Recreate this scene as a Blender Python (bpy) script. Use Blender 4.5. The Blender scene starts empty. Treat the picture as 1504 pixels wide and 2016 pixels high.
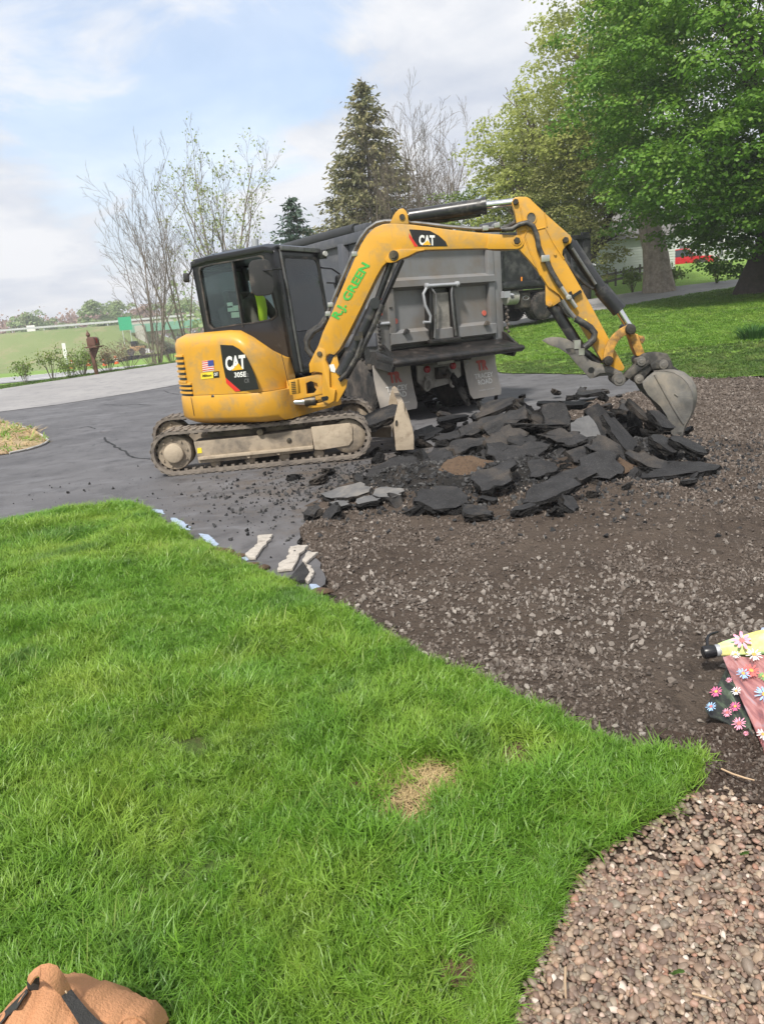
import bpy, bmesh, math, random
import numpy as np
from mathutils import Vector, Matrix

random.seed(7)
RNG = np.random.default_rng(11)
R = math.radians
S = bpy.context.scene
COL = S.collection
PI = math.pi

# ------------------------------------------------------------------ camera, sky, sun, exposure
FPX, PITCH, ROLL, EYE = 1480.0, R(14.5), R(5.0), 1.6      # focal length in pixels of the 1504 x 2016 photograph
cam_d = bpy.data.cameras.new('camera')
cam_d.sensor_fit = 'VERTICAL'
cam_d.sensor_height = 36.0
cam_d.lens = FPX / 2016 * 36.0
cam_d.clip_start = 0.05
cam_d.clip_end = 5000
cam = bpy.data.objects.new('camera', cam_d)
COL.objects.link(cam)
CAMROT = Matrix.Rotation(PI / 2 - PITCH, 3, 'X') @ Matrix.Rotation(-ROLL, 3, 'Z')
cam.matrix_world = Matrix.Translation((0, 0, EYE)) @ CAMROT.to_4x4()
S.camera = cam
S.render.resolution_x, S.render.resolution_y = 763, 1024

S.view_settings.view_transform = 'Standard'
S.view_settings.look = 'None'
S.view_settings.gamma = 1.0
S.view_settings.use_curve_mapping = False
S.view_settings.exposure = 0.6
S.cycles.use_denoising = True
S.cycles.max_bounces = 8
S.cycles.transparent_max_bounces = 16
S.cycles.sample_clamp_indirect = 6.0

SUN_EL, SUN_AZ = R(52), R(205)          # compass azimuth from +Y, clockwise: the sun stands behind and left of the viewer
W = bpy.data.worlds.new('World')
S.world = W
W.use_nodes = True
nt = W.node_tree
nt.nodes.clear()


def NN(nt, typ, **kw):
    n = nt.nodes.new(typ)
    for k, v in kw.items():
        if k.startswith('i_'):
            n.inputs[k[2:].replace('_', ' ')].default_value = v
        else:
            setattr(n, k, v)
    return n


def LK(nt, a, b):
    nt.links.new(a, b)


def math_n(nt, op, a, b=None, clamp=False):
    n = nt.nodes.new('ShaderNodeMath')
    n.operation = op
    n.use_clamp = clamp
    for i, x in enumerate((a, b)):
        if x is None:
            continue
        if isinstance(x, (int, float)):
            n.inputs[i].default_value = x
        else:
            nt.links.new(x, n.inputs[i])
    return n.outputs[0]


def ramp_n(nt, fac, stops, interp='LINEAR'):
    n = nt.nodes.new('ShaderNodeValToRGB')
    n.color_ramp.interpolation = interp
    el = n.color_ramp.elements
    while len(el) < len(stops):
        el.new(0.5)
    for e, (p, c) in zip(el, stops):
        e.position = p
        e.color = (c, c, c, 1) if isinstance(c, (int, float)) else (*c, 1)
    nt.links.new(fac, n.inputs[0])
    return n.outputs[0]


def mix_n(nt, fac, a, b, blend='MIX'):
    n = nt.nodes.new('ShaderNodeMix')
    n.data_type = 'RGBA'
    n.blend_type = blend
    n.clamp_factor = True
    for s, x in ((n.inputs[0], fac), (n.inputs[6], a), (n.inputs[7], b)):
        if isinstance(x, (int, float)):
            s.default_value = x
        elif isinstance(x, tuple):
            s.default_value = (*x, 1) if len(x) == 3 else x
        else:
            nt.links.new(x, s)
    return n.outputs[2]


def noise_n(nt, vec, scale, detail=4, rough=0.55, dist=0.0):
    n = nt.nodes.new('ShaderNodeTexNoise')
    n.inputs['Scale'].default_value = scale
    n.inputs['Detail'].default_value = detail
    n.inputs['Roughness'].default_value = rough
    n.inputs['Distortion'].default_value = dist
    if vec is not None:
        nt.links.new(vec, n.inputs['Vector'])
    return n.outputs[0]


sky = NN(nt, 'ShaderNodeTexSky', sky_type='NISHITA', sun_disc=False)
sky.sun_elevation = SUN_EL
sky.sun_rotation = SUN_AZ
sky.air_density = 1.1
sky.dust_density = 0.4
bg_sky = NN(nt, 'ShaderNodeBackground', i_Strength=0.15)
LK(nt, sky.outputs[0], bg_sky.inputs[0])
tc = NN(nt, 'ShaderNodeTexCoord')
sep = NN(nt, 'ShaderNodeSeparateXYZ')
LK(nt, tc.outputs['Generated'], sep.inputs[0])
zz = math_n(nt, 'ADD', math_n(nt, 'MAXIMUM', sep.outputs[2], 0.0), 0.22)
cu = math_n(nt, 'DIVIDE', sep.outputs[0], zz)
cv = math_n(nt, 'DIVIDE', sep.outputs[1], zz)
cmb = NN(nt, 'ShaderNodeCombineXYZ')
LK(nt, cu, cmb.inputs[0]); LK(nt, cv, cmb.inputs[1])
cmb.inputs[2].default_value = 3.7
CL1 = noise_n(nt, cmb.outputs[0], 2.1, 8, 0.6, 0.5)
CL2 = noise_n(nt, cmb.outputs[0], 0.62, 3, 0.5)
dens = math_n(nt, 'ADD', math_n(nt, 'MULTIPLY', CL1, 0.62), math_n(nt, 'MULTIPLY', CL2, 0.5))
# a thinner, bluer opening in the cloud layer high on the left
_hd = ray0 = (CAMROT @ Vector(((265 - 752) / FPX, -(40 - 1008) / FPX, -1.0))).normalized()
dp = NN(nt, 'ShaderNodeVectorMath', operation='DOT_PRODUCT')
LK(nt, tc.outputs['Generated'], dp.inputs[0]); dp.inputs[1].default_value = _hd
hole = ramp_n(nt, dp.outputs['Value'], [(0.955, 0.0), (0.995, 1.0)], 'EASE')
cover = ramp_n(nt, math_n(nt, 'SUBTRACT', dens, math_n(nt, 'MULTIPLY', hole, 0.20)), [(0.28, 0.0), (0.50, 1.0)], 'EASE')
low = ramp_n(nt, sep.outputs[2], [(0.0, 1.0), (0.30, 0.45), (0.6, 0.0)], 'EASE')        # the layer closes towards the horizon
cover = math_n(nt, 'MAXIMUM', cover, math_n(nt, 'MULTIPLY', low, 0.97))
CL3 = noise_n(nt, cmb.outputs[0], 2.3, 6, 0.55, 0.2)
ccol = ramp_n(nt, math_n(nt, 'ADD', math_n(nt, 'MULTIPLY', CL3, 0.5), math_n(nt, 'MULTIPLY', CL1, 0.5)),
              [(0.36, (0.47, 0.515, 0.605)), (0.47, (0.585, 0.615, 0.675)), (0.57, (0.72, 0.73, 0.755))])
bg_cl = NN(nt, 'ShaderNodeBackground', i_Strength=0.89)
LK(nt, ccol, bg_cl.inputs[0])
mxs = NN(nt, 'ShaderNodeMixShader')
LK(nt, cover, mxs.inputs[0]); LK(nt, bg_sky.outputs[0], mxs.inputs[1]); LK(nt, bg_cl.outputs[0], mxs.inputs[2])
wo = NN(nt, 'ShaderNodeOutputWorld')
LK(nt, mxs.outputs[0], wo.inputs[0])

sun_d = bpy.data.lights.new('sun', 'SUN')
sun_d.energy = 3.5
sun_d.angle = R(6)
sun_d.color = (1.0, 0.95, 0.87)
sun = bpy.data.objects.new('sun', sun_d)
COL.objects.link(sun)
_sd = Vector((math.sin(SUN_AZ) * math.cos(SUN_EL), math.cos(SUN_AZ) * math.cos(SUN_EL), math.sin(SUN_EL)))
sun.rotation_euler = _sd.to_track_quat('Z', 'Y').to_euler()
sun.location = _sd * 60


# ------------------------------------------------------------------ photograph -> place
def ray(px, py):
    d = CAMROT @ Vector(((px - 752) / FPX, -(py - 1008) / FPX, -1.0))
    return d


def P(px, py, Y):
    d = ray(px, py)
    return Vector((0, 0, EYE)) + d * (Y / d.y)


def plane(p0, yaw):
    """vertical plane through p0 along the direction yaw; returns pixel -> point"""
    n = Vector((-math.sin(yaw), math.cos(yaw), 0))
    c = n.dot(Vector((p0[0], p0[1], 0)))

    def f(px, py, off=0.0):
        d = ray(px, py)
        t = (c + off) / n.dot(d)
        return Vector((0, 0, EYE)) + d * t
    f.n = n
    f.u = Vector((math.cos(yaw), math.sin(yaw), 0))
    return f


def smooth(a, b, x):
    t = np.clip((np.asarray(x, float) - a) / (b - a), 0, 1)
    return t * t * (3 - 2 * t)


# terrain: thin plate spline through points read off the slope of the road, bank and verges
_TP = np.array([
    (-11.5, 22.5, -.06), (-6.8, 25.2, .0), (-13.5, 28, .25), (-12.05, 30, .30), (-10.3, 32, .37), (-8.3, 34, .45), (-14.5, 33, .15), (-10, 38.5, .2), (-30, 20, -.35), (-22, 23, .0), (-30, 45, -1.3), (-12, 47, -.7), (-20, 60, -1.6),
    (1, 27.5, .42), (8.7, 30, 1.08), (11, 37.5, 1.62), (16, 35, 1.55), (26, 43, 2.1), (13, 42, 2.35), (16, 46, 2.9), (24, 50, 3.2),
    (13.6, 28, 1.25), (20, 28, 1.5), (0, 40, .8), (0, 60, .6), (12, 62, 3.0), (40, 60, 3.6),
    (8.5, 19, .3), (3.3, 18.8, .0), (5.5, 14.7, 0), (12, 15, .15), (16, 20, .7), (6, 24, .55),
    (0, 14, 0), (-6, 14, 0), (-14, 14, -.03), (0, 8, 0), (-8, 8, 0), (8, 8, 0), (0, 1, 0), (-6, 0, 0), (6, 0, 0), (18, 5, 0.1), (-20, 5, -.15),
    (-2, 20, .02), (-40, 75, -2.0), (-90, 75, -2.0), (-20, 100, -2.0), (-60, 130, -2.0), (10, 130, 0), (60, 130, 3.5), (90, 60, 3.5), (-90, 20, -1.6), (60, 0, .4), (-60, -40, -.4), (40, -50, 0), (0, 250, -.5), (-150, 200, -2)],
    float)


def _tps_k(d2):
    return np.where(d2 > 1e-9, d2 * np.log(np.maximum(d2, 1e-9)) * .5, 0.0)


def _tps_fit():
    p = _TP[:, :2]
    n = len(p)
    K = _tps_k(((p[:, None] - p[None]) ** 2).sum(-1)) + np.eye(n) * 2.0
    Q = np.c_[np.ones(n), p]
    A = np.zeros((n + 3, n + 3))
    A[:n, :n] = K; A[:n, n:] = Q; A[n:, :n] = Q.T
    return np.linalg.solve(A, np.r_[_TP[:, 2], 0, 0, 0])


_TC = _tps_fit()


def hz(x, y):
    x = np.asarray(x, float); y = np.asarray(y, float)
    sh = x.shape
    q = np.c_[x.ravel(), y.ravel()]
    q = np.clip(q, [-150, -50], [90, 250])
    d2 = ((q[:, None] - _TP[None, :, :2]) ** 2).sum(-1)
    z = _tps_k(d2) @ _TC[:-3] + _TC[-3] + q @ _TC[-2:]
    z = np.clip(z, -2.2, 4.2)
    rad = np.hypot(q[:, 0] * 0.8, q[:, 1] - 2)
    z = z * smooth(12.0, 19.0, rad)
    return z.reshape(sh)


def hz1(x, y):
    return float(hz(np.array([x]), np.array([y]))[0])


def G(px, py):
    """pixel -> point on the terrain"""
    d = ray(px, py)
    t = 1.0
    best = None
    prev = None
    for k in range(400):
        t = 1.0 * (1.02 ** k)
        q = Vector((0, 0, EYE)) + d * t
        g = q.z - hz1(q.x, q.y)
        if g <= 0:
            if prev is None:
                return q
            t0, g0 = prev
            tt = t0 + (t - t0) * g0 / (g0 - g)
            return Vector((0, 0, EYE)) + d * tt
        prev = (t, g)
    return Vector((0, 0, EYE)) + d * t


def on_ground(x, y, dz=0.0):
    return Vector((x, y, hz1(x, y) + dz))


# ------------------------------------------------------------------ meshes and objects
class MB:
    def __init__(self):
        self.v = []; self.f = []; self.off = Vector((0, 0, 0))

    def add(self, vs, fs):
        b = len(self.v)
        self.v.extend([Vector(p) for p in vs])
        self.f.extend([tuple(i + b for i in f) for f in fs])
        return self

    def box(self, c, s, M=None):
        c = Vector(c); hx, hy, hz_ = s[0] / 2, s[1] / 2, s[2] / 2
        vs = [Vector((x, y, z)) for z in (-hz_, hz_) for y in (-hy, hy) for x in (-hx, hx)]
        if M is not None:
            vs = [M @ q for q in vs]
        vs = [c + q for q in vs]
        return self.add(vs, [(0, 2, 3, 1), (4, 5, 7, 6), (0, 1, 5, 4), (2, 6, 7, 3), (0, 4, 6, 2), (1, 3, 7, 5)])

    def beam(self, a, b, w, h, up=(0, 0, 1)):
        """box from a to b, w across, h along up"""
        a = Vector(a); b = Vector(b)
        d = (b - a).normalized(); up = Vector(up)
        s = d.cross(up)
        if s.length < 1e-4:
            s = d.cross(Vector((1, 0, 0)))
        s.normalize(); u = s.cross(d)
        vs = [p + s * (w / 2 * i) + u * (h / 2 * j) for p in (a, b) for j in (-1, 1) for i in (-1, 1)]
        return self.add(vs, [(0, 1, 3, 2), (4, 6, 7, 5), (0, 4, 5, 1), (2, 3, 7, 6), (0, 2, 6, 4), (1, 5, 7, 3)])

    def prism(self, pts, vec):
        """closed outline extruded by vec"""
        pts = [Vector(p) for p in pts]; vec = Vector(vec); n = len(pts)
        vs = pts + [p + vec for p in pts]
        fs = [tuple(range(n)), tuple(range(2 * n - 1, n - 1, -1))]
        fs += [(i, i + n, (i + 1) % n + n, (i + 1) % n) for i in range(n)]
        return self.add(vs, fs)

    def ring(self, outer, inner, vec):
        """frame between two loops with the same number of points, extruded by vec"""
        o = [Vector(p) for p in outer]; i_ = [Vector(p) for p in inner]; vec = Vector(vec); n = len(o)
        vs = o + i_ + [p + vec for p in o] + [p + vec for p in i_]
        fs = []
        for k in range(n):
            j = (k + 1) % n
            fs += [(k, j, n + j, n + k), (2 * n + k, 3 * n + k, 3 * n + j, 2 * n + j), (k, 2 * n + k, 2 * n + j, j), (n + k, n + j, 3 * n + j, 3 * n + k)]
        return self.add(vs, fs)

    def tube(self, path, r, n=8, cap=True):
        path = [Vector(p) for p in path]
        rs = r if isinstance(r, (list, tuple)) else [r] * len(path)
        t0 = (path[1] - path[0]).normalized()
        u = t0.orthogonal().normalized()
        vs = []
        m = len(path)
        for k in range(m):
            if k == 0: t = path[1] - path[0]
            elif k == m - 1: t = path[-1] - path[-2]
            else: t = path[k + 1] - path[k - 1]
            t.normalize()
            u = (u - t * u.dot(t))
            if u.length < 1e-6: u = t.orthogonal()
            u.normalize()
            w = t.cross(u)
            for j in range(n):
                a = 2 * PI * j / n
                vs.append(path[k] + (u * math.cos(a) + w * math.sin(a)) * rs[k])
        fs = []
        for k in range(m - 1):
            for j in range(n):
                jj = (j + 1) % n
                fs.append((k * n + j, k * n + jj, (k + 1) * n + jj, (k + 1) * n + j))
        if cap:
            fs.append(tuple(range(n - 1, -1, -1)))
            fs.append(tuple(range((m - 1) * n, m * n)))
        return self.add(vs, fs)

    def lathe(self, c, axis, prof, n=20):
        """prof: (distance along axis, radius)"""
        c = Vector(c); ax = Vector(axis).normalized()
        return self.tube_prof([c + ax * a for a, r in prof], [r for a, r in prof], ax, n)

    def tube_prof(self, pts, rs, ax, n):
        u = ax.orthogonal().normalized(); w = ax.cross(u)
        vs = []; fs = []
        for p, r in zip(pts, rs):
            for j in range(n):
                a = 2 * PI * j / n
                vs.append(p + (u * math.cos(a) + w * math.sin(a)) * r)
        m = len(pts)
        for k in range(m - 1):
            for j in range(n):
                jj = (j + 1) % n
                fs.append((k * n + j, k * n + jj, (k + 1) * n + jj, (k + 1) * n + j))
        fs.append(tuple(range(n - 1, -1, -1)))
        fs.append(tuple(range((m - 1) * n, m * n)))
        return self.add(vs, fs)

    def loft(self, rings, cap=True, closed=True):
        n = len(rings[0]); vs = [Vector(p) for r in rings for p in r]; fs = []
        for k in range(len(rings) - 1):
            for j in range(n if closed else n - 1):
                jj = (j + 1) % n
                fs.append((k * n + j, k * n + jj, (k + 1) * n + jj, (k + 1) * n + j))
        if cap:
            fs.append(tuple(range(n - 1, -1, -1)))
            fs.append(tuple(range((len(rings) - 1) * n, len(rings) * n)))
        return self.add(vs, fs)

    def build(self, name, mat, parent=None, off=None, smooth_=True, bevel=0.0, seg=2, angle=38, kind=None, label=None):
        off = Vector(off) if off is not None else Vector((0, 0, 0))
        me = bpy.data.meshes.new(name)
        me.from_pydata([p - off for p in self.v], [], self.f)
        if bevel > 0:
            bm = bmesh.new(); bm.from_mesh(me)
            bmesh.ops.recalc_face_normals(bm, faces=bm.faces)
            ed = [e for e in bm.edges if len(e.link_faces) == 2 and e.calc_face_angle(0) > R(28)]
            try:
                bmesh.ops.bevel(bm, geom=ed, offset=bevel, segments=seg, affect='EDGES', profile=0.6, clamp_overlap=True)
            except Exception:
                pass
            bm.to_mesh(me); bm.free()
        else:
            bm = bmesh.new(); bm.from_mesh(me)
            bmesh.ops.recalc_face_normals(bm, faces=bm.faces)
            bm.to_mesh(me); bm.free()
        if mat is not None:
            me.materials.append(mat)
        if smooth_:
            me.shade_smooth()
            me.set_sharp_from_angle(angle=R(angle))
        o = bpy.data.objects.new(name, me)
        COL.objects.link(o)
        if parent is not None: o.parent = parent
        if kind: o['kind'] = kind
        if label: o['label'] = label
        return o


def np_mesh(name, verts, faces, mat, parent=None, smooth_=False, kind=None, attrs=None):
    """fast mesh from numpy: faces (n, 3 or 4)"""
    me = bpy.data.meshes.new(name)
    verts = np.asarray(verts, np.float32); faces = np.asarray(faces, np.int32)
    k = faces.shape[1]
    me.vertices.add(len(verts)); me.vertices.foreach_set('co', verts.ravel())
    me.loops.add(faces.size); me.loops.foreach_set('vertex_index', faces.ravel())
    me.polygons.add(len(faces)); me.polygons.foreach_set('loop_start', np.arange(0, faces.size, k, dtype=np.int32))
    if smooth_:
        me.polygons.foreach_set('use_smooth', np.ones(len(faces), bool))
    me.update(calc_edges=True)
    if mat is not None:
        me.materials.append(mat)
    for nm, arr in (attrs or {}).items():
        a = me.attributes.new(nm, 'FLOAT', 'POINT')
        a.data.foreach_set('value', np.asarray(arr, np.float32))
    o = bpy.data.objects.new(name, me)
    COL.objects.link(o)
    if parent is not None: o.parent = parent
    if kind: o['kind'] = kind
    return o


def tag(o, label, cat, group=None):
    o['label'] = label; o['category'] = cat
    if group: o['group'] = group
    return o


def thing(name, label, cat, loc=(0, 0, 0), rz=0.0, group=None):
    o = bpy.data.objects.new(name, None)
    COL.objects.link(o)
    o.empty_display_size = 0.1
    o.location = loc; o.rotation_euler = (0, 0, rz)
    return tag(o, label, cat, group)


def copy_tree(o, parent=None):
    c = o.copy(); COL.objects.link(c)
    if parent is not None: c.parent = parent
    for ch in [x for x in o.children]:
        copy_tree(ch, c)
    return c


_txt = {}


def text_on(s, origin, u, v, width=None, height=None, bold=0.0, shear=0.0):
    """flat lettering: list of (verts, faces) laid along u (reading direction) and v (up) from origin"""
    cu_ = bpy.data.curves.new('lettering', 'FONT')
    cu_.body = s; cu_.size = 1.0; cu_.offset = bold; cu_.shear = shear; cu_.resolution_u = 3; cu_.fill_mode = 'FRONT'
    to = bpy.data.objects.new('lettering_tmp', cu_)
    me = bpy.data.meshes.new_from_object(to)
    vs = [q.co.copy() for q in me.vertices]; fs = [tuple(p.vertices) for p in me.polygons]
    bpy.data.objects.remove(to); bpy.data.curves.remove(cu_); bpy.data.meshes.remove(me)
    x0 = min(q.x for q in vs); x1 = max(q.x for q in vs); y0 = min(q.y for q in vs); y1 = max(q.y for q in vs)
    sx = width / (x1 - x0) if width else None
    sy = height / (y1 - y0) if height else None
    sx = sx or sy; sy = sy or sx
    u = Vector(u).normalized(); v = Vector(v).normalized(); origin = Vector(origin)
    return [origin + u * ((q.x - x0) * sx) + v * ((q.y - y0) * sy) for q in vs], fs


def text_obj(name, s, mat, parent, off, *a, **k):
    vs, fs = text_on(s, *a, **k)
    return MB().add(vs, fs).build(name, mat, parent, off, smooth_=False)


# ------------------------------------------------------------------ materials
def srgb(r, g, b):
    f = lambda c: (c / 255 / 12.92) if c / 255 <= 0.04045 else ((c / 255 + 0.055) / 1.055) ** 2.4
    return (f(r), f(g), f(b))


def material(name, base, rough=0.6, metal=0.0, var=0.15, vscale=6.0, dirt=None, dirt_amt=0.0, dscale=2.5, bump=0.0, bscale=60.0,
             spec=0.5, coat=0.0, coords='Object', streak=None, island=0.0, translucent=0.0, spots=None):
    m = bpy.data.materials.new(name)
    m.use_nodes = True
    t = m.node_tree
    b = t.nodes['Principled BSDF']
    c = NN(t, 'ShaderNodeTexCoord')
    vec = c.outputs[coords]
    if coords == 'World':
        pass
    n1 = noise_n(t, vec, vscale, 6, 0.6)
    lo = tuple(max(0, x * (1 - var)) for x in base); hi = tuple(min(1, x * (1 + var)) for x in base)
    col = mix_n(t, ramp_n(t, n1, [(0.3, 0.0), (0.7, 1.0)]), lo, hi)
    rr = math_n(t, 'ADD', math_n(t, 'MULTIPLY', n1, 0.25), rough - 0.125, True)
    if island:
        g = NN(t, 'ShaderNodeNewGeometry')
        f = math_n(t, 'MULTIPLY_ADD', g.outputs['Random Per Island'], island)
        f.node.inputs[2].default_value = 1 - island / 2
        hs = NN(t, 'ShaderNodeHueSaturation')
        LK(t, col, hs.inputs['Color']); LK(t, f, hs.inputs['Value'])
        col = hs.outputs[0]
    if dirt is not None:
        n2 = noise_n(t, vec, dscale, 8, 0.65, 0.3)
        f = ramp_n(t, n2, [(max(0.0, 0.62 - dirt_amt * 0.5), 0.0), (min(1.0, 0.80 - dirt_amt * 0.3), 1.0)])
        if streak:
            mp = NN(t, 'ShaderNodeMapping')
            mp.inputs['Scale'].default_value = streak
            LK(t, vec, mp.inputs[0])
            n3 = noise_n(t, mp.outputs[0], 4.0, 5, 0.6)
            f = math_n(t, 'MAXIMUM', f, ramp_n(t, n3, [(0.66 - dirt_amt * 0.3, 0.0), (0.85, 0.8)]))
        col = mix_n(t, f, col, dirt)
        rr = math_n(t, 'MAXIMUM', rr, math_n(t, 'MULTIPLY', f, 0.85))
    if spots is not None:
        sc, amt, scol = spots
        n4 = noise_n(t, vec, sc, 3, 0.5)
        col = mix_n(t, ramp_n(t, n4, [(0.72 - amt * 0.2, 0.0), (0.75 - amt * 0.2, 1.0)]), col, scol)
    LK(t, col, b.inputs['Base Color'])
    LK(t, rr, b.inputs['Roughness'])
    b.inputs['Metallic'].default_value = metal
    b.inputs['Specular IOR Level'].default_value = spec
    b.inputs['Coat Weight'].default_value = coat
    b.inputs['Coat Roughness'].default_value = 0.15
    if bump > 0:
        bn = NN(t, 'ShaderNodeBump', i_Strength=min(1.0, bump), i_Distance=0.01)
        LK(t, noise_n(t, vec, bscale, 5, 0.6), bn.inputs['Height'])
        LK(t, bn.outputs[0], b.inputs['Normal'])
    if translucent > 0:
        tr = NN(t, 'ShaderNodeBsdfTranslucent')
        LK(t, col, tr.inputs[0])
        mx = NN(t, 'ShaderNodeMixShader')
        mx.inputs[0].default_value = translucent
        LK(t, b.outputs[0], mx.inputs[1]); LK(t, tr.outputs[0], mx.inputs[2])
        LK(t, mx.outputs[0], t.nodes['Material Output'].inputs[0])
    return m


def glass(name, tint, gloss=0.12, rough=0.02, dust=0.0):
    m = bpy.data.materials.new(name)
    m.use_nodes = True
    t = m.node_tree
    t.nodes.remove(t.nodes['Principled BSDF'])
    tr = NN(t, 'ShaderNodeBsdfTransparent'); tr.inputs[0].default_value = (*tint, 1)
    gl = NN(t, 'ShaderNodeBsdfGlossy'); gl.inputs['Roughness'].default_value = rough
    fr = NN(t, 'ShaderNodeFresnel'); fr.inputs[0].default_value = 1.45
    mx = NN(t, 'ShaderNodeMixShader')
    LK(t, math_n(t, 'ADD', fr.outputs[0], gloss, True), mx.inputs[0])
    LK(t, tr.outputs[0], mx.inputs[1]); LK(t, gl.outputs[0], mx.inputs[2])
    last = mx.outputs[0]
    if dust > 0:
        df = NN(t, 'ShaderNodeBsdfDiffuse'); df.inputs[0].default_value = (.45, .47, .47, 1)
        c = NN(t, 'ShaderNodeTexCoord')
        m2 = NN(t, 'ShaderNodeMixShader')
        LK(t, math_n(t, 'MULTIPLY', noise_n(t, c.outputs['Object'], 4, 5), dust), m2.inputs[0])
        LK(t, last, m2.inputs[1]); LK(t, df.outputs[0], m2.inputs[2]); last = m2.outputs[0]
    LK(t, last, t.nodes['Material Output'].inputs[0])
    return m


def scatter(name, pts, scale, rot, protos, kind='stuff', idx=None):
    """many small instances of a few prototype meshes, one object of kind stuff"""
    n = len(pts)
    col = bpy.data.collections.new(name + '_sources')
    for i, p in enumerate(protos):
        if p.name in COL.objects: COL.objects.unlink(p)
        if p.name not in col.objects: col.objects.link(p)
    me = bpy.data.meshes.new(name)
    me.vertices.add(n); me.vertices.foreach_set('co', np.asarray(pts, np.float32).ravel())
    a = me.attributes.new('sc', 'FLOAT_VECTOR', 'POINT'); a.data.foreach_set('vector', np.asarray(scale, np.float32).ravel())
    a = me.attributes.new('ro', 'FLOAT_VECTOR', 'POINT'); a.data.foreach_set('vector', np.asarray(rot, np.float32).ravel())
    a = me.attributes.new('ix', 'INT', 'POINT')
    ii = RNG.integers(0, len(protos), n) if idx is None else idx
    a.data.foreach_set('value', np.asarray(ii, np.int32))
    o = bpy.data.objects.new(name, me); COL.objects.link(o)
    ng = bpy.data.node_groups.new(name + '_nodes', 'GeometryNodeTree')
    ng.interface.new_socket('Geometry', in_out='INPUT', socket_type='NodeSocketGeometry')
    ng.interface.new_socket('Geometry', in_out='OUTPUT', socket_type='NodeSocketGeometry')
    gi = ng.nodes.new('NodeGroupInput'); go = ng.nodes.new('NodeGroupOutput')
    ip = ng.nodes.new('GeometryNodeInstanceOnPoints')
    ci = ng.nodes.new('GeometryNodeCollectionInfo')
    ci.inputs['Collection'].default_value = col
    ci.inputs['Separate Children'].default_value = True
    ci.inputs['Reset Children'].default_value = True
    ip.inputs['Pick Instance'].default_value = True

    def na(nm, typ):
        q = ng.nodes.new('GeometryNodeInputNamedAttribute'); q.data_type = typ; q.inputs['Name'].default_value = nm
        return q.outputs['Attribute']
    ng.links.new(gi.outputs[0], ip.inputs['Points'])
    ng.links.new(ci.outputs[0], ip.inputs['Instance'])
    ng.links.new(na('ix', 'INT'), ip.inputs['Instance Index'])
    e2r = ng.nodes.new('FunctionNodeEulerToRotation')
    ng.links.new(na('ro', 'FLOAT_VECTOR'), e2r.inputs[0])
    ng.links.new(e2r.outputs[0], ip.inputs['Rotation'])
    ng.links.new(na('sc', 'FLOAT_VECTOR'), ip.inputs['Scale'])
    ng.links.new(ip.outputs[0], go.inputs[0])
    md = o.modifiers.new('scatter', 'NODES'); md.node_group = ng
    o['kind'] = kind
    return o


def inside(poly, x, y):
    """points in polygon (numpy)"""
    x = np.asarray(x); y = np.asarray(y)
    r = np.zeros(x.shape, bool)
    n = len(poly)
    for i in range(n):
        x0, y0 = poly[i][0], poly[i][1]; x1, y1 = poly[(i + 1) % n][0], poly[(i + 1) % n][1]
        c = ((y0 > y) != (y1 > y)) & (x < (x1 - x0) * (y - y0) / ((y1 - y0) if y1 != y0 else 1e-9) + x0)
        r ^= c
    return r


def edge_dist(poly, x, y):
    """distance to the polygon's outline (numpy)"""
    d = np.full(np.shape(x), 1e9)
    n = len(poly)
    for i in range(n):
        a = np.array(poly[i][:2], float); b = np.array(poly[(i + 1) % n][:2], float)
        ab = b - a; L = max(1e-9, ab @ ab)
        t = np.clip(((x - a[0]) * ab[0] + (y - a[1]) * ab[1]) / L, 0, 1)
        d = np.minimum(d, np.hypot(x - a[0] - t * ab[0], y - a[1] - t * ab[1]))
    return d


def wobble(poly, step, amp, seed=0):
    """resample an outline finely and make it uneven"""
    rg = np.random.default_rng(seed)
    out = []
    n = len(poly)
    for i in range(n):
        a = np.array(poly[i][:2], float); b = np.array(poly[(i + 1) % n][:2], float)
        L = np.linalg.norm(b - a)
        st = step if np.hypot(*(a + b) / 2) < 20 else step * 4
        m = max(1, int(L / st))
        nrm = np.array([-(b - a)[1], (b - a)[0]]) / max(L, 1e-6)
        for k in range(m):
            out.append(tuple(a + (b - a) * k / m + nrm * (rg.normal() * amp if k else 0)))
    return out


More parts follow.
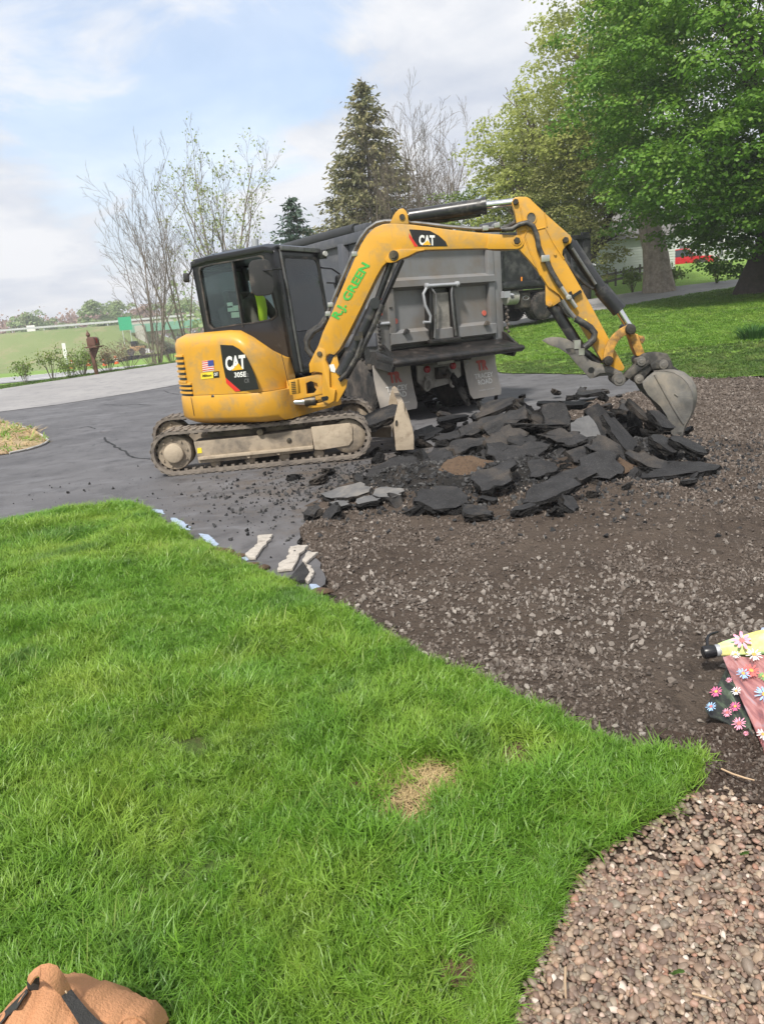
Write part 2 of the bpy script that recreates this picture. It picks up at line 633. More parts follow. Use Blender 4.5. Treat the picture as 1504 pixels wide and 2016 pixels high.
def sheet(name, poly, cell, dz, mat, zf=None, kind='structure', parent=None, smooth_=True):
    """outline filled, cut along a grid and laid on the terrain dz above it"""
    bm = bmesh.new()
    vs = [bm.verts.new((p[0], p[1], 0)) for p in poly]
    for i in range(len(vs)):
        bm.edges.new((vs[i], vs[(i + 1) % len(vs)]))
    bmesh.ops.triangle_fill(bm, use_beauty=True, use_dissolve=False, edges=bm.edges[:], normal=(0, 0, 1))
    xs = [p[0] for p in poly]; ys = [p[1] for p in poly]
    for ax, lo, hi in ((0, min(xs), max(xs)), (1, min(ys), max(ys))):
        k = math.floor(lo / cell) + 1
        while k * cell < hi:
            co = [0, 0, 0]; no = [0, 0, 0]; co[ax] = k * cell; no[ax] = 1
            bmesh.ops.bisect_plane(bm, geom=bm.verts[:] + bm.edges[:] + bm.faces[:], plane_co=co, plane_no=no, dist=1e-5)
            k += 1
    me = bpy.data.meshes.new(name)
    for f in bm.faces:
        if f.normal.z < 0: f.normal_flip()
    bm.to_mesh(me); bm.free()
    n = len(me.vertices)
    co = np.empty(n * 3, np.float32); me.vertices.foreach_get('co', co); co = co.reshape(-1, 3)
    co[:, 2] = hz(co[:, 0], co[:, 1]) + dz
    if zf is not None:
        co[:, 2] += zf(co[:, 0], co[:, 1])
    me.vertices.foreach_set('co', co.ravel()); me.update()
    me.materials.append(mat)
    if smooth_: me.shade_smooth()
    o = bpy.data.objects.new(name, me); COL.objects.link(o)
    if kind: o['kind'] = kind
    if parent: o.parent = parent
    return o


def vnoise(x, y, scale, seed=0):
    """cheap smooth value noise"""
    x = np.asarray(x, float) * scale + seed * 17.31; y = np.asarray(y, float) * scale + seed * 7.77
    xi = np.floor(x).astype(int); yi = np.floor(y).astype(int)
    fx = x - xi; fy = y - yi
    fx = fx * fx * (3 - 2 * fx); fy = fy * fy * (3 - 2 * fy)

    def h(a, b):
        q = (a * 374761393 + b * 668265263) & 0xffffffff
        q = ((q ^ (q >> 13)) * 1274126177) & 0xffffffff
        return ((q ^ (q >> 16)) & 0xffff) / 65535.0
    return (h(xi, yi) * (1 - fx) + h(xi + 1, yi) * fx) * (1 - fy) + (h(xi, yi + 1) * (1 - fx) + h(xi + 1, yi + 1) * fx) * fy
# ------------------------------------------------------------------ ground materials
def ground_mat(name, cols, scales, rough=0.95, bump=0.6, bscale=70.0, bdist=0.02, extra=None):
    """three tones blended by noise of the place itself"""
    m = bpy.data.materials.new(name); m.use_nodes = True
    t = m.node_tree; b = t.nodes['Principled BSDF']
    g = NN(t, 'ShaderNodeNewGeometry'); v = g.outputs['Position']
    a = ramp_n(t, noise_n(t, v, scales[0], 6, 0.6, 0.2), [(0.35, 0.0), (0.65, 1.0)])
    c = mix_n(t, a, cols[0], cols[1])
    d = ramp_n(t, noise_n(t, v, scales[1], 5, 0.7), [(0.5, 0.0), (0.72, 1.0)])
    c = mix_n(t, d, c, cols[2])
    if extra: c = extra(t, v, c)
    LK(t, c, b.inputs['Base Color'])
    b.inputs['Roughness'].default_value = rough
    b.inputs['Specular IOR Level'].default_value = 0.3
    bn = NN(t, 'ShaderNodeBump', i_Strength=bump, i_Distance=bdist)
    LK(t, noise_n(t, v, bscale, 6, 0.65), bn.inputs['Height'])
    LK(t, bn.outputs[0], b.inputs['Normal'])
    return m


def asphalt_extra(t, v, c):
    # scuffs, dusty tracks and fine cracks of the sealed surface
    mp = NN(t, 'ShaderNodeMapping'); mp.inputs['Scale'].default_value = (0.6, 1.3, 1); mp.inputs['Rotation'].default_value = (0, 0, -0.5)
    LK(t, v, mp.inputs[0])
    s = ramp_n(t, noise_n(t, mp.outputs[0], 1.7, 8, 0.72, 0.8), [(0.54, 0.0), (0.78, 0.55)])
    c = mix_n(t, s, c, srgb(140, 141, 146))
    s2 = ramp_n(t, noise_n(t, v, 260, 2, 0.5), [(0.60, 0.0), (0.75, 0.5)])
    c = mix_n(t, s2, c, srgb(160, 160, 162))
    vr = NN(t, 'ShaderNodeTexVoronoi', feature='DISTANCE_TO_EDGE'); vr.inputs['Scale'].default_value = 0.33
    ds = NN(t, 'ShaderNodeVectorMath', operation='ADD'); LK(t, v, ds.inputs[0])
    nz = NN(t, 'ShaderNodeTexNoise'); nz.inputs['Scale'].default_value = 2.2; nz.inputs['Detail'].default_value = 5; LK(t, v, nz.inputs['Vector'])
    sc = NN(t, 'ShaderNodeVectorMath', operation='SCALE'); sc.inputs['Scale'].default_value = 0.9; LK(t, nz.outputs[1], sc.inputs[0])
    LK(t, sc.outputs[0], ds.inputs[1]); LK(t, ds.outputs[0], vr.inputs['Vector'])
    k = ramp_n(t, vr.outputs['Distance'], [(0.0, 1.0), (0.005, 0.0)])
    k = math_n(t, 'MULTIPLY', k, ramp_n(t, noise_n(t, v, 0.5, 2), [(0.5, 0.0), (0.62, 1.0)]))
    c = mix_n(t, k, c, srgb(25, 25, 27))
    # earth carried and crumbled about where the digger works
    sb = NN(t, 'ShaderNodeVectorMath', operation='DISTANCE'); LK(t, v, sb.inputs[0]); sb.inputs[1].default_value = (0.2, 7.9, 0)
    near = ramp_n(t, math_n(t, 'DIVIDE', sb.outputs['Value'], 4.0), [(0.25, 1.0), (0.75, 0.0)])
    e = ramp_n(t, math_n(t, 'ADD', noise_n(t, v, 2.1, 7, 0.7, 0.5), math_n(t, 'MULTIPLY', near, 0.22)), [(0.62, 0.0), (0.82, 0.8)])
    c = mix_n(t, e, c, (.105, .085, .068))
    agg = noise_n(t, v, 420, 2, 0.5)
    return mix_n(t, ramp_n(t, agg, [(0.3, 0.35), (0.45, 0.0)]), c, srgb(45, 45, 48))


M = {}
M['ground'] = ground_mat('earth', [(.06, .045, .03), (.09, .07, .045), (.05, .06, .02)], (0.8, 6))
M['asphalt'] = ground_mat('sealed_asphalt', [srgb(84, 83, 85), srgb(104, 103, 105), srgb(68, 67, 69)], (0.7, 3), rough=0.66, bump=0.6, bscale=180, bdist=0.006, extra=asphalt_extra)
M['road'] = ground_mat('old_road', [srgb(140, 138, 138), srgb(154, 152, 151), srgb(126, 125, 127)], (0.4, 2), rough=0.85, bump=0.25, bscale=160, bdist=0.004)
M['soil'] = ground_mat('dug_gravelly_soil', [(.085, .063, .048), (.125, .096, .075), (.048, .035, .027)], (1.1, 9), rough=0.95, bump=1.0, bscale=42, bdist=0.05)
M['darksoil'] = ground_mat('dark_bed_soil', [(.06, .04, .03), (.085, .058, .042), (.035, .023, .016)], (4, 18), bump=1.0, bscale=60, bdist=0.03)
M['sod'] = ground_mat('sod', [(.06, .10, .02), (.08, .13, .025), (.08, .065, .03)], (1.2, 11), bump=0.8, bscale=60, bdist=0.03)
M['farlawn'] = ground_mat('far_lawn', [(.15, .27, .04), (.20, .33, .05), (.17, .21, .05)], (0.35, 3.5), bump=0.7, bscale=24, bdist=0.05)
M['mulch'] = ground_mat('mulch', [(.38, .27, .16), (.50, .38, .24), (.20, .22, .07)], (5, 2.2), bump=1.0, bscale=40, bdist=0.03)
M['highway'] = ground_mat('highway', [srgb(150, 150, 152), srgb(165, 165, 166), srgb(140, 140, 142)], (0.1, .6), bump=0.1)
M['embank'] = ground_mat('embankment_grass', [(.16, .215, .075), (.21, .25, .10), (.30, .25, .15)], (0.06, .25), bump=0.6, bscale=2, bdist=.3)
M['reeds'] = ground_mat('dry_reeds', [(.36, .26, .15), (.45, .33, .2), (.24, .2, .1)], (0.2, 1.2), bump=0.8, bscale=4, bdist=.3)

# ------------------------------------------------------------------ ground sheets
gx = lambda px, py: tuple(G(px, py)[:2])
LAWN_EDGE = [gx(*q) for q in ((-260, 1080), (0, 1031), (60, 1016), (140, 1003), (245, 993), (292, 1004), (330, 1034), (395, 1070), (440, 1088), (485, 1114), (545, 1139), (610, 1172),
                              (690, 1208), (760, 1252), (860, 1303), (960, 1352), (1060, 1402), (1150, 1450), (1240, 1477), (1330, 1490), (1398, 1497))]
PEB_EDGE = [gx(*q) for q in ((1372, 1545), (1285, 1608), (1200, 1655), (1150, 1702), (1110, 1762), (1082, 1840), (1032, 1920), (1008, 2016), (1000, 2090))]
LAWN = LAWN_EDGE + PEB_EDGE + [(0.15, 0.6), (-3.5, 0.4), (-7.5, 3.0)]
GRAVEL_EDGE = [gx(*q) for q in ((612, 1174), (640, 1150), (632, 1108), (585, 1066), (600, 1030), (640, 1000), (720, 962), (830, 905), (930, 855), (1050, 812), (1160, 792), (1270, 766), (1345, 744))]
ROAD_NEAR = [(-40, -4), (-26, 8.5), (-17.5, 14.6), gx(0, 811), gx(120, 796), gx(240, 777), gx(355, 757), (1.0, 28.2), gx(1180, 613), gx(1300, 591), gx(1480, 561), (40, 58), (70, 90)]


def side(path, d):
    out = []
    for i, p in enumerate(path):
        a = np.array(path[max(0, i - 1)]); b = np.array(path[min(len(path) - 1, i + 1)])
        t = (b - a) / np.linalg.norm(b - a)
        out.append((p[0] - t[1] * d, p[1] + t[0] * d))
    return out


ROAD_FAR = side(ROAD_NEAR, 6.4)
for _k, _q in ((3, (-13.5, 28)), (4, (-12.05, 30)), (5, (-10.3, 32)), (6, (-8.3, 34))):
    ROAD_FAR[_k] = _q
for _k, _q in ((7, (1010, 612)), (8, (1150, 590)), (9, (1300, 567)), (10, (1490, 546))):
    ROAD_FAR[_k] = gx(*_q)
ROAD_FAR[1], ROAD_FAR[2] = (-31, 14.0), (-21, 21.5)
ROAD = ROAD_NEAR + ROAD_FAR[::-1]
DRIVE = LAWN_EDGE[:12] + GRAVEL_EDGE[1:] + [gx(1290, 741), gx(1100, 736), gx(990, 735), (2.7, 21.5), (2.3, 25), (2.6, 28.7)] + ROAD_NEAR[2:8][::-1] + [(-18, 10)]
LAWN_FAR = [gx(1345, 744), gx(1290, 741), gx(1100, 736), gx(990, 735), (2.7, 21.5), (2.3, 25), (2.6, 28.6)] + ROAD_NEAR[8:11] + [(40, 57.8), (62, 40), (40, 11), (14, 11.5), gx(1504, 741), gx(1420, 746)]
SOIL = LAWN_EDGE[10:] + [gx(1372, 1545), gx(1330, 1590), (1.3, 1.7), (4, 0.5), (11, 4), (14, 11.6), gx(1504, 741), gx(1420, 746)] + GRAVEL_EDGE[::-1]


def soil_z(x, y):
    n = vnoise(x, y, 1.1, 3) * .07 + vnoise(x, y, 3.1, 5) * .05 + vnoise(x, y, 8, 8) * .03
    heap = np.exp(-(((x - 2.0) / 1.7) ** 2 + ((y - 7.4) / 1.0) ** 2)) * .16            # loose earth heaped under the broken asphalt
    heap += np.exp(-(((x - 0.7) / 0.9) ** 2 + ((y - 6.9) / .55) ** 2)) * .10
    n = n + (vnoise(x * .8 + y * .35, y * 5.5 - x * .9, 1.0, 14) - .5) * .05 * np.exp(-(((x - 1.6) / 1.5) ** 2 + ((y - 4.9) / .7) ** 2))
    low_ = np.exp(-(((x - 1.35) / .55) ** 2 + ((y - 2.25) / .55) ** 2)) * .09           # the bed by the umbrella lies lower
    return n - .10 + heap - low_


def grow(poly, d):
    c = np.mean(np.array([q[:2] for q in poly]), 0)
    return [(p[0] + (p[0] - c[0]) / max(1e-6, np.hypot(*(np.array(p[:2]) - c))) * d, p[1] + (p[1] - c[1]) / max(1e-6, np.hypot(*(np.array(p[:2]) - c))) * d) for p in poly]


# base sheet to the horizon
_g = np.sign(np.linspace(-1, 1, 131)) * (np.abs(np.linspace(-1, 1, 131)) ** 3.2) * 1400
_X, _Y = np.meshgrid(_g, _g + 12)
_Z = hz(_X, _Y) - .16 - .05 * smooth(20, 60, np.hypot(_X, _Y))
_n = len(_g)
_i = np.arange(_n * _n).reshape(_n, _n)
_F = np.stack([_i[:-1, :-1].ravel(), _i[:-1, 1:].ravel(), _i[1:, 1:].ravel(), _i[1:, :-1].ravel()], 1)
ground = np_mesh('ground', np.c_[_X.ravel(), _Y.ravel(), _Z.ravel()], _F, M['ground'], smooth_=True, kind='structure')
_me = ground.data
_me.materials.clear(); _me.materials.append(M['farlawn'])

soil = sheet('gravel_yard', wobble(grow(SOIL, .25), .3, 0, 1), .08, 0, M['soil'], soil_z)
drive = sheet('driveway', wobble(DRIVE, .10, .012, 2), .5, 0.0, M['asphalt'])
road = sheet('road', wobble(ROAD, 1.0, 0, 3), 1.0, -.012, M['road'])
lawn = sheet('lawn', wobble(LAWN, .12, .012, 4), .16, .012, M['sod'], lambda x, y: (vnoise(x, y, 1.6, 2) - .5) * .05 * smooth(0, .5, edge_dist(LAWN, x, y)))
M['bank'] = ground_mat('bank_grass_shade_toned', [(.062, .115, .024), (.088, .145, .03), (.12, .115, .05)], (0.35, 3.5), bump=0.7, bscale=24, bdist=0.05)  # rougher bank grass, its colour darkened to stand for the maple's shade
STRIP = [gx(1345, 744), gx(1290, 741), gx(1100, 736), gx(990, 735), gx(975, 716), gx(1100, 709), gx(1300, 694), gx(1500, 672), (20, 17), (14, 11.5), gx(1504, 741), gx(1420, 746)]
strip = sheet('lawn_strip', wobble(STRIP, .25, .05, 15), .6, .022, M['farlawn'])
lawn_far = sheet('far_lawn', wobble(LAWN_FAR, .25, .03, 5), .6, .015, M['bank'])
PEB = [PEB_EDGE[0]] + PEB_EDGE[1:] + [(0.1, 0.7), (1.9, 0.6), (1.75, 1.75), gx(1500, 1560), gx(1440, 1545)]
bed = sheet('pebble_bed', wobble(grow(PEB, .06), .08, .01, 6), .08, -.022, M['darksoil'], lambda x, y: (vnoise(x, y, 7, 4) - .5) * .018)
DIRT = [gx(1372, 1545), gx(1398, 1497), gx(1330, 1490), gx(1300, 1450), gx(1400, 1440), gx(1504, 1450), gx(1504, 1580), gx(1440, 1560)]
dirt = sheet('soil_strip', wobble(grow(DIRT, .03), .06, .012, 8), .05, .028, M['darksoil'], lambda x, y: (vnoise(x, y, 9, 5) - .5) * .05 - .02)
ISL = [gx(*q) for q in ((-300, 905), (0, 897), (40, 890), (75, 880), (95, 869), (85, 860), (65, 849), (35, 840), (0, 834), (-150, 826), (-400, 850))]
isl = sheet('mulch_bed', wobble(ISL, .15, .015, 7), .3, .02, M['mulch'], lambda x, y: .05 * smooth(0, .6, edge_dist(ISL, x, y)) + (vnoise(x, y, 5, 3) - .5) * .03)

# verge beyond the road on the left, highway lanes, embankment of the overpass
VERGE = ROAD_FAR[1:8] + [(-3, 46), (-9, 50), (-30, 50), (-70, 44), (-75, 10)]
sheet('verge', wobble(VERGE, 1.5, .1, 9), 1.5, -.10, M['farlawn'])
for (d0, d1) in ((64, 78), (92, 112)):
    sheet('highway', [(-95, d0 - 6), (5, d0 + 10), (5, d1 + 10), (-95, d1 - 6)], 4, -.12, M['highway'])
M['white'] = material('white_paint', (.75, .75, .73), .7, var=.08)
for d in (66.5, 75, 95, 109):
    sheet('lane_line', [(-95, d - 6), (5, d + 10), (5, d + 10.7), (-95, d - 5.3)], 4, -.07, M['white'])
mb = MB()
ex = [(-260, 158), (-150, 152), (-95, 150), (-62, 151), (-49, 152), (-40, 153)]
rings = []
for (x, y), top in zip(ex, (5.2, 4.9, 4.7, 4.6, 4.4, -1.0)):
    rings.append([(x - 6, y - 24, -2.4), (x - 3, y - 14, min(top, .0) - .3), (x, y - 4, top - .6), (x, y, top), (x, y + 12, top), (x, y + 36, -2.4)])
emb = MB().loft(rings, closed=False, cap=False).build('embankment', M['embank'], kind='structure')
reed = sheet('reed_bank', [(-130, 122), (-68, 122), (-64, 128), (-70, 143), (-130, 146)], 3, .9, M['reeds'],
             lambda x, y: np.interp(y, (122, 130, 137, 147), (.1, 1.4, 2.6, 6.4)) + vnoise(x, y, .6, 2) * .8)

# cracks of the drive, tar seam along the road, as thin sheets
M['crackmat'] = material('crack_tar', (.012, .012, .013), .8)


def line_sheet(name, pts, w, dz=.004, jit=.012):
    rg = np.random.default_rng(len(pts) * 7 + int(abs(pts[0][0]) * 10))
    pp = []
    for a, b in zip(pts[:-1], pts[1:]):
        a = np.array(a); b = np.array(b); m = max(1, int(np.linalg.norm(b - a) / .12))
        for k in range(m): pp.append(a + (b - a) * k / m + rg.normal(0, jit, 2))
    pp.append(np.array(pts[-1]))
    V = []; F = []
    for i, q in enumerate(pp):
        t = pp[min(i + 1, len(pp) - 1)] - pp[max(i - 1, 0)]; t = t / np.linalg.norm(t); n = np.array([-t[1], t[0]]) * w * rg.uniform(.35, .65)
        for s in (-1, 1): V.append((q[0] + n[0] * s, q[1] + n[1] * s, hz1(q[0] + n[0] * s, q[1] + n[1] * s) + dz))
    for i in range(len(pp) - 1): F.append((2 * i, 2 * i + 1, 2 * i + 3, 2 * i + 2))
    return MB().add(V, F).build(name, M['crackmat'], smooth_=False, kind='structure')


cq = lambda *q: [gx(x / 3.7325, 380 + y / 3.7325) for x, y in q]
line_sheet('driveway_crack', cq((765, 1798), (790, 1830), (835, 1848), (850, 1870), (905, 1890), (940, 1922), (985, 1945), (1115, 1957)), .035)
line_sheet('driveway_crack', cq((1205, 1452), (1250, 1470), (1320, 1482)), .04)
line_sheet('driveway_crack', cq((770, 1555), (900, 1560), (1000, 1552), (1110, 1560)), .04)
line_sheet('driveway_crack', cq((590, 1730), (640, 1715), (700, 1735)), .03)
line_sheet('tar_seam', [tuple(q) for q in ROAD_NEAR[2:7]], .09, .006, .004)

# ------------------------------------------------------------------ grass
def grass_mat(name, lo, hi, yel, tr=.35):
    m = bpy.data.materials.new(name); m.use_nodes = True
    t = m.node_tree; b = t.nodes['Principled BSDF']
    g = NN(t, 'ShaderNodeNewGeometry'); oi = NN(t, 'ShaderNodeObjectInfo')
    r = math_n(t, 'ADD', math_n(t, 'MULTIPLY', oi.outputs['Random'], .5), math_n(t, 'MULTIPLY', g.outputs['Random Per Island'], .5))
    c = mix_n(t, r, lo, hi)
    p = ramp_n(t, noise_n(t, g.outputs['Position'], 1.1, 4, .6, .4), [(.45, 0.0), (.68, 1.0)])
    c = mix_n(t, math_n(t, 'MULTIPLY', p, .75), c, yel)
    blu = ramp_n(t, noise_n(t, g.outputs['Position'], 2.3, 3, .5, .6), [(.56, 0.0), (.70, .55)])
    c = mix_n(t, blu, c, tuple(k_ * .75 + (.02 if i_ == 2 else 0) for i_, k_ in enumerate(lo)))
    dry = ramp_n(t, g.outputs['Random Per Island'], [(.955, 0.0), (.97, 1.0)])
    c = mix_n(t, math_n(t, 'MULTIPLY', dry, .7), c, (.30, .24, .11))
    LK(t, c, b.inputs['Base Color'])
    b.inputs['Roughness'].default_value = .42
    b.inputs['Specular IOR Level'].default_value = .45
    tl = NN(t, 'ShaderNodeBsdfTranslucent'); LK(t, c, tl.inputs[0])
    mx = NN(t, 'ShaderNodeMixShader'); mx.inputs[0].default_value = tr
    LK(t, b.outputs[0], mx.inputs[1]); LK(t, tl.outputs[0], mx.inputs[2])
    LK(t, mx.outputs[0], t.nodes['Material Output'].inputs[0])
    return m


M['grass'] = grass_mat('grass_blades', (.105, .24, .024), (.225, .43, .048), (.34, .465, .066))
M['grassfar'] = grass_mat('far_grass_blades', (.14, .28, .035), (.25, .43, .06), (.30, .44, .08))
M['straw'] = grass_mat('dead_grass', (.42, .30, .14), (.60, .46, .25), (.5, .4, .2), .2)


def tuft(name, n, rad, h, w, mat, seed, lean=.5, flat=0.0):
    rg = np.random.default_rng(seed)
    V = []; F = []
    for i in range(n):
        a = rg.uniform(0, 2 * PI); r = rad * math.sqrt(rg.uniform())
        bx, by = r * math.cos(a), r * math.sin(a)
        hh = h * rg.uniform(.55, 1.1); ww = w * rg.uniform(.7, 1.2)
        la = rg.uniform(0, 2 * PI); ln = lean * hh * rg.uniform(.15, 1.0)
        ld = np.array([math.cos(la), math.sin(la)]); sd = np.array([-ld[1], ld[0]])
        tw = rg.uniform(-.6, .6); sd = sd * math.cos(tw) + ld * math.sin(tw)
        b = len(V)
        for k, s in enumerate((0, .4, .75, 1.0)):
            zz_ = hh * (s - .28 * s * s * lean) * (1 - flat)
            o = ld * ln * s * s * 1.6
            if k < 3:
                e = ww * (1 - .35 * s) / 2
                V.append((bx + o[0] - sd[0] * e, by + o[1] - sd[1] * e, zz_)); V.append((bx + o[0] + sd[0] * e, by + o[1] + sd[1] * e, zz_))
            else:
                V.append((bx + o[0], by + o[1], zz_))
        F += [(b, b + 1, b + 3, b + 2), (b + 2, b + 3, b + 5, b + 4), (b + 4, b + 5, b + 6)]
    me = bpy.data.meshes.new(name); me.from_pydata(V, [], F); me.materials.append(mat)
    for p in me.polygons: p.use_smooth = True
    return bpy.data.objects.new(name, me)


def sample_in(poly, n, rg, reject=None):
    xs = [p[0] for p in poly]; ys = [p[1] for p in poly]
    out = np.zeros((0, 2))
    while len(out) < n:
        q = rg.uniform((min(xs), min(ys)), (max(xs), max(ys)), (n * 2, 2))
        q = q[inside(poly, q[:, 0], q[:, 1])]
        if reject is not None: q = q[~reject(q, rg)]
        out = np.r_[out, q]
        if len(q) == 0: break
    return out[:n]


def lawn_z(x, y):
    return hz(x, y) + .012 + (vnoise(x, y, 1.6, 2) - .5) * .05 * smooth(0, .5, edge_dist(LAWN, x, y))


PATCH = [np.array(gx(*q)) for q in ((820, 1555), (800, 1600), (860, 1535))]
BARE = [(np.array(gx(*q)), r) for q, r in (((1020, 1500), .10), ((1035, 1482), .06), ((215, 1092), .10), ((640, 1418), .06), ((905, 1925), .05), ((700, 1560), .05))]


def patch_d(q):
    return np.minimum.reduce([np.hypot(q[:, 0] - c[0], (q[:, 1] - c[1]) * .8) for c in PATCH])


def lawn_reject(q, rg):
    r = np.zeros(len(q), bool)
    r |= (patch_d(q) < .075 + .03 * vnoise(q[:, 0], q[:, 1], 20, 3)) & (rg.uniform(size=len(q)) < .97)
    for c, rad in BARE:
        r |= (np.hypot(q[:, 0] - c[0], q[:, 1] - c[1]) < rad * (.7 + .6 * vnoise(q[:, 0], q[:, 1], 18, 6))) & (rg.uniform(size=len(q)) < .93)
    # keep what the frame can see, with a margin
    r |= (np.abs(q[:, 0]) > .62 * q[:, 1] + .7)
    # thinner where mounds and hollows show
    r |= (vnoise(q[:, 0], q[:, 1], 4.5, 9) < .28) & (rg.uniform(size=len(q)) < .45)
    return r


rg = np.random.default_rng(5)
NEAR = [p for p in LAWN]
q1 = sample_in(NEAR, 19000, rg, lambda q, r: lawn_reject(q, r) | (r.uniform(size=len(q)) > np.clip(3.2 / np.maximum(q[:, 1], .8), .32, 1)))
x, y = q1[:, 0], q1[:, 1]
protos = [tuft('grass_tuft', 40, .045, .078, .0036, M['grass'], s, lean=l) for s, l in ((1, .5), (2, .7), (3, .9), (4, .6), (5, 1.1), (6, .8))]
ang = vnoise(x, y, 1.4, 12) * 9 + rg.normal(0, .7, len(x))
til = .15 + .45 * vnoise(x, y, 2.2, 14)
ed = edge_dist(LAWN, x, y)
scl = (.50 + .75 * vnoise(x, y, 3.4, 15)) * rg.uniform(.75, 1.2, len(x)) * (.7 + .3 * smooth(0, .25, ed))
far_w = 1 + .10 * np.clip(y - 2.5, 0, 5)
scatter('lawn_grass', np.c_[x, y, lawn_z(x, y) - .004], np.c_[scl * far_w, scl * far_w, scl], np.c_[til * np.cos(ang), til * np.sin(ang), rg.uniform(0, 2 * PI, len(x))], protos)
def edge_pts(path, n, spread, rg):
    p = np.array(path); i = rg.integers(0, len(p) - 1, n); u = rg.uniform(size=(n, 1))
    return p[i] * (1 - u) + p[i + 1] * u + rg.normal(0, spread, (n, 2))


qe = np.r_[edge_pts(PEB_EDGE, 2600, .05, rg), edge_pts(LAWN_EDGE[8:], 2600, .05, rg)]
de_ = edge_dist(LAWN_EDGE[8:] + PEB_EDGE + PEB_EDGE[::-1] + LAWN_EDGE[8:][::-1], qe[:, 0], qe[:, 1])
qe = qe[inside(LAWN, qe[:, 0], qe[:, 1]) & (de_ > .012 + .03 * vnoise(qe[:, 0], qe[:, 1], 9, 3))]
qe = qe[np.abs(qe[:, 0]) < .62 * qe[:, 1] + .5]
se = rg.uniform(.35, .65, len(qe))
scatter('edge_grass', np.c_[qe, hz(qe[:, 0], qe[:, 1]) - .004], np.c_[se, se, se], np.c_[rg.normal(0, .35, (len(qe), 2)), rg.uniform(0, 6.28, len(qe))], [tuft('edge_tuft', 30, .045, .08, .0042, M['grass'], s, lean=1.0) for s in (41, 42, 43)])
M['baresoil'] = ground_mat('bare_lawn_soil', [(.14, .085, .05), (.20, .13, .075), (.08, .05, .03)], (14, 40), bump=1.0, bscale=90, bdist=.02)
_lz = lambda x, y: (vnoise(x, y, 1.6, 2) - .5) * .05 * smooth(0, .5, edge_dist(LAWN, x, y))
for c_, r_ in [(sum(PATCH) / 3, .13)] + BARE:
    sheet('bare_spot', wobble([(c_[0] + r_ * math.cos(a_), c_[1] + r_ * math.sin(a_)) for a_ in np.linspace(0, 2 * PI, 17)[:-1]], .03, .006, 3), .05, .019, M['baresoil'], _lz)
qw = sample_in(LAWN, 420, rg, lambda q, r: lawn_reject(q, r) | (vnoise(q[:, 0], q[:, 1], 5.0, 33) < .55) | (q[:, 1] > 4.5))
M['clover'] = grass_mat('clover_leaves', (.10, .21, .025), (.20, .35, .05), (.28, .40, .06))
sw = rg.uniform(.7, 1.3, len(qw))
scatter('lawn_weeds', np.c_[qw, lawn_z(qw[:, 0], qw[:, 1]) + .012], np.c_[sw, sw, sw], np.c_[rg.normal(0, .2, (len(qw), 2)), rg.uniform(0, 6.28, len(qw))], [tuft('lawn_weed', 9, .022, .045, .0075, M['clover'], s, lean=1.1) for s in (51, 52, 53)])
# dead straw in the yellow spot
q2 = rg.normal(0, .075, (420, 2)) * (1.0, 1.0) + np.array(PATCH)[rg.integers(0, 3, 420)]
q2 = q2[patch_d(q2) < .115]
x, y = q2[:, 0], q2[:, 1]
qm = sample_in(ISL, 900, rg, lambda q, r: q[:, 0] < -12)
scatter('mulch_tufts', np.c_[qm, hz(qm[:, 0], qm[:, 1]) + .05], np.c_[rg.uniform(.8, 1.6, (len(qm), 3))] * [1.6, 1.6, .8], np.c_[rg.uniform(-.5, .5, (len(qm), 2)), rg.uniform(0, 6.28, len(qm))], [tuft('mulch_tuft', 12, .06, .06, .010, M['straw'], s, lean=1.5, flat=.5) for s in (31, 32)] + [tuft('mulch_weed', 14, .06, .08, .010, M['grassfar'], s, lean=.9) for s in (33,)])
protos = [tuft('straw_tuft', 14, .03, .050, .0036, M['straw'], s, lean=1.8, flat=.72) for s in (11, 12, 13)]
scatter('dead_grass', np.c_[x, y, lawn_z(x, y) - .002], np.c_[rg.uniform(.6, 1.2, len(x)), rg.uniform(.6, 1.2, len(x)), rg.uniform(.25, .6, len(x))], np.c_[rg.uniform(-.35, .35, (len(x), 2)), rg.uniform(0, 6.28, len(x))], protos)
# far lawn and verges: coarser tufts
q3 = sample_in(LAWN_FAR, 17000, rg, lambda q, r: (q[:, 0] > .62 * q[:, 1] + 2) | (q[:, 1] > 42) | (r.uniform(size=len(q)) > np.clip(16.0 / q[:, 1], 0, 1) ** 2))
q3b = sample_in(VERGE, 2500, rg, lambda q, r: (q[:, 0] < -.62 * q[:, 1] - 2) | (q[:, 1] > 40))
q3c = np.array([a + (b - a) * u for a, b, u in zip(np.array(LAWN_FAR)[rg.integers(0, 3, 900)], np.array(LAWN_FAR)[1 + rg.integers(0, 3, 900)], rg.uniform(size=900))])
xs_ = np.r_[q3[:, 0], q3b[:, 0]]; ys_ = np.r_[q3[:, 1], q3b[:, 1]]
M['grassbank_shade'] = grass_mat('bank_blades_shade_toned', (.062, .125, .022), (.115, .20, .035), (.17, .20, .06))  # blades darkened too, the same tree shade put into their colour
protos = [tuft('far_tuft', 26, .16, .10, .016, M['grassfar'], s, lean=.8) for s in (21, 22, 23)] + [tuft('bank_shade_tuft', 26, .16, .10, .016, M['grassbank_shade'], s, lean=.8) for s in (24, 25, 26)]
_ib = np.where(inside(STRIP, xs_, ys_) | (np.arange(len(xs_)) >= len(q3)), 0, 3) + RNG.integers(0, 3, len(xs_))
dd = np.hypot(xs_, ys_)
sc3 = rg.uniform(.6, 1.1, len(xs_)) * (.55 + dd / 45)
scatter('far_grass', np.c_[xs_, ys_, hz(xs_, ys_) + .01 - .03 * (np.arange(len(xs_)) >= len(q3))], np.c_[sc3, sc3, sc3 * .62], np.c_[rg.uniform(-.2, .2, (len(xs_), 2)), rg.uniform(0, 6.28, len(xs_))], protos, idx=_ib)

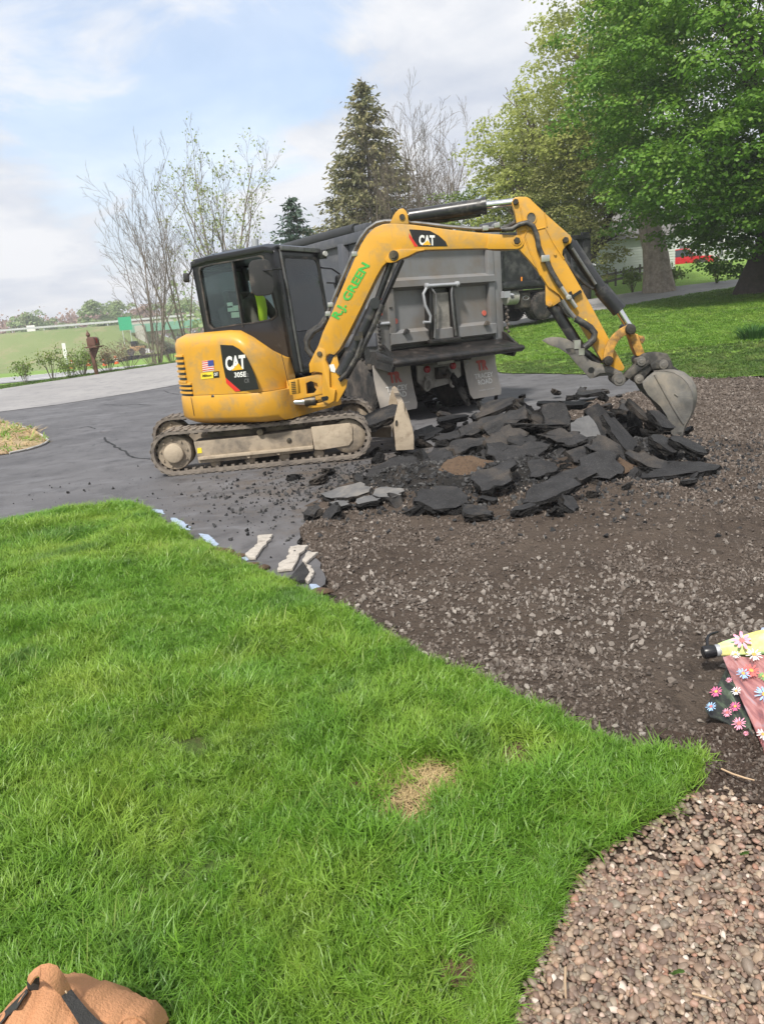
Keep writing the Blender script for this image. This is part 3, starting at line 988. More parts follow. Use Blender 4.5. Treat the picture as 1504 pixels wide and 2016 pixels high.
# ------------------------------------------------------------------ stones
def rock_mesh(name, seed, mat, npt=14, flat=.7, rnd=0):
    rg = np.random.default_rng(seed)
    bm = bmesh.new()
    for k in range(npt):
        v = rg.normal(size=3); v /= np.linalg.norm(v); v *= rg.uniform(.75, 1.0)
        bm.verts.new((v[0] * rg.uniform(.9, 1.1), v[1] * .85, v[2] * flat))
    r = bmesh.ops.convex_hull(bm, input=bm.verts[:])
    bmesh.ops.delete(bm, geom=[g for g in r['geom_interior'] if isinstance(g, bmesh.types.BMVert)], context='VERTS')
    for _ in range(rnd):
        bmesh.ops.subdivide_edges(bm, edges=bm.edges[:], cuts=1, use_grid_fill=True)
        bmesh.ops.smooth_vert(bm, verts=bm.verts[:], factor=.75, use_axis_x=True, use_axis_y=True, use_axis_z=True)
    bmesh.ops.recalc_face_normals(bm, faces=bm.faces)
    me = bpy.data.meshes.new(name); bm.to_mesh(me); bm.free()
    me.materials.append(mat)
    if rnd: me.shade_smooth()
    return me


def pebble_mesh(name, seed, mat, angular):
    rg = np.random.default_rng(seed)
    bm = bmesh.new()
    bmesh.ops.create_icosphere(bm, subdivisions=2, radius=1.0)
    cuts = [(rg.normal(size=3), rg.uniform(.55, .85)) for _ in range(7 if angular else 4)]
    cuts = [(n / np.linalg.norm(n), d) for n, d in cuts]
    ph = rg.uniform(0, 6, 6)
    for v in bm.verts:
        p = np.array(v.co)
        k = 1 + .10 * math.sin(2.1 * p[0] + ph[0]) * math.cos(1.9 * p[1] + ph[1]) + .08 * math.sin(3 * p[2] + ph[2])
        p = p * k
        for n, d in cuts:
            e = p @ n - d
            if e > 0: p = p - n * e * (.92 if angular else .75)
        v.co = (p[0], p[1] * .88, p[2] * .66)
    me = bpy.data.meshes.new(name); bm.to_mesh(me); bm.free()
    me.materials.append(mat); me.shade_smooth()
    if angular: me.set_sharp_from_angle(angle=R(35))
    return me


def stone_mat(name, stops, rough=.85, bump=.5, bscale=8.0):
    m = bpy.data.materials.new(name); m.use_nodes = True
    t = m.node_tree; b = t.nodes['Principled BSDF']
    oi = NN(t, 'ShaderNodeObjectInfo'); g = NN(t, 'ShaderNodeNewGeometry')
    c = ramp_n(t, oi.outputs['Random'], stops)
    n = noise_n(t, g.outputs['Position'], bscale * 6, 5, .65)
    hs = NN(t, 'ShaderNodeHueSaturation'); LK(t, c, hs.inputs['Color'])
    LK(t, math_n(t, 'ADD', math_n(t, 'MULTIPLY', n, .7), .65), hs.inputs['Value'])
    LK(t, hs.outputs[0], b.inputs['Base Color'])
    b.inputs['Roughness'].default_value = rough
    b.inputs['Specular IOR Level'].default_value = .35
    bn = NN(t, 'ShaderNodeBump', i_Strength=bump, i_Distance=.004); LK(t, n, bn.inputs['Height']); LK(t, bn.outputs[0], b.inputs['Normal'])
    return m


M['crushed'] = stone_mat('crushed_stone', [(0.0, (.075, .06, .05)), (.35, (.10, .079, .065)), (.7, (.13, .105, .087)), (.92, (.165, .138, .118)), (1.0, (.24, .21, .185))])
M['crushed_pale'] = stone_mat('pale_crushed_stone', [(0.0, (.11, .09, .076)), (.5, (.16, .135, .116)), (1.0, (.29, .26, .23))])
M['crumb'] = stone_mat('asphalt_crumb', [(0.0, (.018, .018, .019)), (.6, (.04, .04, .041)), (1.0, (.09, .088, .086))])
rk = [bpy.data.objects.new('crushed_stone', rock_mesh('crushed_stone', 40 + i, M['crushed'], 11 + i % 3, .6)) for i in range(8)]
rp = [bpy.data.objects.new('pale_stone', rock_mesh('pale_stone', 60 + i, M['crushed_pale'], 10 + i % 3, .6)) for i in range(4)]
M['clodmat'] = stone_mat('soil_crumb', [(0.0, (.035, .023, .017)), (.7, (.06, .042, .032)), (1.0, (.10, .075, .058))])
rd_ = [bpy.data.objects.new('soil_crumb', rock_mesh('soil_crumb', 90 + i, M['clodmat'], 12, .7)) for i in range(5)]
rc = [bpy.data.objects.new('asphalt_crumb', rock_mesh('asphalt_crumb', 70 + i, M['crumb'], 12, .6)) for i in range(5)]


def soil_top(x, y):
    return hz(x, y) + soil_z(x, y)


def vis(q, m=.6):
    return (q[:, 0] < -.56 * q[:, 1] - m) | (q[:, 0] > .62 * q[:, 1] + m)


SOILV = SOIL
PALE_C = [(np.array(gx(*p_)), r) for p_, r in (((985, 1195), .5), ((960, 1245), .45), ((1180, 1180), .6), ((930, 1205), .35), ((1400, 1190), .5), ((1060, 1300), .4), ((820, 1170), .5), ((1290, 1215), .4))]
q4 = sample_in(SOILV, 58000, rg, lambda q, r: vis(q) | (r.uniform(size=len(q)) > np.clip(3.6 / np.maximum(q[:, 1], 1), .10, 1)) | inside(LAWN, q[:, 0], q[:, 1]) |
               ((vnoise(q[:, 0], q[:, 1], .9, 21) * .6 + vnoise(q[:, 0], q[:, 1], 2.6, 22) * .4 < .47) & (r.uniform(size=len(q)) < .80)))
x, y = q4[:, 0], q4[:, 1]
s4 = (.006 + .0105 * rg.power(.5, len(x))) * (1 + np.clip(y - 4, 0, 8) * .16) * rg.uniform(.7, 1.25, len(x))
scatter('crushed_gravel', np.c_[x, y, soil_top(x, y) + s4 * .25], np.c_[s4, s4, s4], rg.uniform(0, 6.28, (len(x), 3)), rk)
qd = sample_in(DIRT, 1500, rg)
sd4 = .004 + .010 * rg.power(.4, len(qd))
scatter('bed_gravel', np.c_[qd, hz(qd[:, 0], qd[:, 1]) + .028 + (vnoise(qd[:, 0], qd[:, 1], 9, 5) - .5) * .05 - .02 + sd4 * .2], np.c_[sd4, sd4, sd4], rg.uniform(0, 6.28, (len(qd), 3)), [bpy.data.objects.new('crushed_stone', o_.data) for o_ in rk[:4]] + rd_)
q5 = sample_in(SOILV, 5200, rg, lambda q, r: vis(q) | inside(LAWN, q[:, 0], q[:, 1]) |
               (r.uniform(size=len(q)) > .05 + .9 * np.maximum.reduce([np.exp(-((q[:, 0] - c[0]) ** 2 + (q[:, 1] - c[1]) ** 2) / (rad * rad)) for c, rad in PALE_C])))
x, y = q5[:, 0], q5[:, 1]
s5 = (.008 + .018 * rg.power(.6, len(x))) * rg.uniform(.7, 1.2, len(x))
scatter('pale_gravel', np.c_[x, y, soil_top(x, y) + s5 * .3], np.c_[s5, s5, s5], rg.uniform(0, 6.28, (len(x), 3)), rp)
# asphalt crumbs: round the heap and over the edge of the drive
HEAPC = np.array([1.4, 7.2])
FINES = [(HEAPC[0] + 1.75 * math.cos(a_), HEAPC[1] + 1.0 * math.sin(a_)) for a_ in np.linspace(0, 2 * PI, 25)[:-1]]
M['fines'] = ground_mat('asphalt_fines', [(.022, .021, .020), (.038, .034, .031), (.085, .068, .055)], (2.5, 7), bump=1.0, bscale=55, bdist=.05)
sheet('asphalt_fines', wobble(FINES, .12, .05, 12), .07, .0, M['fines'], lambda x, y: soil_z(x, y) + .075 * smooth(0, .5, edge_dist(FINES, x, y)) - .012 + (vnoise(x, y, 7, 9) - .5) * .03)
q6 = rg.normal(size=(17000, 2)) * (1.15, .72) + HEAPC
q6b = rg.normal(size=(500, 2)) * (1.0, .7) + np.array(gx(700, 930))
q6c = rg.normal(size=(260, 2)) * (2.2, .9) + np.array(gx(420, 950))
q6 = np.r_[q6, q6b, q6c]
q6 = q6[~inside(LAWN, q6[:, 0], q6[:, 1]) & (q6[:, 1] > 3)]
x, y = q6[:, 0], q6[:, 1]
ins = inside(DRIVE, x, y)
z = np.where(ins, hz(x, y), soil_top(x, y) + .06 * inside(FINES, x, y) * smooth(0, .5, edge_dist(FINES, x, y)))
s6 = .005 + .030 * rg.power(.24, len(x))
scatter('asphalt_crumbs', np.c_[x, y, np.maximum(z, np.where(ins, hz(x, y), -9)) + s6 * .3], np.c_[s6, s6, s6], rg.uniform(0, 6.28, (len(x), 3)), rc)

# river pebbles: the 300 nearest as pieces of the bed, the others as one part
PEBC = [(0.0, (0.096, 0.065, 0.053)), (.12, (0.176, 0.128, 0.100)), (.25, (0.205, 0.130, 0.095)), (.38, (0.187, 0.157, 0.126)), (.50, (0.295, 0.216, 0.153)), (.62, (0.227, 0.157, 0.116)), (.74, (0.221, 0.189, 0.148)), (.85, (0.375, 0.287, 0.206)), (.94, (0.284, 0.152, 0.106)), (1.0, (0.590, 0.508, 0.433))]
M['pebble'] = stone_mat('river_pebble', PEBC, rough=.5, bump=.25, bscale=14)
pm = [pebble_mesh('pebble', 80 + i, M['pebble'], i % 4 == 0) for i in range(12)]
cell = .0138
pts = []
xs = [p[0] for p in PEB]; ys = [p[1] for p in PEB]
for lay in (0, 1):
    gy = min(ys)
    while gy < max(ys):
        g_x = min(xs)
        while g_x < max(xs):
            pts.append((g_x + rg.uniform(-.5, .5) * cell, gy + rg.uniform(-.5, .5) * cell, lay))
            g_x += cell * (1 if lay == 0 else 1.35)
        gy += cell * (.85 if lay == 0 else 1.2)
pts = np.array(pts)
ok = inside(PEB, pts[:, 0], pts[:, 1]) & (np.abs(pts[:, 0]) < .58 * pts[:, 1] + .12) & (pts[:, 1] > 1.15)
earthy = vnoise(pts[:, 0], pts[:, 1], 4.2, 31)
ed = edge_dist(PEB_EDGE + [PEB_EDGE[-1]], pts[:, 0], pts[:, 1])
top = smooth(1.85, 2.3, pts[:, 1])
ok &= ~((earthy < .30 + .30 * top) & (rg.uniform(size=len(pts)) < .35 + .4 * top))
pts = pts[ok]
sz = .0076 * np.exp(rg.normal(0, .24, len(pts))) * (1 + .75 * (rg.uniform(size=len(pts)) > .94))
sz = np.minimum(sz, .0165)
zb = -.02 + hz(pts[:, 0], pts[:, 1]) + np.where(pts[:, 2] == 0, .003, .0105) + rg.uniform(-.002, .003, len(pts))
order = np.argsort(-(sz * (1 + .6 * (pts[:, 2] == 1)) / np.hypot(pts[:, 0], pts[:, 1])))
infr = []
for k in order:
    q = CAMROT.inverted() @ (Vector((pts[k, 0], pts[k, 1], zb[k])) - Vector((0, 0, EYE)))
    px, py = 752 + FPX * q.x / -q.z, 1008 - FPX * q.y / -q.z
    if 5 < px < 1500 and 1400 < py < 2012 and pts[k, 2] == 1: infr.append(k)
    if len(infr) == 300: break
infr_s = set(infr)
rest = np.array([k for k in range(len(pts)) if k not in infr_s])


def peb_rot(n):
    return np.c_[rg.normal(0, .35, n), rg.normal(0, .35, n), rg.uniform(0, 6.28, n)]


PR = peb_rot(len(pts))
for k in infr:
    o = bpy.data.objects.new('pebble', pm[k % 12]); COL.objects.link(o)
    o.location = (pts[k, 0], pts[k, 1], zb[k]); s = sz[k]
    o.scale = (s * rg.uniform(1.1, 1.5), s * 1.05, s * 1.05); o.rotation_euler = PR[k]
    o.parent = bed
pp = [bpy.data.objects.new('small_pebble', m_) for m_ in pm]
s = sz[rest]
o = scatter('pebbles', np.c_[pts[rest][:, :2], zb[rest]], np.c_[s * rg.uniform(1.05, 1.45, len(s)), s, s], PR[rest], pp)
o.parent = bed
# ------------------------------------------------------------------ machine materials
YEL = (.60, .305, .026)
M['yellow'] = material('yellow_paint', YEL, .42, var=.06, vscale=2.5, dirt=(.36, .24, .10), dirt_amt=.26, dscale=4.5, bump=.08, bscale=25, coat=.12, streak=(6, 6, .7))
M['yellow_worn'] = material('worn_yellow_paint', (.56, .29, .05), .55, var=.12, vscale=5, dirt=(.07, .055, .045), dirt_amt=.42, dscale=9, bump=.2, bscale=40)
M['black'] = material('black_paint', (.011, .011, .013), .33, var=.2, vscale=4, dirt=(.07, .065, .06), dirt_amt=.04, dscale=5, bump=.03, bscale=50)
M['blackmat'] = material('black_rubber', (.022, .022, .023), .7, var=.2, vscale=8, dirt=(.12, .10, .085), dirt_amt=.25, dscale=6, bump=.2, bscale=60)
M['cyl'] = material('cylinder_black', (.022, .023, .026), .32, var=.25, vscale=5, dirt=(.11, .10, .09), dirt_amt=.2, dscale=7)
M['chrome'] = material('chrome_rod', (.72, .72, .73), .16, metal=1.0, var=.05)
M['steelpin'] = material('greasy_pin', (.055, .05, .045), .45, metal=.6, var=.3, dirt=(.2, .16, .1), dirt_amt=.3)
M['mud'] = material('dusty_steel', (.33, .27, .20), .88, var=.16, vscale=4, dirt=(.13, .11, .09), dirt_amt=.40, dscale=5, bump=.35, bscale=30)
M['mudlight'] = material('dried_mud', (.40, .33, .245), .92, var=.12, vscale=5, dirt=(.22, .17, .12), dirt_amt=.25, dscale=7, bump=.5, bscale=28)
M['rubbertrack'] = material('dusty_rubber_track', (.235, .20, .165), .9, var=.2, vscale=6, dirt=(.07, .06, .055), dirt_amt=.42, dscale=6, bump=.4, bscale=45)
M['worn'] = material('worn_bucket_steel', (.165, .16, .15), .5, metal=.35, var=.35, vscale=5, dirt=(.33, .29, .235), dirt_amt=.30, dscale=3.2, bump=.2, bscale=40, streak=(1.5, 1.5, 9))
M['worndark'] = material('dark_worn_steel', (.05, .048, .046), .55, metal=.3, var=.25, vscale=6, dirt=(.20, .175, .14), dirt_amt=.25, dscale=6, bump=.2, bscale=50)
M['thumbsteel'] = material('thumb_steel', (.13, .125, .118), .58, metal=.3, var=.25, vscale=7, dirt=(.25, .22, .18), dirt_amt=.32, dscale=5, bump=.2, bscale=50)
M['cabglass'] = glass('tinted_cab_glass', (.88, 1.0, .975), gloss=.0, dust=.015)
M['frontglass'] = glass('cab_front_glass', (.74, .80, .80), gloss=.02, dust=.06)
M['seat'] = material('seat_vinyl', (.03, .03, .032), .6, var=.2)
M['hose'] = material('hydraulic_hose', (.03, .029, .03), .5, var=.3, dirt=(.13, .12, .1), dirt_amt=.3, dscale=12)
M['pipe'] = material('steel_pipe', (.20, .20, .20), .4, metal=.6, var=.2, dirt=(.10, .09, .08), dirt_amt=.3, dscale=9)
M['fitting'] = material('zinc_fitting', (.50, .49, .46), .35, metal=.8, var=.15)
M['decalblack'] = material('black_decal', (.012, .012, .013), .35, var=.1)
M['decalwhite'] = material('white_decal', (.72, .72, .69), .45, var=.12, vscale=15, spots=(45, .1, (.3, .28, .24)))
M['decalred'] = material('red_decal', (.62, .03, .02), .4, var=.06)
M['decalgold'] = material('gold_decal', (.75, .40, .02), .4, var=.04)
M['decalgrey'] = material('worn_grey_decal', (.12, .12, .12), .5)
M['decalblue'] = material('blue_decal', (.04, .06, .25), .4)
M['decalyellow'] = material('yellow_sticker', (.78, .62, .04), .45)
M['green'] = material('green_stencil', (.045, .42, .06), .55, var=.25, vscale=20, spots=(38, .35, (.45, .24, .03)))
M['lamp'] = material('lamp_lens', (.45, .45, .42), .2, var=.05)
M['mirror'] = material('mirror_glass', (.55, .57, .58), .08, metal=1.0, var=.03)

c1 = lambda x, y: (280 + x / 3.1333, 440 + y / 3.1333)
c2 = lambda x, y: (600 + x / 3.1333, 380 + y / 3.1333)
c3 = lambda x, y: (960 + x / 3.1333, 370 + y / 3.1333)

# ------------------------------------------------------------------ excavator
HEAD = R(27)
E0 = Vector((-1.42, 9.62, 0))
HA = Vector((math.cos(HEAD), -math.sin(HEAD), 0))       # the house looks this way
LA = Vector((math.sin(HEAD), math.cos(HEAD), 0))        # its left side
UP = Vector((0, 0, 1))
exc = thing('excavator', 'yellow tracked mini excavator with black cab reaching its bucket to the rubble', 'excavator', E0)


def H(h, l, z):
    return E0 + HA * h + LA * l + UP * z


def eb(mb, name, mat, parent=None, **k):
    return mb.build(name, M[mat], parent or exc, E0, **k)


# --- tracks
def track(Y0, near):
    pl = plane((0, Y0, 0), 0.0)
    A = pl(342, 897); B = pl(685, 853)
    ra = .262
    za = ra + .005
    A.z = za; B.z = za + .015; 
    if not near:
        A = Vector((A.x + .02, Y0, A.z)); B = Vector((B.x + .10, Y0, B.z))
    wid = .40

    def loop(r, n=14):
        pts = []
        for k in range(n + 1):
            a = PI / 2 + PI * k / n
            pts.append(A + Vector((math.cos(a) * r, 0, math.sin(a) * r)))
        for k in range(n + 1):
            a = -PI / 2 + PI * k / n
            pts.append(B + Vector((math.cos(a) * r, 0, math.sin(a) * r)))
        return pts
    # finely spaced points along the loop, with the upper run sagging a little over its roller
    def fine(r, step=.05):
        L = loop(r, 18); out = []
        for i in range(len(L)):
            a, b = L[i], L[(i + 1) % len(L)]
            m = max(1, int((b - a).length / step))
            for k in range(m):
                q = a + (b - a) * (k / m)
                out.append(q)
        for q in out:
            if q.z > A.z + r * .8:
                q.z -= .012 * math.sin(PI * (q.x - A.x) / (B.x - A.x)) if A.x < q.x < B.x else 0
        return out
    W_ = Vector((0, wid, 0))
    tr = MB().ring(fine(ra), fine(ra - .04), W_)
    t = eb(tr, 'track', 'rubbertrack', bevel=0)
    lugs = MB()
    fo = fine(ra, .045)
    acc = 0.0
    tot = sum((fo[(i + 1) % len(fo)] - fo[i]).length for i in range(len(fo)))
    nl = int(tot / .092)
    d = 0.0; i = 0; seg = 0.0
    for k in range(nl):
        tgt = tot * k / nl
        while acc + (fo[(i + 1) % len(fo)] - fo[i]).length < tgt:
            acc += (fo[(i + 1) % len(fo)] - fo[i]).length; i += 1
        a, b = fo[i % len(fo)], fo[(i + 1) % len(fo)]
        tn = (b - a).normalized()
        q = a + tn * (tgt - acc)
        n = Vector((tn.z, 0, -tn.x))
        if n.dot(q - (A + B) / 2) < 0: n = -n
        for (y0, y1, sh) in ((.0, .19, .0), (.21, .40, .045)):
            c = q + tn * sh + n * .001 + Vector((0, (y0 + y1) / 2, 0))
            lugs.add([c + tn * (i1 * .022 * (1.0 if j < 0 else .75)) + n * (j * .009) + Vector((0, (y1 - y0) / 2 * s, 0)) for j in (-1, 1) for s in (-1, 1) for i1 in (-1, 1)],
                     [(0, 2, 3, 1), (4, 5, 7, 6), (0, 1, 5, 4), (2, 6, 7, 3), (0, 4, 6, 2), (1, 3, 7, 5)])
        # guide teeth on the inside
        c = q - n * .052 + Vector((0, .10, 0))
        lugs.add([c + tn * (i1 * .018) + n * (j * .012) + Vector((0, .03 * s, 0)) for j in (-1, 1) for s in (-1, 1) for i1 in (-1, 1)],
                 [(0, 2, 3, 1), (4, 5, 7, 6), (0, 1, 5, 4), (2, 6, 7, 3), (0, 4, 6, 2), (1, 3, 7, 5)])
    eb(lugs, 'track_lug', 'rubbertrack', t, kind='stuff', smooth_=False)
    y_ = lambda v: Vector((0, v, 0))
    # sprocket with its dusty hub at the rear, idler plate at the front
    sp = MB().lathe(A + y_(.06), (0, 1, 0), [(0, .195), (.02, .205), (.25, .205)], 24)
    so = eb(sp, 'sprocket', 'mud')
    hub = MB().lathe(A + y_(-.005), (0, 1, 0), [(0, .095), (.012, .112), (.07, .115)], 28)
    eb(hub, 'hub', 'mudlight', so)
    bl = MB()
    for k in range(9):
        a = 2 * PI * k / 9 + .2
        bl.lathe(A + Vector((math.cos(a) * .158, .042, math.sin(a) * .158)), (0, 1, 0), [(0, .012), (.02, .013)], 6)
    eb(bl, 'bolt', 'mud', so, kind='stuff')
    idl = MB().lathe(B + y_(.05), (0, 1, 0), [(0, .16), (.03, .2), (.27, .2)], 24)
    eb(idl, 'idler', 'mud')
    # side frame
    def fx(px, py):
        q = pl(*c1(px, py)); return q
    if near:
        beam = [fx(312, 1352), fx(660, 1318), fx(1045, 1268), fx(1055, 1408), fx(700, 1452), fx(345, 1486), fx(330, 1430)]
        plate = [fx(1040, 1258), fx(1280, 1232), fx(1296, 1255), fx(1298, 1340), fx(1275, 1372), fx(1105, 1400), fx(1062, 1398)]
        fr = MB().prism([q + y_(.05) for q in beam], (0, .28, 0))
        fo_ = eb(fr, 'track_frame', 'mud', bevel=.012)
        eb(MB().prism([q + y_(.028) for q in plate], (0, .1, 0)), 'idler_cover', 'mudlight', bevel=.01)
        ledge = MB().beam(fx(345, 1452) + y_(.03), fx(1055, 1382) + y_(.03), .06, .035)
        eb(ledge, 'frame_ledge', 'mudlight', fo_, bevel=.006)
        sl = [fx(*q) for q in ((335, 1390), (362, 1387), (365, 1420), (338, 1423))]
        eb(MB().prism([q + y_(.046) for q in sl], (0, .006, 0)), 'warning_sticker', 'decalyellow', fo_)
        for (px, py) in ((905, 1342),):
            eb(MB().lathe(fx(px, py) + y_(.035), (0, 1, 0), [(0, .02), (.004, .03), (.03, .03)], 16), 'grease_port', 'steelpin', fo_)
        for (px, py) in ((655, 1440), (840, 1420)):
            eb(MB().lathe(fx(px, py) + y_(.02), (0, 1, 0), [(0, .018), (.01, .026), (.03, .026)], 10), 'bolt', 'mudlight', fo_)
        eb(MB().lathe(fx(727, 1288) + y_(.01), (0, 1, 0), [(0, .035), (.02, .045), (.2, .045)], 16), 'top_roller', 'steelpin')
        for k in range(4):
            q = A + (B - A) * (.22 + .2 * k)
            eb(MB().lathe(Vector((q.x, Y0 + .09, .10)), (0, 1, 0), [(0, .04), (.015, .062), (.22, .062)], 14), 'bottom_roller', 'mud')
    else:
        fr = MB().beam(A + y_(.2), B + y_(.2), .2, .22)
        eb(fr, 'track_frame', 'mud')
    return A, B


TA, TB = track(8.70, True)
track(8.70 + 1.56, False)
# car body between the tracks, slew ring
eb(MB().box(E0 + Vector((0, 0, .36)), (1.15, 1.30, .20)).box(E0 + Vector((0, 0, .30)), (1.5, .5, .16)), 'carbody', 'mud', bevel=.02)
eb(MB().lathe(E0 + UP * .44, (0, 0, 1), [(0, .42), (.06, .44), (.14, .44)], 32), 'slew_ring', 'steelpin')

# --- dozer blade, seen end on
bx = 0.245
bt = G(800, 886)
BY0, BY1 = 8.62, 10.58
bpl = plane((0, BY0, 0), 0)
prof = [bpl(560 + x / 1.593, 740 + y / 1.593) for x, y in ((343, 165), (344, 138), (356, 86), (364, 79), (375, 86), (377, 108), (384, 124), (394, 142), (402, 165), (406, 190), (406, 231), (350, 234))]
dz = min(p.z for p in prof)
blade = eb(MB().prism([p + Vector((0, 0, 0)) for p in prof], (0, .03, 0)), 'blade_end', 'mudlight', bevel=.006)
pr2 = [Vector((p.x, BY0 + .03, p.z)) for p in (prof[2], prof[4], prof[6], prof[8], prof[10], prof[11])]
mold = MB().loft([[q + Vector((0, d, 0)) for q in (pr2[0], pr2[1], pr2[2] + Vector((.02, 0, 0)), pr2[3] + Vector((-.0, 0, 0)), pr2[4], pr2[5], pr2[2] + Vector((-.03, 0, -.05)))] for d in (0, BY1 - BY0)])
bl_o = eb(mold, 'dozer_blade', 'mud')
eb(MB().prism([Vector((p.x, BY1, p.z)) for p in prof], (0, .03, 0)), 'blade_end', 'mudlight')
slot = [bpl(*c2(566 + 9 * math.cos(a), 1420 + 20 * math.sin(a)), -.004) for a in np.linspace(0, 2 * PI, 14)[:-1]]
eb(MB().prism(slot, (0, .006, 0)), 'slot', 'steelpin', blade)
for yy in (9.25, 10.0):
    eb(MB().beam((-.42, yy, .28), (.20, yy, .22), .13, .13), 'blade_arm', 'mud', bevel=.012)
eb(MB().tube([(-.45, 9.62, .42), (-.18, 9.62, .40)], .05, 12).tube([(-.2, 9.62, .40), (.16, 9.62, .30)], .028, 10), 'blade_cylinder', 'cyl')

# --- house: yellow shell with a rounded tail
def foot(inset, hmax, n=40):
    """outline (h, l): superellipse tail, straight right side, rounded front corner"""
    pts = []
    a_, b_ = .79 - inset, .93 - inset
    for k in range(n + 1):
        t = PI / 2 + PI * k / n            # left -> tail -> right
        c, s = math.cos(t), math.sin(t)
        pts.append((-abs(c) ** (2 / 2.7) * a_, math.copysign(abs(s) ** (2 / 2.7) * b_, s)))
    return pts


def ztop(h):
    if h < .25: return 1.60
    u = min(1.0, (h - .25) / .515)
    return .93 + .67 * math.sqrt(max(0, 1 - u ** 2.3))


hood_rings = []
HN = 26
for lv in range(14):
    t = lv / 13
    row = []
    ins = 0.0 if t < .8 else .14 * (1 - math.sqrt(max(0, 1 - ((t - .8) / .2) ** 2)))
    ft = foot(ins, 0)
    for (h, l) in ft[10:]:
        row.append((h, l))
    for k in range(1, 9):
        row.append((.46 * k / 8, -(.93 - ins)))
    for k in range(1, 11):
        th_ = PI / 2 * k / 10
        row.append((.46 + .30 * math.sin(th_) - ins * .3, -.93 + ins + .45 * (1 - math.cos(th_))))
    row += [(.76 - ins * .3, -.30)]
    row = [(h, l) for h, l in row]
    rr = []
    for (h, l) in row:
        zt = ztop(h)
        rr.append(H(h, l, .90 + t * (zt - .90)))
    hood_rings.append(rr)
hood = MB().loft(hood_rings, cap=True)
hood_o = eb(hood, 'hood', 'yellow', angle=50)
# frame skirt
sk = []
for (z, ins) in ((.555, .10), (.60, .02), (.64, -.015), (.86, -.015), (.895, .0)):
    row = [(h, l) for h, l in foot(ins, 0)]
    row += [(.40, -(.93 - ins)), (.62, -(.91 - ins)), (.80, -.78 + ins), (.84, -.6), (.84, .6), (.5, .93 - ins)]
    sk.append([H(h, l, z) for h, l in row])
skirt = eb(MB().loft(sk), 'counterweight', 'yellow', angle=45)
# seams and step of the counterweight
eb(MB().beam(H(-.30, -.925, .66), H(-.30, -.935, .88), .004, .006), 'seam', 'blackmat', skirt)
# engine deck behind and beside the cab, and floor plate
eb(MB().prism([H(-.6, -.7, .90), H(.40, -.75, .90), H(.75, -.3, .90), H(.80, .86, .90), H(-.6, .8, .90), H(-.72, .4, .90)], (0, 0, .06)), 'cab_floor', 'black')

# louvres at the tail: deep slots with lips, one part each
spl = plane(H(0, -.93, 0), -HEAD)


def hood_at(h):
    """right hand outline of the hood at height of the louvres: point and outward normal for a given h on the tail corner"""
    a_, b_ = .79, .93
    s = max(0.0, 1 - (abs(h) / a_) ** 2.7) ** (1 / 2.7)
    p = H(h, -b_ * s, 0)
    e = 1e-3
    s2 = max(0.0, 1 - (abs(h + e) / a_) ** 2.7) ** (1 / 2.7)
    q = H(h + e, -b_ * s2, 0)
    t = (q - p).normalized()
    return p, Vector((t.y, -t.x, 0))


for (z0, n_, h0, h1) in ((1.335, 6, -.775, -.36), (1.01, 3, -.75, -.28)):
    for k in range(n_):
        zz_ = z0 - .060 * k if n_ == 6 else z0 - .052 * k
        rows = []
        for h in np.linspace(h0, h1, 15):
            p, n = hood_at(h)
            p = Vector((p.x, p.y, 0))
            rows.append([p + n * .002 + UP * (zz_ - .020), p + n * .002 + UP * (zz_ + .008), p + n * .004 + UP * (zz_ + .008), p + n * .004 + UP * (zz_ - .020)])
        eb(MB().loft(rows), 'louvre_slot', 'decalblack', hood_o)
        rows = []
        for h in np.linspace(h0, h1, 15):
            p, n = hood_at(h)
            rows.append([p - n * .002 + UP * (zz_ + .010), p + n * .022 + UP * (zz_ + .010), p + n * .020 + UP * (zz_ + .028), p - n * .002 + UP * (zz_ + .036)])
        eb(MB().loft(rows), 'louvre_lip', 'yellow', hood_o)

# decals on the hood side, traced on its plane
dd = lambda x, y, o=-.004: spl(*c1(x, y), o)


def decal(pts, mat, name, parent=hood_o, off=-.004, f=None):
    f = f or dd
    return eb(MB().prism([f(x, y, off) for x, y in pts], LA * .003), name, mat, parent, smooth_=False)


decal([(482, 748), (560, 752), (600, 775), (640, 815), (672, 880), (700, 950), (720, 1022), (600, 1036), (515, 952), (498, 870)], 'decalblack', 'badge_panel')
decal([(515, 952), (607, 1033), (575, 1037), (520, 985)], 'decalred', 'badge_stripe', off=-.0065)
ux = (dd(640, 900) - dd(510, 912)).normalized()
vx = (dd(512, 824) - dd(518, 910)).normalized()


def side_text(s, x, y, w, h, mat, bold=.02, f=dd, u=None, v=None, parent=hood_o, off=-.008, name='lettering'):
    a = f(x, y, off)
    b = f(x + w, y, off); c = f(x, y - h, off)
    return text_obj(name, s, M[mat], parent, E0, a, u or ux, v or vx, width=(b - a).length, height=(c - a).length, bold=bold)


side_text('CAT', 517, 909, 126, 88, 'decalwhite', bold=.045)
decal([(552, 908), (594, 862), (622, 900)], 'decalgold', 'badge_triangle', off=-.0095)
side_text('305E', 570, 951, 74, 32, 'decalwhite', bold=.03)
side_text('2', 645, 946, 14, 22, 'decalgrey', bold=.02)
side_text('CR', 632, 984, 32, 26, 'decalgrey', bold=.02)
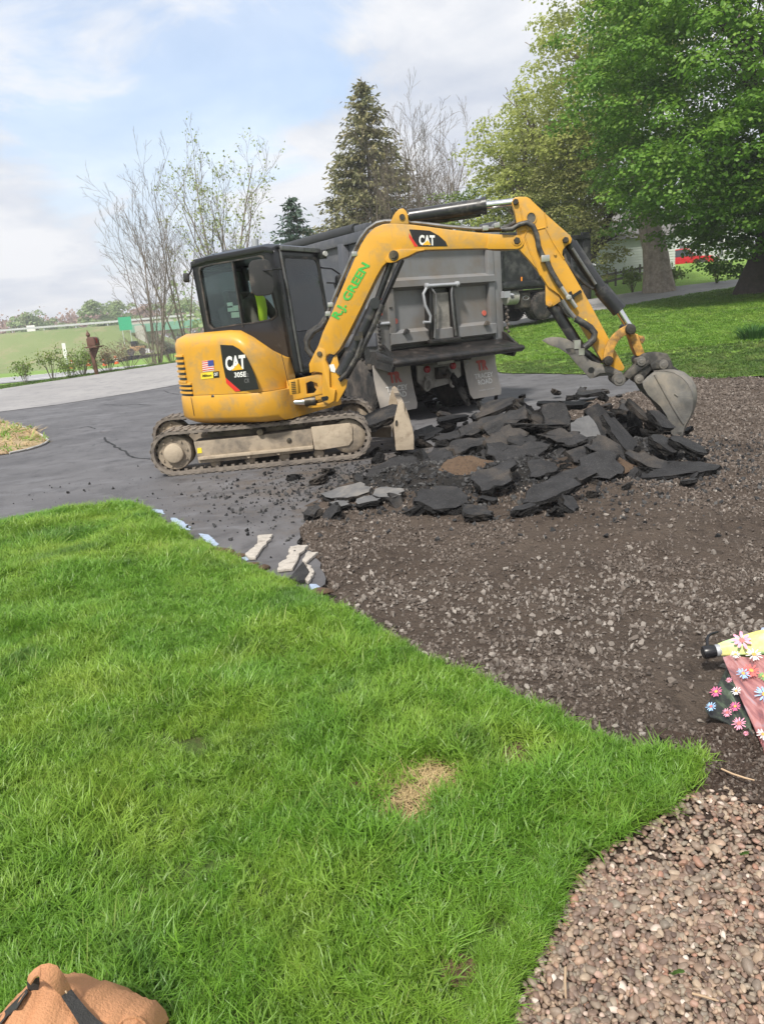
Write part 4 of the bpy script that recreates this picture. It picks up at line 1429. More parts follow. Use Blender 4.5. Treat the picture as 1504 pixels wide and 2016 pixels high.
# flag
decal([(370, 850), (439, 842), (446, 906), (376, 915)], 'decalwhite', 'flag_sticker')
for k in range(5):
    t0, t1 = (k * 2 + 0.3) / 10, (k * 2 + 1.2) / 10
    decal([(370 + 6 * t0, 850 + 65 * t0), (439 + 7 * t0, 842 + 64 * t0), (439 + 7 * t1, 842 + 64 * t1), (370 + 6 * t1, 850 + 65 * t1)], 'decalred', 'flag_stripe', off=-.006)
decal([(405, 846), (439, 842), (443, 876), (408, 881)], 'decalblue', 'flag_canton', off=-.0075)
decal([(362, 925), (438, 915), (441, 953), (365, 962)], 'decalyellow', 'dealer_sticker')
decal([(438, 915), (474, 911), (477, 949), (441, 953)], 'decalblack', 'dealer_sticker')
side_text('Milton', 374, 948, 56, 16, 'decalblack', bold=.02, off=-.0075)
side_text('CAT', 445, 941, 24, 20, 'decalwhite', bold=.05, off=-.0075)
eb(MB().lathe(dd(435, 1071, -.012), LA, [(0, .018), (.008, .027), (.02, .027)], 16), 'lock', 'steelpin', hood_o)
# seam of the front access door: thin dark line following the crease
cr = [(800, 700), (840, 750), (868, 830), (885, 900), (895, 950)]
eb(MB().tube([dd(x, y, .0) for x, y in ((838, 745), (858, 800), (876, 870), (890, 935), (905, 1000))], .0035, 5), 'door_seam', 'decalblack', hood_o)
# warning plate by the nose
npl = plane(H(.92, -.80, 0), R(4))
dn = lambda x, y, o=0: npl(*c1(x, y), o)
MBn = MB().prism([dn(*q) for q in ((895, 968), (955, 962), (965, 1050), (912, 1060))], LA * .05)
nose_plate = eb(MBn, 'fuse_cover', 'yellow', bevel=.006)
for k in range(7):
    y0 = 978 + 11 * k
    eb(MB().prism([dn(x, y, -.004) for x, y in ((918 + k, y0), (944 + k, y0 - 2), (945 + k, y0 + 3), (919 + k, y0 + 5))], LA * .003), 'warning_text_line', 'decalblack', nose_plate, smooth_=False)

# --- front frame (nose) and swing post
BP0 = Vector((-.71, 8.72, 0)); BYAW = R(-10)
bp = plane(BP0, BYAW)
BN = Vector((-math.sin(BYAW), math.cos(BYAW), 0))       # away from the viewer


def bpts(pts, off=0.0, f=c2):
    return [bp(*f(x, y), off) for x, y in pts]


nose = MB().ring(bpts([(890, 970), (1110, 925), (1112, 1000), (1115, 1050), (1010, 1075), (900, 1098)], .02, c1),
                 bpts([(1010, 985), (1040, 972), (1078, 985), (1086, 1010), (1060, 1046), (1015, 1052)], .02, c1), BN * .05)
eb(nose, 'front_frame', 'yellow', bevel=.006)
eb(MB().prism(bpts([(905, 985), (1105, 945), (1110, 1045), (905, 1090)], .16, c1), BN * .3), 'front_frame', 'black')
eb(MB().prism(bpts([(890, 1085), (1120, 1035), (1150, 1045), (1145, 1075), (890, 1132)], .03, c1), BN * .16), 'frame_lower_lip', 'yellow', bevel=.008)
eb(MB().prism(bpts([(1020, 1138), (1030, 1120), (1150, 1096), (1180, 1080), (1175, 1105), (1130, 1130), (1040, 1140)], .03, c1), BN * .16), 'frame_lower_lip', 'yellow', bevel=.008)
eb(MB().tube([bp(*c1(885, 1108), .06), bp(*c1(1020, 1098), .06)], .038, 14), 'swing_cylinder', 'chrome')
eb(MB().tube([bp(*c1(1008, 1099), .06), bp(*c1(1075, 1092), .06)], .058, 14), 'cylinder_head', 'steelpin')
eb(MB().lathe(bp(*c1(885, 1108), .02), BN, [(0, .05), (.1, .05)], 14), 'cylinder_seat', 'steelpin')
# swing post: near cheek with ears, far cheek
cheek = [(28, 1052), (62, 985), (72, 965), (95, 955), (122, 965), (134, 990), (130, 1020), (150, 1060), (150, 1130), (178, 1110), (196, 1080), (218, 1110), (250, 1160), (225, 1225), (195, 1292), (165, 1300), (120, 1290), (115, 1255), (40, 1190), (110, 1160), (108, 1105), (62, 1100), (35, 1108)]
cheek_a = [(26, 1055), (60, 985), (72, 962), (95, 953), (122, 965), (134, 992), (128, 1030), (150, 1075), (155, 1200), (190, 1215), (180, 1285), (150, 1302), (118, 1290), (108, 1230), (108, 1110), (60, 1102), (30, 1110)]
cheek_b = [(150, 1075), (178, 1010), (195, 995), (212, 1060), (222, 1100), (218, 1130), (262, 1155), (255, 1200), (205, 1290), (180, 1285), (190, 1215), (155, 1200)]
eb(MB().prism(bpts(cheek_a, -.01), BN * .07), 'swing_post', 'yellow', bevel=.01)
eb(MB().prism(bpts(cheek_a, .21), BN * .07), 'swing_post', 'yellow', bevel=.01)
eb(MB().prism(bpts(cheek_b, .03), BN * .05), 'swing_post', 'yellow', bevel=.008)
eb(MB().prism(bpts([(40, 1110), (105, 1110), (150, 1200), (250, 1160), (205, 1285), (140, 1290), (60, 1200)], .06), BN * .15), 'swing_post', 'yellow_worn', bevel=.01)
eb(MB().prism(bpts([(100, 1262), (112, 1256), (140, 1252), (148, 1262), (142, 1278), (112, 1284)], -.013), BN * .004), 'swing_post_slot', 'decalblack')
eb(MB().prism(bpts([(150, 1060), (178, 1055), (190, 1085), (186, 1108), (160, 1100)], .022), BN * .02), 'grease_box', 'decalwhite')
eb(MB().lathe(bp(*c2(90, 993), -.03), BN, [(0, .024), (.008, .03), (.34, .03)], 16), 'boom_foot_pin', 'steelpin')

# --- boom
boom = [(62, 985), (85, 935), (110, 860), (150, 775), (220, 608), (300, 420), (345, 318), (385, 255), (430, 213), (480, 192), (525, 187), (560, 186), (660, 194), (900, 226), (1150, 251), (1296, 263),
        (1330, 270), (1350, 296), (1340, 328), (1310, 344), (1240, 350), (1170, 350), (1120, 343), (980, 345), (740, 352), (690, 362), (640, 388), (600, 403), (560, 424), (530, 430), (505, 428), (478, 455), (440, 520),
        (345, 715), (262, 880), (215, 965), (182, 1000), (150, 992), (130, 1010), (112, 1030), (90, 1036), (68, 1022)]
boom_o = eb(MB().prism(bpts(boom), BN * .21), 'boom', 'yellow', bevel=.014)
# raised reinforcement: thin rib from the cylinder lug along the underside and the boss round the boom tip
eb(MB().prism(bpts([(505, 428), (495, 412), (515, 375), (545, 352), (590, 346), (640, 345), (735, 345), (740, 352), (690, 362), (640, 388), (600, 403), (560, 424), (530, 430)], -.012), BN * .02), 'lug_plate', 'yellow', boom_o, bevel=.004)
eb(MB().prism(bpts([(1300 + 50 * math.cos(a), 303 + 42 * math.sin(a)) for a in np.linspace(-1.5, 1.5, 12)] + [(1130, 346), (1120, 340), (1130, 252)], -.014), BN * .016), 'tip_plate', 'yellow', boom_o, bevel=.004)
for (px, py) in ((1308, 293), (548, 385)):
    eb(MB().lathe(bp(*c2(px, py), -.035), BN, [(0, .03), (.006, .036), (.28, .036)], 6), 'pin_bolt', 'steelpin', boom_o)
    eb(MB().lathe(bp(*c2(px, py), -.022), BN, [(0, .05), (.012, .055), (.03, .055)], 20), 'pin_washer', 'steelpin' if px < 1000 else 'yellow', boom_o)
# upper lug for the stick cylinder
lug = [(525, 188), (545, 140), (560, 118), (582, 98), (605, 94), (622, 108), (634, 130), (640, 180), (640, 192)]
for o_ in (.0, .16):
    eb(MB().prism(bpts(lug, o_), BN * .05), 'cylinder_lug', 'yellow', boom_o, bevel=.006)
eb(MB().lathe(bp(*c2(600, 147), -.015), BN, [(0, .03), (.24, .03)], 14), 'lug_pin', 'steelpin', boom_o)
# lettering and badge
dc = lambda x, y, o=-.002: bp(*c2(x, y), o)
decal([(643, 224), (690, 226), (770, 232), (825, 262), (868, 300), (880, 328), (700, 330), (664, 280)], 'decalblack', 'badge_panel', boom_o, f=dc)
decal([(643, 248), (664, 282), (697, 330), (676, 330), (643, 272)], 'decalred', 'badge_stripe', boom_o, off=-.004, f=dc)
bu = (dc(800, 325) - dc(705, 323)).normalized(); bv = (dc(706, 256) - dc(708, 322)).normalized()
side_text('CAT', 705, 322, 98, 64, 'decalwhite', bold=.045, f=dc, u=bu, v=bv, parent=boom_o, off=-.005)
decal([(726, 321), (757, 290), (778, 320)], 'decalgold', 'badge_triangle', boom_o, off=-.0065, f=dc)
gu = (dc(408, 470, 0) - dc(222, 793, 0)).normalized()
gv = (dc(180, 768, 0) - dc(222, 790, 0)).normalized()
a = dc(224, 790, -.005); b = dc(412, 452, -.005)
text_obj('stencil_lettering', 'R.J. GREEN', M['green'], boom_o, E0, a, gu, gv, width=(b - a).length, height=.125, bold=.035)
# pipes along the back of the boom
for dx, dy, of in ((0, 0, .05), (0, 4, .15)):
    pth = [(140, 765), (165, 705), (235, 540), (312, 365), (352, 285), (395, 228), (450, 190), (500, 178), (560, 178), (660, 184), (900, 212), (1060, 225), (1180, 222), (1260, 228)]
    eb(MB().tube([bp(*c2(x + dx - 8, y + dy - 6), of) for x, y in pth], .018, 8), 'hydraulic_pipe', 'pipe', boom_o)
for px, py in ((165, 690), (312, 380), (150, 745), (1110, 222), (1180, 205)):
    eb(MB().box(bp(*c2(px - 4, py), .09), (.06, .20, .05)), 'pipe_clamp', 'fitting', boom_o, bevel=.006)
# dark hose bundle from cab foot to boom
for k in range(4):
    o_ = .03 + .05 * k
    pth = [(140 - 3 * k, 770), (105 - 6 * k, 825), (52 - 8 * k, 858), (18 - 4 * k, 910), (15 + 4 * k, 960), (45 + 6 * k, 1005), (90, 1010)]
    eb(MB().tube([bp(*c2(x, y), o_ + .02) for x, y in pth], .03, 8), 'hose', 'hose', boom_o)

# --- boom cylinder with its guard
ca, cb_ = bp(*c2(235, 1110), .06), bp(*c2(548, 385), .06)
mid = bp(*c2(432, 672), .06)
eb(MB().tube([bp(*c2(228, 1120), .09), bp(*c2(300, 985), .09)], .095, 16).tube([bp(*c2(290, 1000), .09), bp(*c2(440, 685), .09)], .075, 16), 'boom_cylinder', 'cyl')
eb(MB().tube([bp(*c2(436, 690), .09), bp(*c2(548, 385), .09)], .036, 12), 'boom_cylinder_rod', 'cyl')
eb(MB().tube([bp(*c2(470, 700), .02), bp(*c2(520, 590), .02), bp(*c2(600, 410), .02)], .030, 8), 'rod_guard', 'black')
eb(MB().tube([bp(*c2(330, 1010), .0), bp(*c2(420, 830), .0), bp(*c2(480, 690), .0)], .03, 8), 'hose', 'hose')
eb(MB().tube([bp(*c2(215, 1155), .0), bp(*c2(262, 1110), -.02), bp(*c2(320, 1010), -.02), bp(*c2(360, 900), -.01)], .026, 8), 'hose', 'hose')
eb(MB().box(bp(*c2(325, 895), .02), (.07, .08, .05)).box(bp(*c2(345, 880), .02), (.05, .06, .09)), 'hose_fitting', 'steelpin')
eb(MB().lathe(bp(*c2(432, 680), .0), BN, [(0, .06), (.17, .06)], 12), 'gland', 'cyl')

# --- stick cylinder on top
eb(MB().tube([bp(*c2(630, 150), .09), bp(*c2(660, 146), .09)], .055, 14).tube([bp(*c2(648, 148), .09), bp(*c2(1095, 80), .09)], .078, 20).tube([bp(*c2(1090, 81), .09), bp(*c2(1120, 76), .09)], .09, 20), 'stick_cylinder', 'cyl')
eb(MB().tube([bp(*c2(1110, 78), .09), bp(*c2(1298, 55), .09)], .040, 14), 'stick_cylinder_rod', 'chrome')
eb(MB().tube([bp(*c2(660, 178), .12), bp(*c2(800, 172), .12), bp(*c2(960, 150), .12), bp(*c2(1085, 128), .12)], .028, 8), 'hose', 'hose')
eb(MB().tube([bp(*c2(1050, 230), .1), bp(*c2(1200, 225), .1), bp(*c2(1270, 200), .12), bp(*c2(1310, 170), .2)], .025, 8), 'hose', 'hose')

# --- stick
stick = [(150, 72), (168, 56), (200, 53), (240, 54), (262, 66), (275, 80), (350, 152), (420, 216), (485, 272), (508, 292), (520, 318), (512, 340), (480, 358), (462, 385), (460, 412), (472, 440),
         (520, 520), (640, 730), (720, 880), (770, 975), (845, 1108), (836, 1128), (800, 1128), (760, 1110), (700, 1062), (640, 960), (560, 830), (500, 750), (440, 660), (370, 610), (355, 585), (300, 500), (235, 425), (186, 374), (196, 330), (182, 285), (178, 220), (165, 150), (147, 95)]
stick_o = eb(MB().prism(bpts(stick, .0, c3), BN * .20), 'stick', 'yellow', bevel=.013)
eb(MB().prism([bp(*c3(268 + 28 * math.cos(a), 184 + 33 * math.sin(a)), -.003) for a in np.linspace(0, 2 * PI, 20)[:-1]], BN * .004), 'lightening_hole', 'worndark', stick_o)
eb(MB().ring([bp(*c3(268 + 34 * math.cos(a), 184 + 40 * math.sin(a)), -.008) for a in np.linspace(0, 2 * PI, 24)[:-1]], [bp(*c3(268 + 27 * math.cos(a), 184 + 32 * math.sin(a)), -.008) for a in np.linspace(0, 2 * PI, 24)[:-1]], BN * .012), 'hole_rim', 'yellow', stick_o)
for pth in ([(200, 120), (215, 200), (240, 260), (225, 300), (262, 400), (325, 540)], [(355, 245), (405, 340), (470, 440)], [(200, 270), (280, 262), (355, 243)], [(350, 152), (365, 240)]):
    eb(MB().tube([bp(*c3(x, y), -.002) for x, y in pth], .008, 6), 'weld_rib', 'yellow', stick_o)
for (px, py, r) in ((172, 85, .032), (180, 325, .036), (480, 321, .034)):
    eb(MB().lathe(bp(*c3(px, py), -.035), BN, [(0, r * .8), (.006, r), (.3, r)], 6), 'pin_bolt', 'steelpin', stick_o)
eb(MB().lathe(bp(*c3(415, 407), -.02), BN, [(0, .016), (.03, .016)], 6), 'bolt', 'yellow', stick_o)
lug2 = [(355, 585), (375, 612), (440, 665), (448, 700), (405, 728), (380, 738), (358, 722), (356, 690)]
eb(MB().prism(bpts(lug2, .03, c3), BN * .05), 'thumb_lug', 'yellow', stick_o, bevel=.005)
eb(MB().prism(bpts(lug2, .13, c3), BN * .05), 'thumb_lug', 'yellow', stick_o, bevel=.005)
eb(MB().lathe(bp(*c3(380, 712), -.0), BN, [(0, .03), (.2, .03)], 12), 'lug_pin', 'yellow_worn', stick_o)
# hoses and fittings on the stick
eb(MB().tube([bp(*c3(x, y), -.04) for x, y in ((85, 258), (150, 254), (195, 225), (240, 214), (278, 235), (302, 290), (312, 360), (335, 415), (362, 450), (395, 520), (430, 580), (452, 612))], .027, 10), 'hose', 'hose', stick_o)
eb(MB().tube([bp(*c3(x, y), -.045) for x, y in ((450, 608), (480, 652), (520, 700), (545, 738))], .022, 8), 'hose_fitting', 'fitting', stick_o)
eb(MB().box(bp(*c3(352, 436), -.035), (.09, .07, .07)), 'hose_clamp', 'fitting', stick_o, bevel=.01)
eb(MB().lathe(bp(*c3(500, 676), -.09), BN, [(0, .02), (.01, .032), (.06, .032)], 6), 'hose_fitting', 'fitting', stick_o)
eb(MB().tube([bp(*c3(x, y), -.05) for x, y in ((458, 692), (490, 745), (535, 800))], .024, 8), 'hose_fitting', 'pipe', stick_o)
eb(MB().beam(bp(*c3(490, 690), -.03), bp(*c3(575, 636), -.03), .05, .03).beam(bp(*c3(505, 640), -.03), bp(*c3(525, 690), -.03), .04, .03), 'valve_bracket', 'black', stick_o)
eb(MB().tube([bp(*c3(x, y), -.07) for x, y in ((540, 805), (590, 835), (632, 862), (658, 895), (652, 935), (620, 965), (595, 985))], .036, 10), 'hose', 'hose', stick_o)
decal([(582, 815), (605, 805), (620, 850), (600, 848)], 'decalyellow', 'warning_sticker', stick_o, f=lambda x, y, o=-.003: bp(*c3(x, y), o))
for k in range(2):
    eb(MB().tube([bp(*c3(x, y), .06 + .06 * k) for x, y in ((470, 400), (482, 450), (530, 520), (600, 590), (648, 622), (670, 600), (655, 570))], .018, 8), 'hose', 'hose', stick_o)

# --- bucket cylinder
eb(MB().tube([bp(*c3(490, 322), .09), bp(*c3(520, 360), .09)], .05, 14).tube([bp(*c3(512, 345), .09), bp(*c3(700, 630), .09)], .066, 18).tube([bp(*c3(695, 622), .09), bp(*c3(812, 757), .09)], .080, 18), 'bucket_cylinder', 'cyl')
eb(MB().tube([bp(*c3(800, 745), .09), bp(*c3(878, 868), .09)], .040, 14), 'bucket_cylinder_rod', 'chrome')
eb(MB().tube([bp(*c3(520, 372), .02), bp(*c3(665, 595), .02)], .016, 8), 'cylinder_pipe', 'pipe')
# links
link = []
for a in np.linspace(0, 1, 9):
    link.append((885 - 172 * a ** .8 + 0, 845 + 210 * a ** 1.6 - 25 * math.sin(PI * a)))
outer = [(880, 838), (850, 850), (810, 872), (772, 905), (742, 945), (722, 990), (712, 1040), (712, 1080), (730, 1100), (760, 1098), (775, 1070), (772, 1030), (782, 985), (805, 945), (835, 915), (870, 900), (905, 905), (915, 880), (908, 850)]
for o_ in (-.09, .24):
    eb(MB().prism(bpts(outer, o_, c3), BN * .05), 'guide_link', 'yellow_worn', bevel=.008)
lnk2 = [(868, 905), (905, 905), (925, 900), (945, 960), (972, 1030), (918, 1038), (895, 985), (878, 930)]
eb(MB().prism(bpts(lnk2, -.02, c3), BN * .24), 'bucket_link', 'yellow_worn', bevel=.01)
eb(MB().prism(bpts([(930, 910), (965, 915), (970, 935), (955, 960), (945, 955)], .05, c3), BN * .08), 'link_tab', 'yellow_worn', bevel=.006)
for (px, py, r) in ((882, 872, .054), (745, 1068, .052)):
    eb(MB().lathe(bp(*c3(px, py), -.13), BN, [(0, r * .45), (.004, r * .5), (.006, r * .8), (.02, r), (.45, r)], 18), 'link_pin', 'steelpin')
eb(MB().lathe(bp(*c3(812, 1185), -.13), BN, [(0, .03), (.008, .035), (.01, .06), (.03, .068), (.40, .068)], 20), 'stick_end_pin', 'thumbsteel')
# thumb
th = [(335, 943), (360, 927), (400, 920), (450, 922), (490, 932), (520, 950), (548, 982), (590, 1030), (640, 1068), (700, 1086), (770, 1102), (830, 1140), (838, 1180), (815, 1205), (780, 1168), (740, 1158), (690, 1162), (655, 1172), (628, 1176), (600, 1142), (540, 1080), (500, 1030), (440, 990), (385, 972)]
th_o = eb(MB().prism(bpts(th, .0, c3), BN * .06), 'thumb', 'thumbsteel', bevel=.006)
eb(MB().prism(bpts(th, .16, c3), BN * .06), 'thumb', 'thumbsteel', bevel=.006)
eb(MB().prism(bpts([(360, 935), (490, 940), (545, 1010), (500, 1020), (440, 985), (385, 968)], .05, c3), BN * .12), 'thumb_plate', 'thumbsteel', th_o)
eb(MB().prism(bpts([(652, 1140), (665, 1112), (720, 1102), (780, 1118), (825, 1148), (805, 1160), (740, 1140), (690, 1144), (655, 1168)], -.035, c3), BN * .04), 'thumb_gusset', 'thumbsteel', th_o, bevel=.005)
eb(MB().lathe(bp(*c3(637, 1124), -.002), BN, [(0, .033), (.004, .033)], 16), 'hole', 'decalblack', th_o)
eb(MB().prism(bpts([(478, 992), (530, 985), (545, 1020), (498, 1030)], -.004, c3), BN * .005), 'wear_plate', 'worndark', th_o)
eb(MB().tube([bp(*c3(385, 716), .1), bp(*c3(425, 760), .1)], .06, 14).tube([bp(*c3(412, 742), .1), bp(*c3(575, 1000), .1)], .060, 16), 'thumb_cylinder', 'cyl')
eb(MB().tube([bp(*c3(570, 990), .1), bp(*c3(690, 1085), .1)], .042, 12), 'thumb_cylinder_rod', 'cyl')
eb(MB().box(bp(*c3(548, 965), .02), (.07, .06, .09)), 'hose_fitting', 'fitting')
eb(MB().box(bp(*c3(575, 1010), .02), (.06, .05, .07)), 'hose_fitting', 'fitting')
# quick coupler
cp = [(838, 1150), (868, 1120), (905, 1090), (925, 1045), (955, 1022), (1000, 1014), (1060, 1014), (1105, 1022), (1128, 1055), (1142, 1098), (1190, 1132), (1120, 1142), (1050, 1118), (1010, 1122), (975, 1160), (958, 1200), (935, 1212), (910, 1200), (905, 1165), (872, 1178), (848, 1200)]
cp_o = eb(MB().prism(bpts(cp, -.05, c3), BN * .07), 'coupler', 'worndark', bevel=.008)
eb(MB().prism(bpts(cp, .18, c3), BN * .07), 'coupler', 'worndark', bevel=.008)
eb(MB().prism(bpts([(905, 1100), (960, 1030), (1100, 1030), (1130, 1095), (1050, 1110), (960, 1150)], .0, c3), BN * .2), 'coupler_body', 'worndark', cp_o)
eb(MB().prism(bpts([(838, 1160), (905, 1100), (990, 1060), (1000, 1085), (930, 1130), (870, 1180)], -.075, c3), BN * .03), 'coupler_rib', 'worndark', cp_o, bevel=.006)
eb(MB().prism(bpts([(1000, 1085), (1040, 1062), (1090, 1056), (1125, 1070), (1140, 1105), (1185, 1132), (1120, 1135), (1060, 1110), (1010, 1118)], -.075, c3), BN * .03), 'coupler_rib', 'worndark', cp_o, bevel=.006)
for (px, py) in ((948, 1071), (1085, 1090), (935, 1182)):
    eb(MB().lathe(bp(*c3(px, py), -.10), BN, [(0, .022), (.006, .028), (.008, .044), (.03, .052), (.34, .052)], 18), 'coupler_pin', 'thumbsteel', cp_o)
# bucket: curved shell between two side plates
BW = .52
sidep = [(952, 1200), (985, 1165), (1030, 1130), (1085, 1128), (1145, 1140), (1195, 1168), (1232, 1208), (1258, 1260), (1268, 1310), (1262, 1365), (1245, 1412), (1215, 1468), (1194, 1540), (1165, 1536), (1132, 1520), (1120, 1450), (1098, 1400), (1060, 1345), (1020, 1310), (985, 1275), (958, 1230)]
back = [(1030, 1130), (1085, 1118), (1150, 1118), (1210, 1135), (1255, 1170), (1282, 1220), (1292, 1275), (1286, 1330), (1265, 1395), (1228, 1462), (1196, 1542)]
o0 = -.17
sp_o = eb(MB().prism(bpts(sidep, o0, c3), BN * .025), 'bucket_side', 'worn', bevel=.005)
shift = lambda p: p + BN * BW
eb(MB().prism([p + BN * BW for p in bpts(sidep, o0, c3)], BN * .025), 'bucket_side', 'worn', bevel=.005)
b0 = bpts(sidep[2:13], o0 - .004, c3)
b1 = bpts(back, o0 + .10, c3)
rows = []
for p, q in zip(b0, b1):
    rows.append([p, p + (q - p) * .5 + BN * .0, q, q + BN * (BW - .18), p + BN * (BW + .03), p + BN * (BW + .03) - (q - p) * .25, q + BN * (BW - .2) - (q - p) * .3, p + BN * .04 - (q - p) * .2])
eb(MB().loft(rows), 'bucket_shell', 'worn', bevel=0, angle=42)
eb(MB().tube([bp(*c3(x, y), o0 - .006) for x, y in ((1028, 1150), (1090, 1262), (1150, 1368), (1205, 1455))], .012, 6), 'side_rib', 'worn', sp_o)
eb(MB().tube([bp(*c3(x, y), o0 - .004) for x, y in ((1150, 1270), (1170, 1285))], .008, 6), 'side_rib', 'worn', sp_o)
tipA = [bp(*c3(1196, 1542), o0), bp(*c3(1132, 1520), o0)]
for k in range(4):
    o_ = o0 + .03 + k * (BW - .06) / 3
    eb(MB().prism(bpts([(1140, 1500), (1205, 1505), (1190, 1545), (1172, 1572), (1160, 1570)], o_ - .03, c3), BN * .06), 'bucket_tooth', 'worn', bevel=.005)

# --- cab
cpl = plane(H(0, -.30, 0), -HEAD)
cs = lambda x, y, o=0: cpl(*c1(x, y), o)
CW = 1.0
o_out = [(302, 240), (318, 222), (400, 204), (560, 176), (745, 140), (795, 148), (818, 200), (860, 420), (905, 680), (940, 930), (880, 935), (760, 900), (560, 900), (400, 760), (372, 610), (345, 460), (322, 350)]
o_in = [(345, 290), (352, 268), (420, 248), (560, 225), (720, 195), (745, 200), (758, 230), (790, 370), (832, 540), (835, 570), (800, 596), (720, 612), (560, 632), (430, 655), (405, 630), (385, 520), (365, 400)]
for (oo, nm) in ((0, 'cab_side_frame'), (CW - .05, 'cab_side_frame')):
    eb(MB().ring([cs(x, y, 0) + LA * oo for x, y in o_out], [cs(x, y, 0) + LA * oo for x, y in o_in], LA * .05), nm, 'black', bevel=.008)
# rubber seal just inside the near frame and window glass in two sliders
seal = [(x + (590 - x) * .02, y + (430 - y) * .02) for x, y in o_in]
eb(MB().ring([cs(x, y, -.006) for x, y in o_in], [cs(590 + (x - 590) * .955, 430 + (y - 430) * .955, -.006) for x, y in o_in], LA * .02), 'window_seal', 'blackmat')
eb(MB().prism([cs(x, y, .02) for x, y in ((352, 285), (420, 250), (560, 228), (625, 640), (432, 652), (400, 620), (372, 470))], LA * .006), 'window_glass', 'cabglass')
eb(MB().beam(cs(560, 228, .016), cs(628, 640, .016), .02, .05, LA), 'slider_stile', 'blackmat')
eb(MB().prism([cs(x, y, CW - .02) for x, y in ((345, 290), (420, 250), (745, 200), (832, 540), (830, 590), (430, 655), (385, 520))], LA * .006), 'window_glass', 'cabglass')
eb(MB().beam(cs(560, 228, CW - .03), cs(628, 640, CW - .03), .02, .06, LA), 'slider_stile', 'blackmat')
# roof
rt = [cs(302, 240), cs(400, 205), cs(560, 177), cs(745, 141), cs(806, 150)]
rows = []
for k, p in enumerate(rt):
    rows.append([p + LA * (-.02), p + LA * .1 + UP * .035, p + LA * (CW - .1) + UP * .035, p + LA * (CW + .02), p + LA * (CW + .02) - UP * .06, p - LA * .02 - UP * .06])
eb(MB().loft(rows), 'cab_roof', 'black', bevel=.01)
# rear panel: frame and glass
ra_, rb_ = cs(304, 250), cs(398, 745)
def bil(s, t, A0, B0):
    return A0 + (B0 - A0) * t + LA * (CW * s)
rp = lambda s, t: bil(s, t, ra_, rb_)
eb(MB().ring([rp(.0, .0), rp(1, 0), rp(1, 1), rp(0, 1)], [rp(.1, .08), rp(.9, .08), rp(.9, .72), rp(.1, .72)], HA * .04), 'cab_rear_frame', 'black', bevel=.006)
eb(MB().prism([rp(.08, .06), rp(.92, .06), rp(.92, .74), rp(.08, .74)], HA * .006), 'window_glass', 'cabglass')
# front frame
fa, fb = cs(812, 158), cs(950, 930)
fp = lambda s, t: bil(s, t, fa, fb)
def rrect(f, s0, s1, t0, t1, r=.05, rt_=None):
    out = []
    for (cs_, ct, a0) in ((s1 - r, t0 + r, -PI / 2), (s1 - r, t1 - r, 0), (s0 + r, t1 - r, PI / 2), (s0 + r, t0 + r, PI)):
        for k in range(4):
            a = a0 + PI / 2 * k / 3
            out.append(f(cs_ + r * math.cos(a), ct + r * math.sin(a)))
    return out
fout = rrect(fp, .0, 1.0, 0, 1, .03); fin = rrect(fp, .14, .93, .055, .96, .06)
eb(MB().ring(fout, fin, -HA * .07), 'cab_front_frame', 'black', bevel=.008)
eb(MB().ring(rrect(fp, .12, .95, .045, .97, .07), rrect(fp, .16, .91, .065, .95, .06), HA * .012), 'window_seal', 'blackmat')
eb(MB().prism(rrect(fp, .13, .94, .66, .97, .06), HA * .006), 'lower_window_glass', 'cabglass')
eb(MB().prism(rrect(fp, .13, .94, .05, .655, .05), HA * .006), 'windscreen', 'frontglass')
eb(MB().beam(fp(.12, .0), fp(.12, .99), .03, .035, HA), 'front_pillar', 'pipe', bevel=.004)
# near front pillar cap, grab rail, lamps, aerial
eb(MB().tube([fp(-.02, .13) + HA * .02, fp(-.02, .55) + HA * .05], .012, 8), 'grab_rail', 'black')
eb(MB().tube([fp(1.05, .26) + HA * .02, fp(1.1, .27) + HA * .1, fp(1.12, .40) + HA * .12, fp(1.1, .75) + HA * .1, fp(1.03, .78)], .014, 8), 'grab_rail', 'black')
q = fp(1.02, .02) + HA * .04
lmp = eb(MB().box(q, (.11, .09, .11)), 'work_lamp', 'black', bevel=.01)
eb(MB().lathe(q + HA * .04 - LA * .02 + Vector((.01, -.01, 0)), HA - LA * .5, [(0, .034), (.02, .03)], 14), 'lamp_lens', 'lamp', lmp)
eb(MB().beam(fp(.1, -.01) + HA * .03, fp(1.0, -.01) + HA * .03, .03, .05), 'roof_rail', 'pipe', bevel=.004)
eb(MB().tube([cs(440, 200), cs(437, 120), cs(436, -10)], .004, 5), 'aerial', 'black')
# mirrors
def mirror(c, s, arm, nrm, upv=UP):
    t = eb(MB().tube(arm, .011, 8), 'mirror_arm', 'black')
    n = Vector(nrm).normalized(); sd = n.cross(upv).normalized(); uu = sd.cross(n)
    out = []
    for a in np.linspace(0, 2 * PI, 21)[:-1]:
        ca, sa = math.cos(a), math.sin(a)
        out.append(c + sd * (math.copysign(abs(ca) ** .5, ca) * s[0]) + uu * (math.copysign(abs(sa) ** .5, sa) * s[1]))
    eb(MB().prism([p - n * .03 for p in out], n * .06), 'mirror_shell', 'blackmat', t, bevel=.012)
    inn = [c + (p - c) * .86 + n * .031 for p in out]
    eb(MB().prism(inn, n * .003), 'mirror_face', 'mirror', t)
mpl = plane(H(.55, -.55, 0), -HEAD)
mc = mpl(*c1(735, 335)); 
mirror(mc, (.13, .195), [cs(855, 280, -.02), mpl(*c1(800, 285)), mpl(*c1(745, 290))], -HA * .62 + LA * .78)
fm = fp(1.35, .30) + HA * .05
mirror(fm, (.075, .15), [fp(1.0, .13), fp(1.2, .14) + HA * .04, fm + UP * .16], -HA + LA * .3)
rm = cs(275, 335, .05)
mirror(rm, (.05, .055), [cs(310, 255, .05), cs(300, 300, .03), rm], -HA - LA * .6)
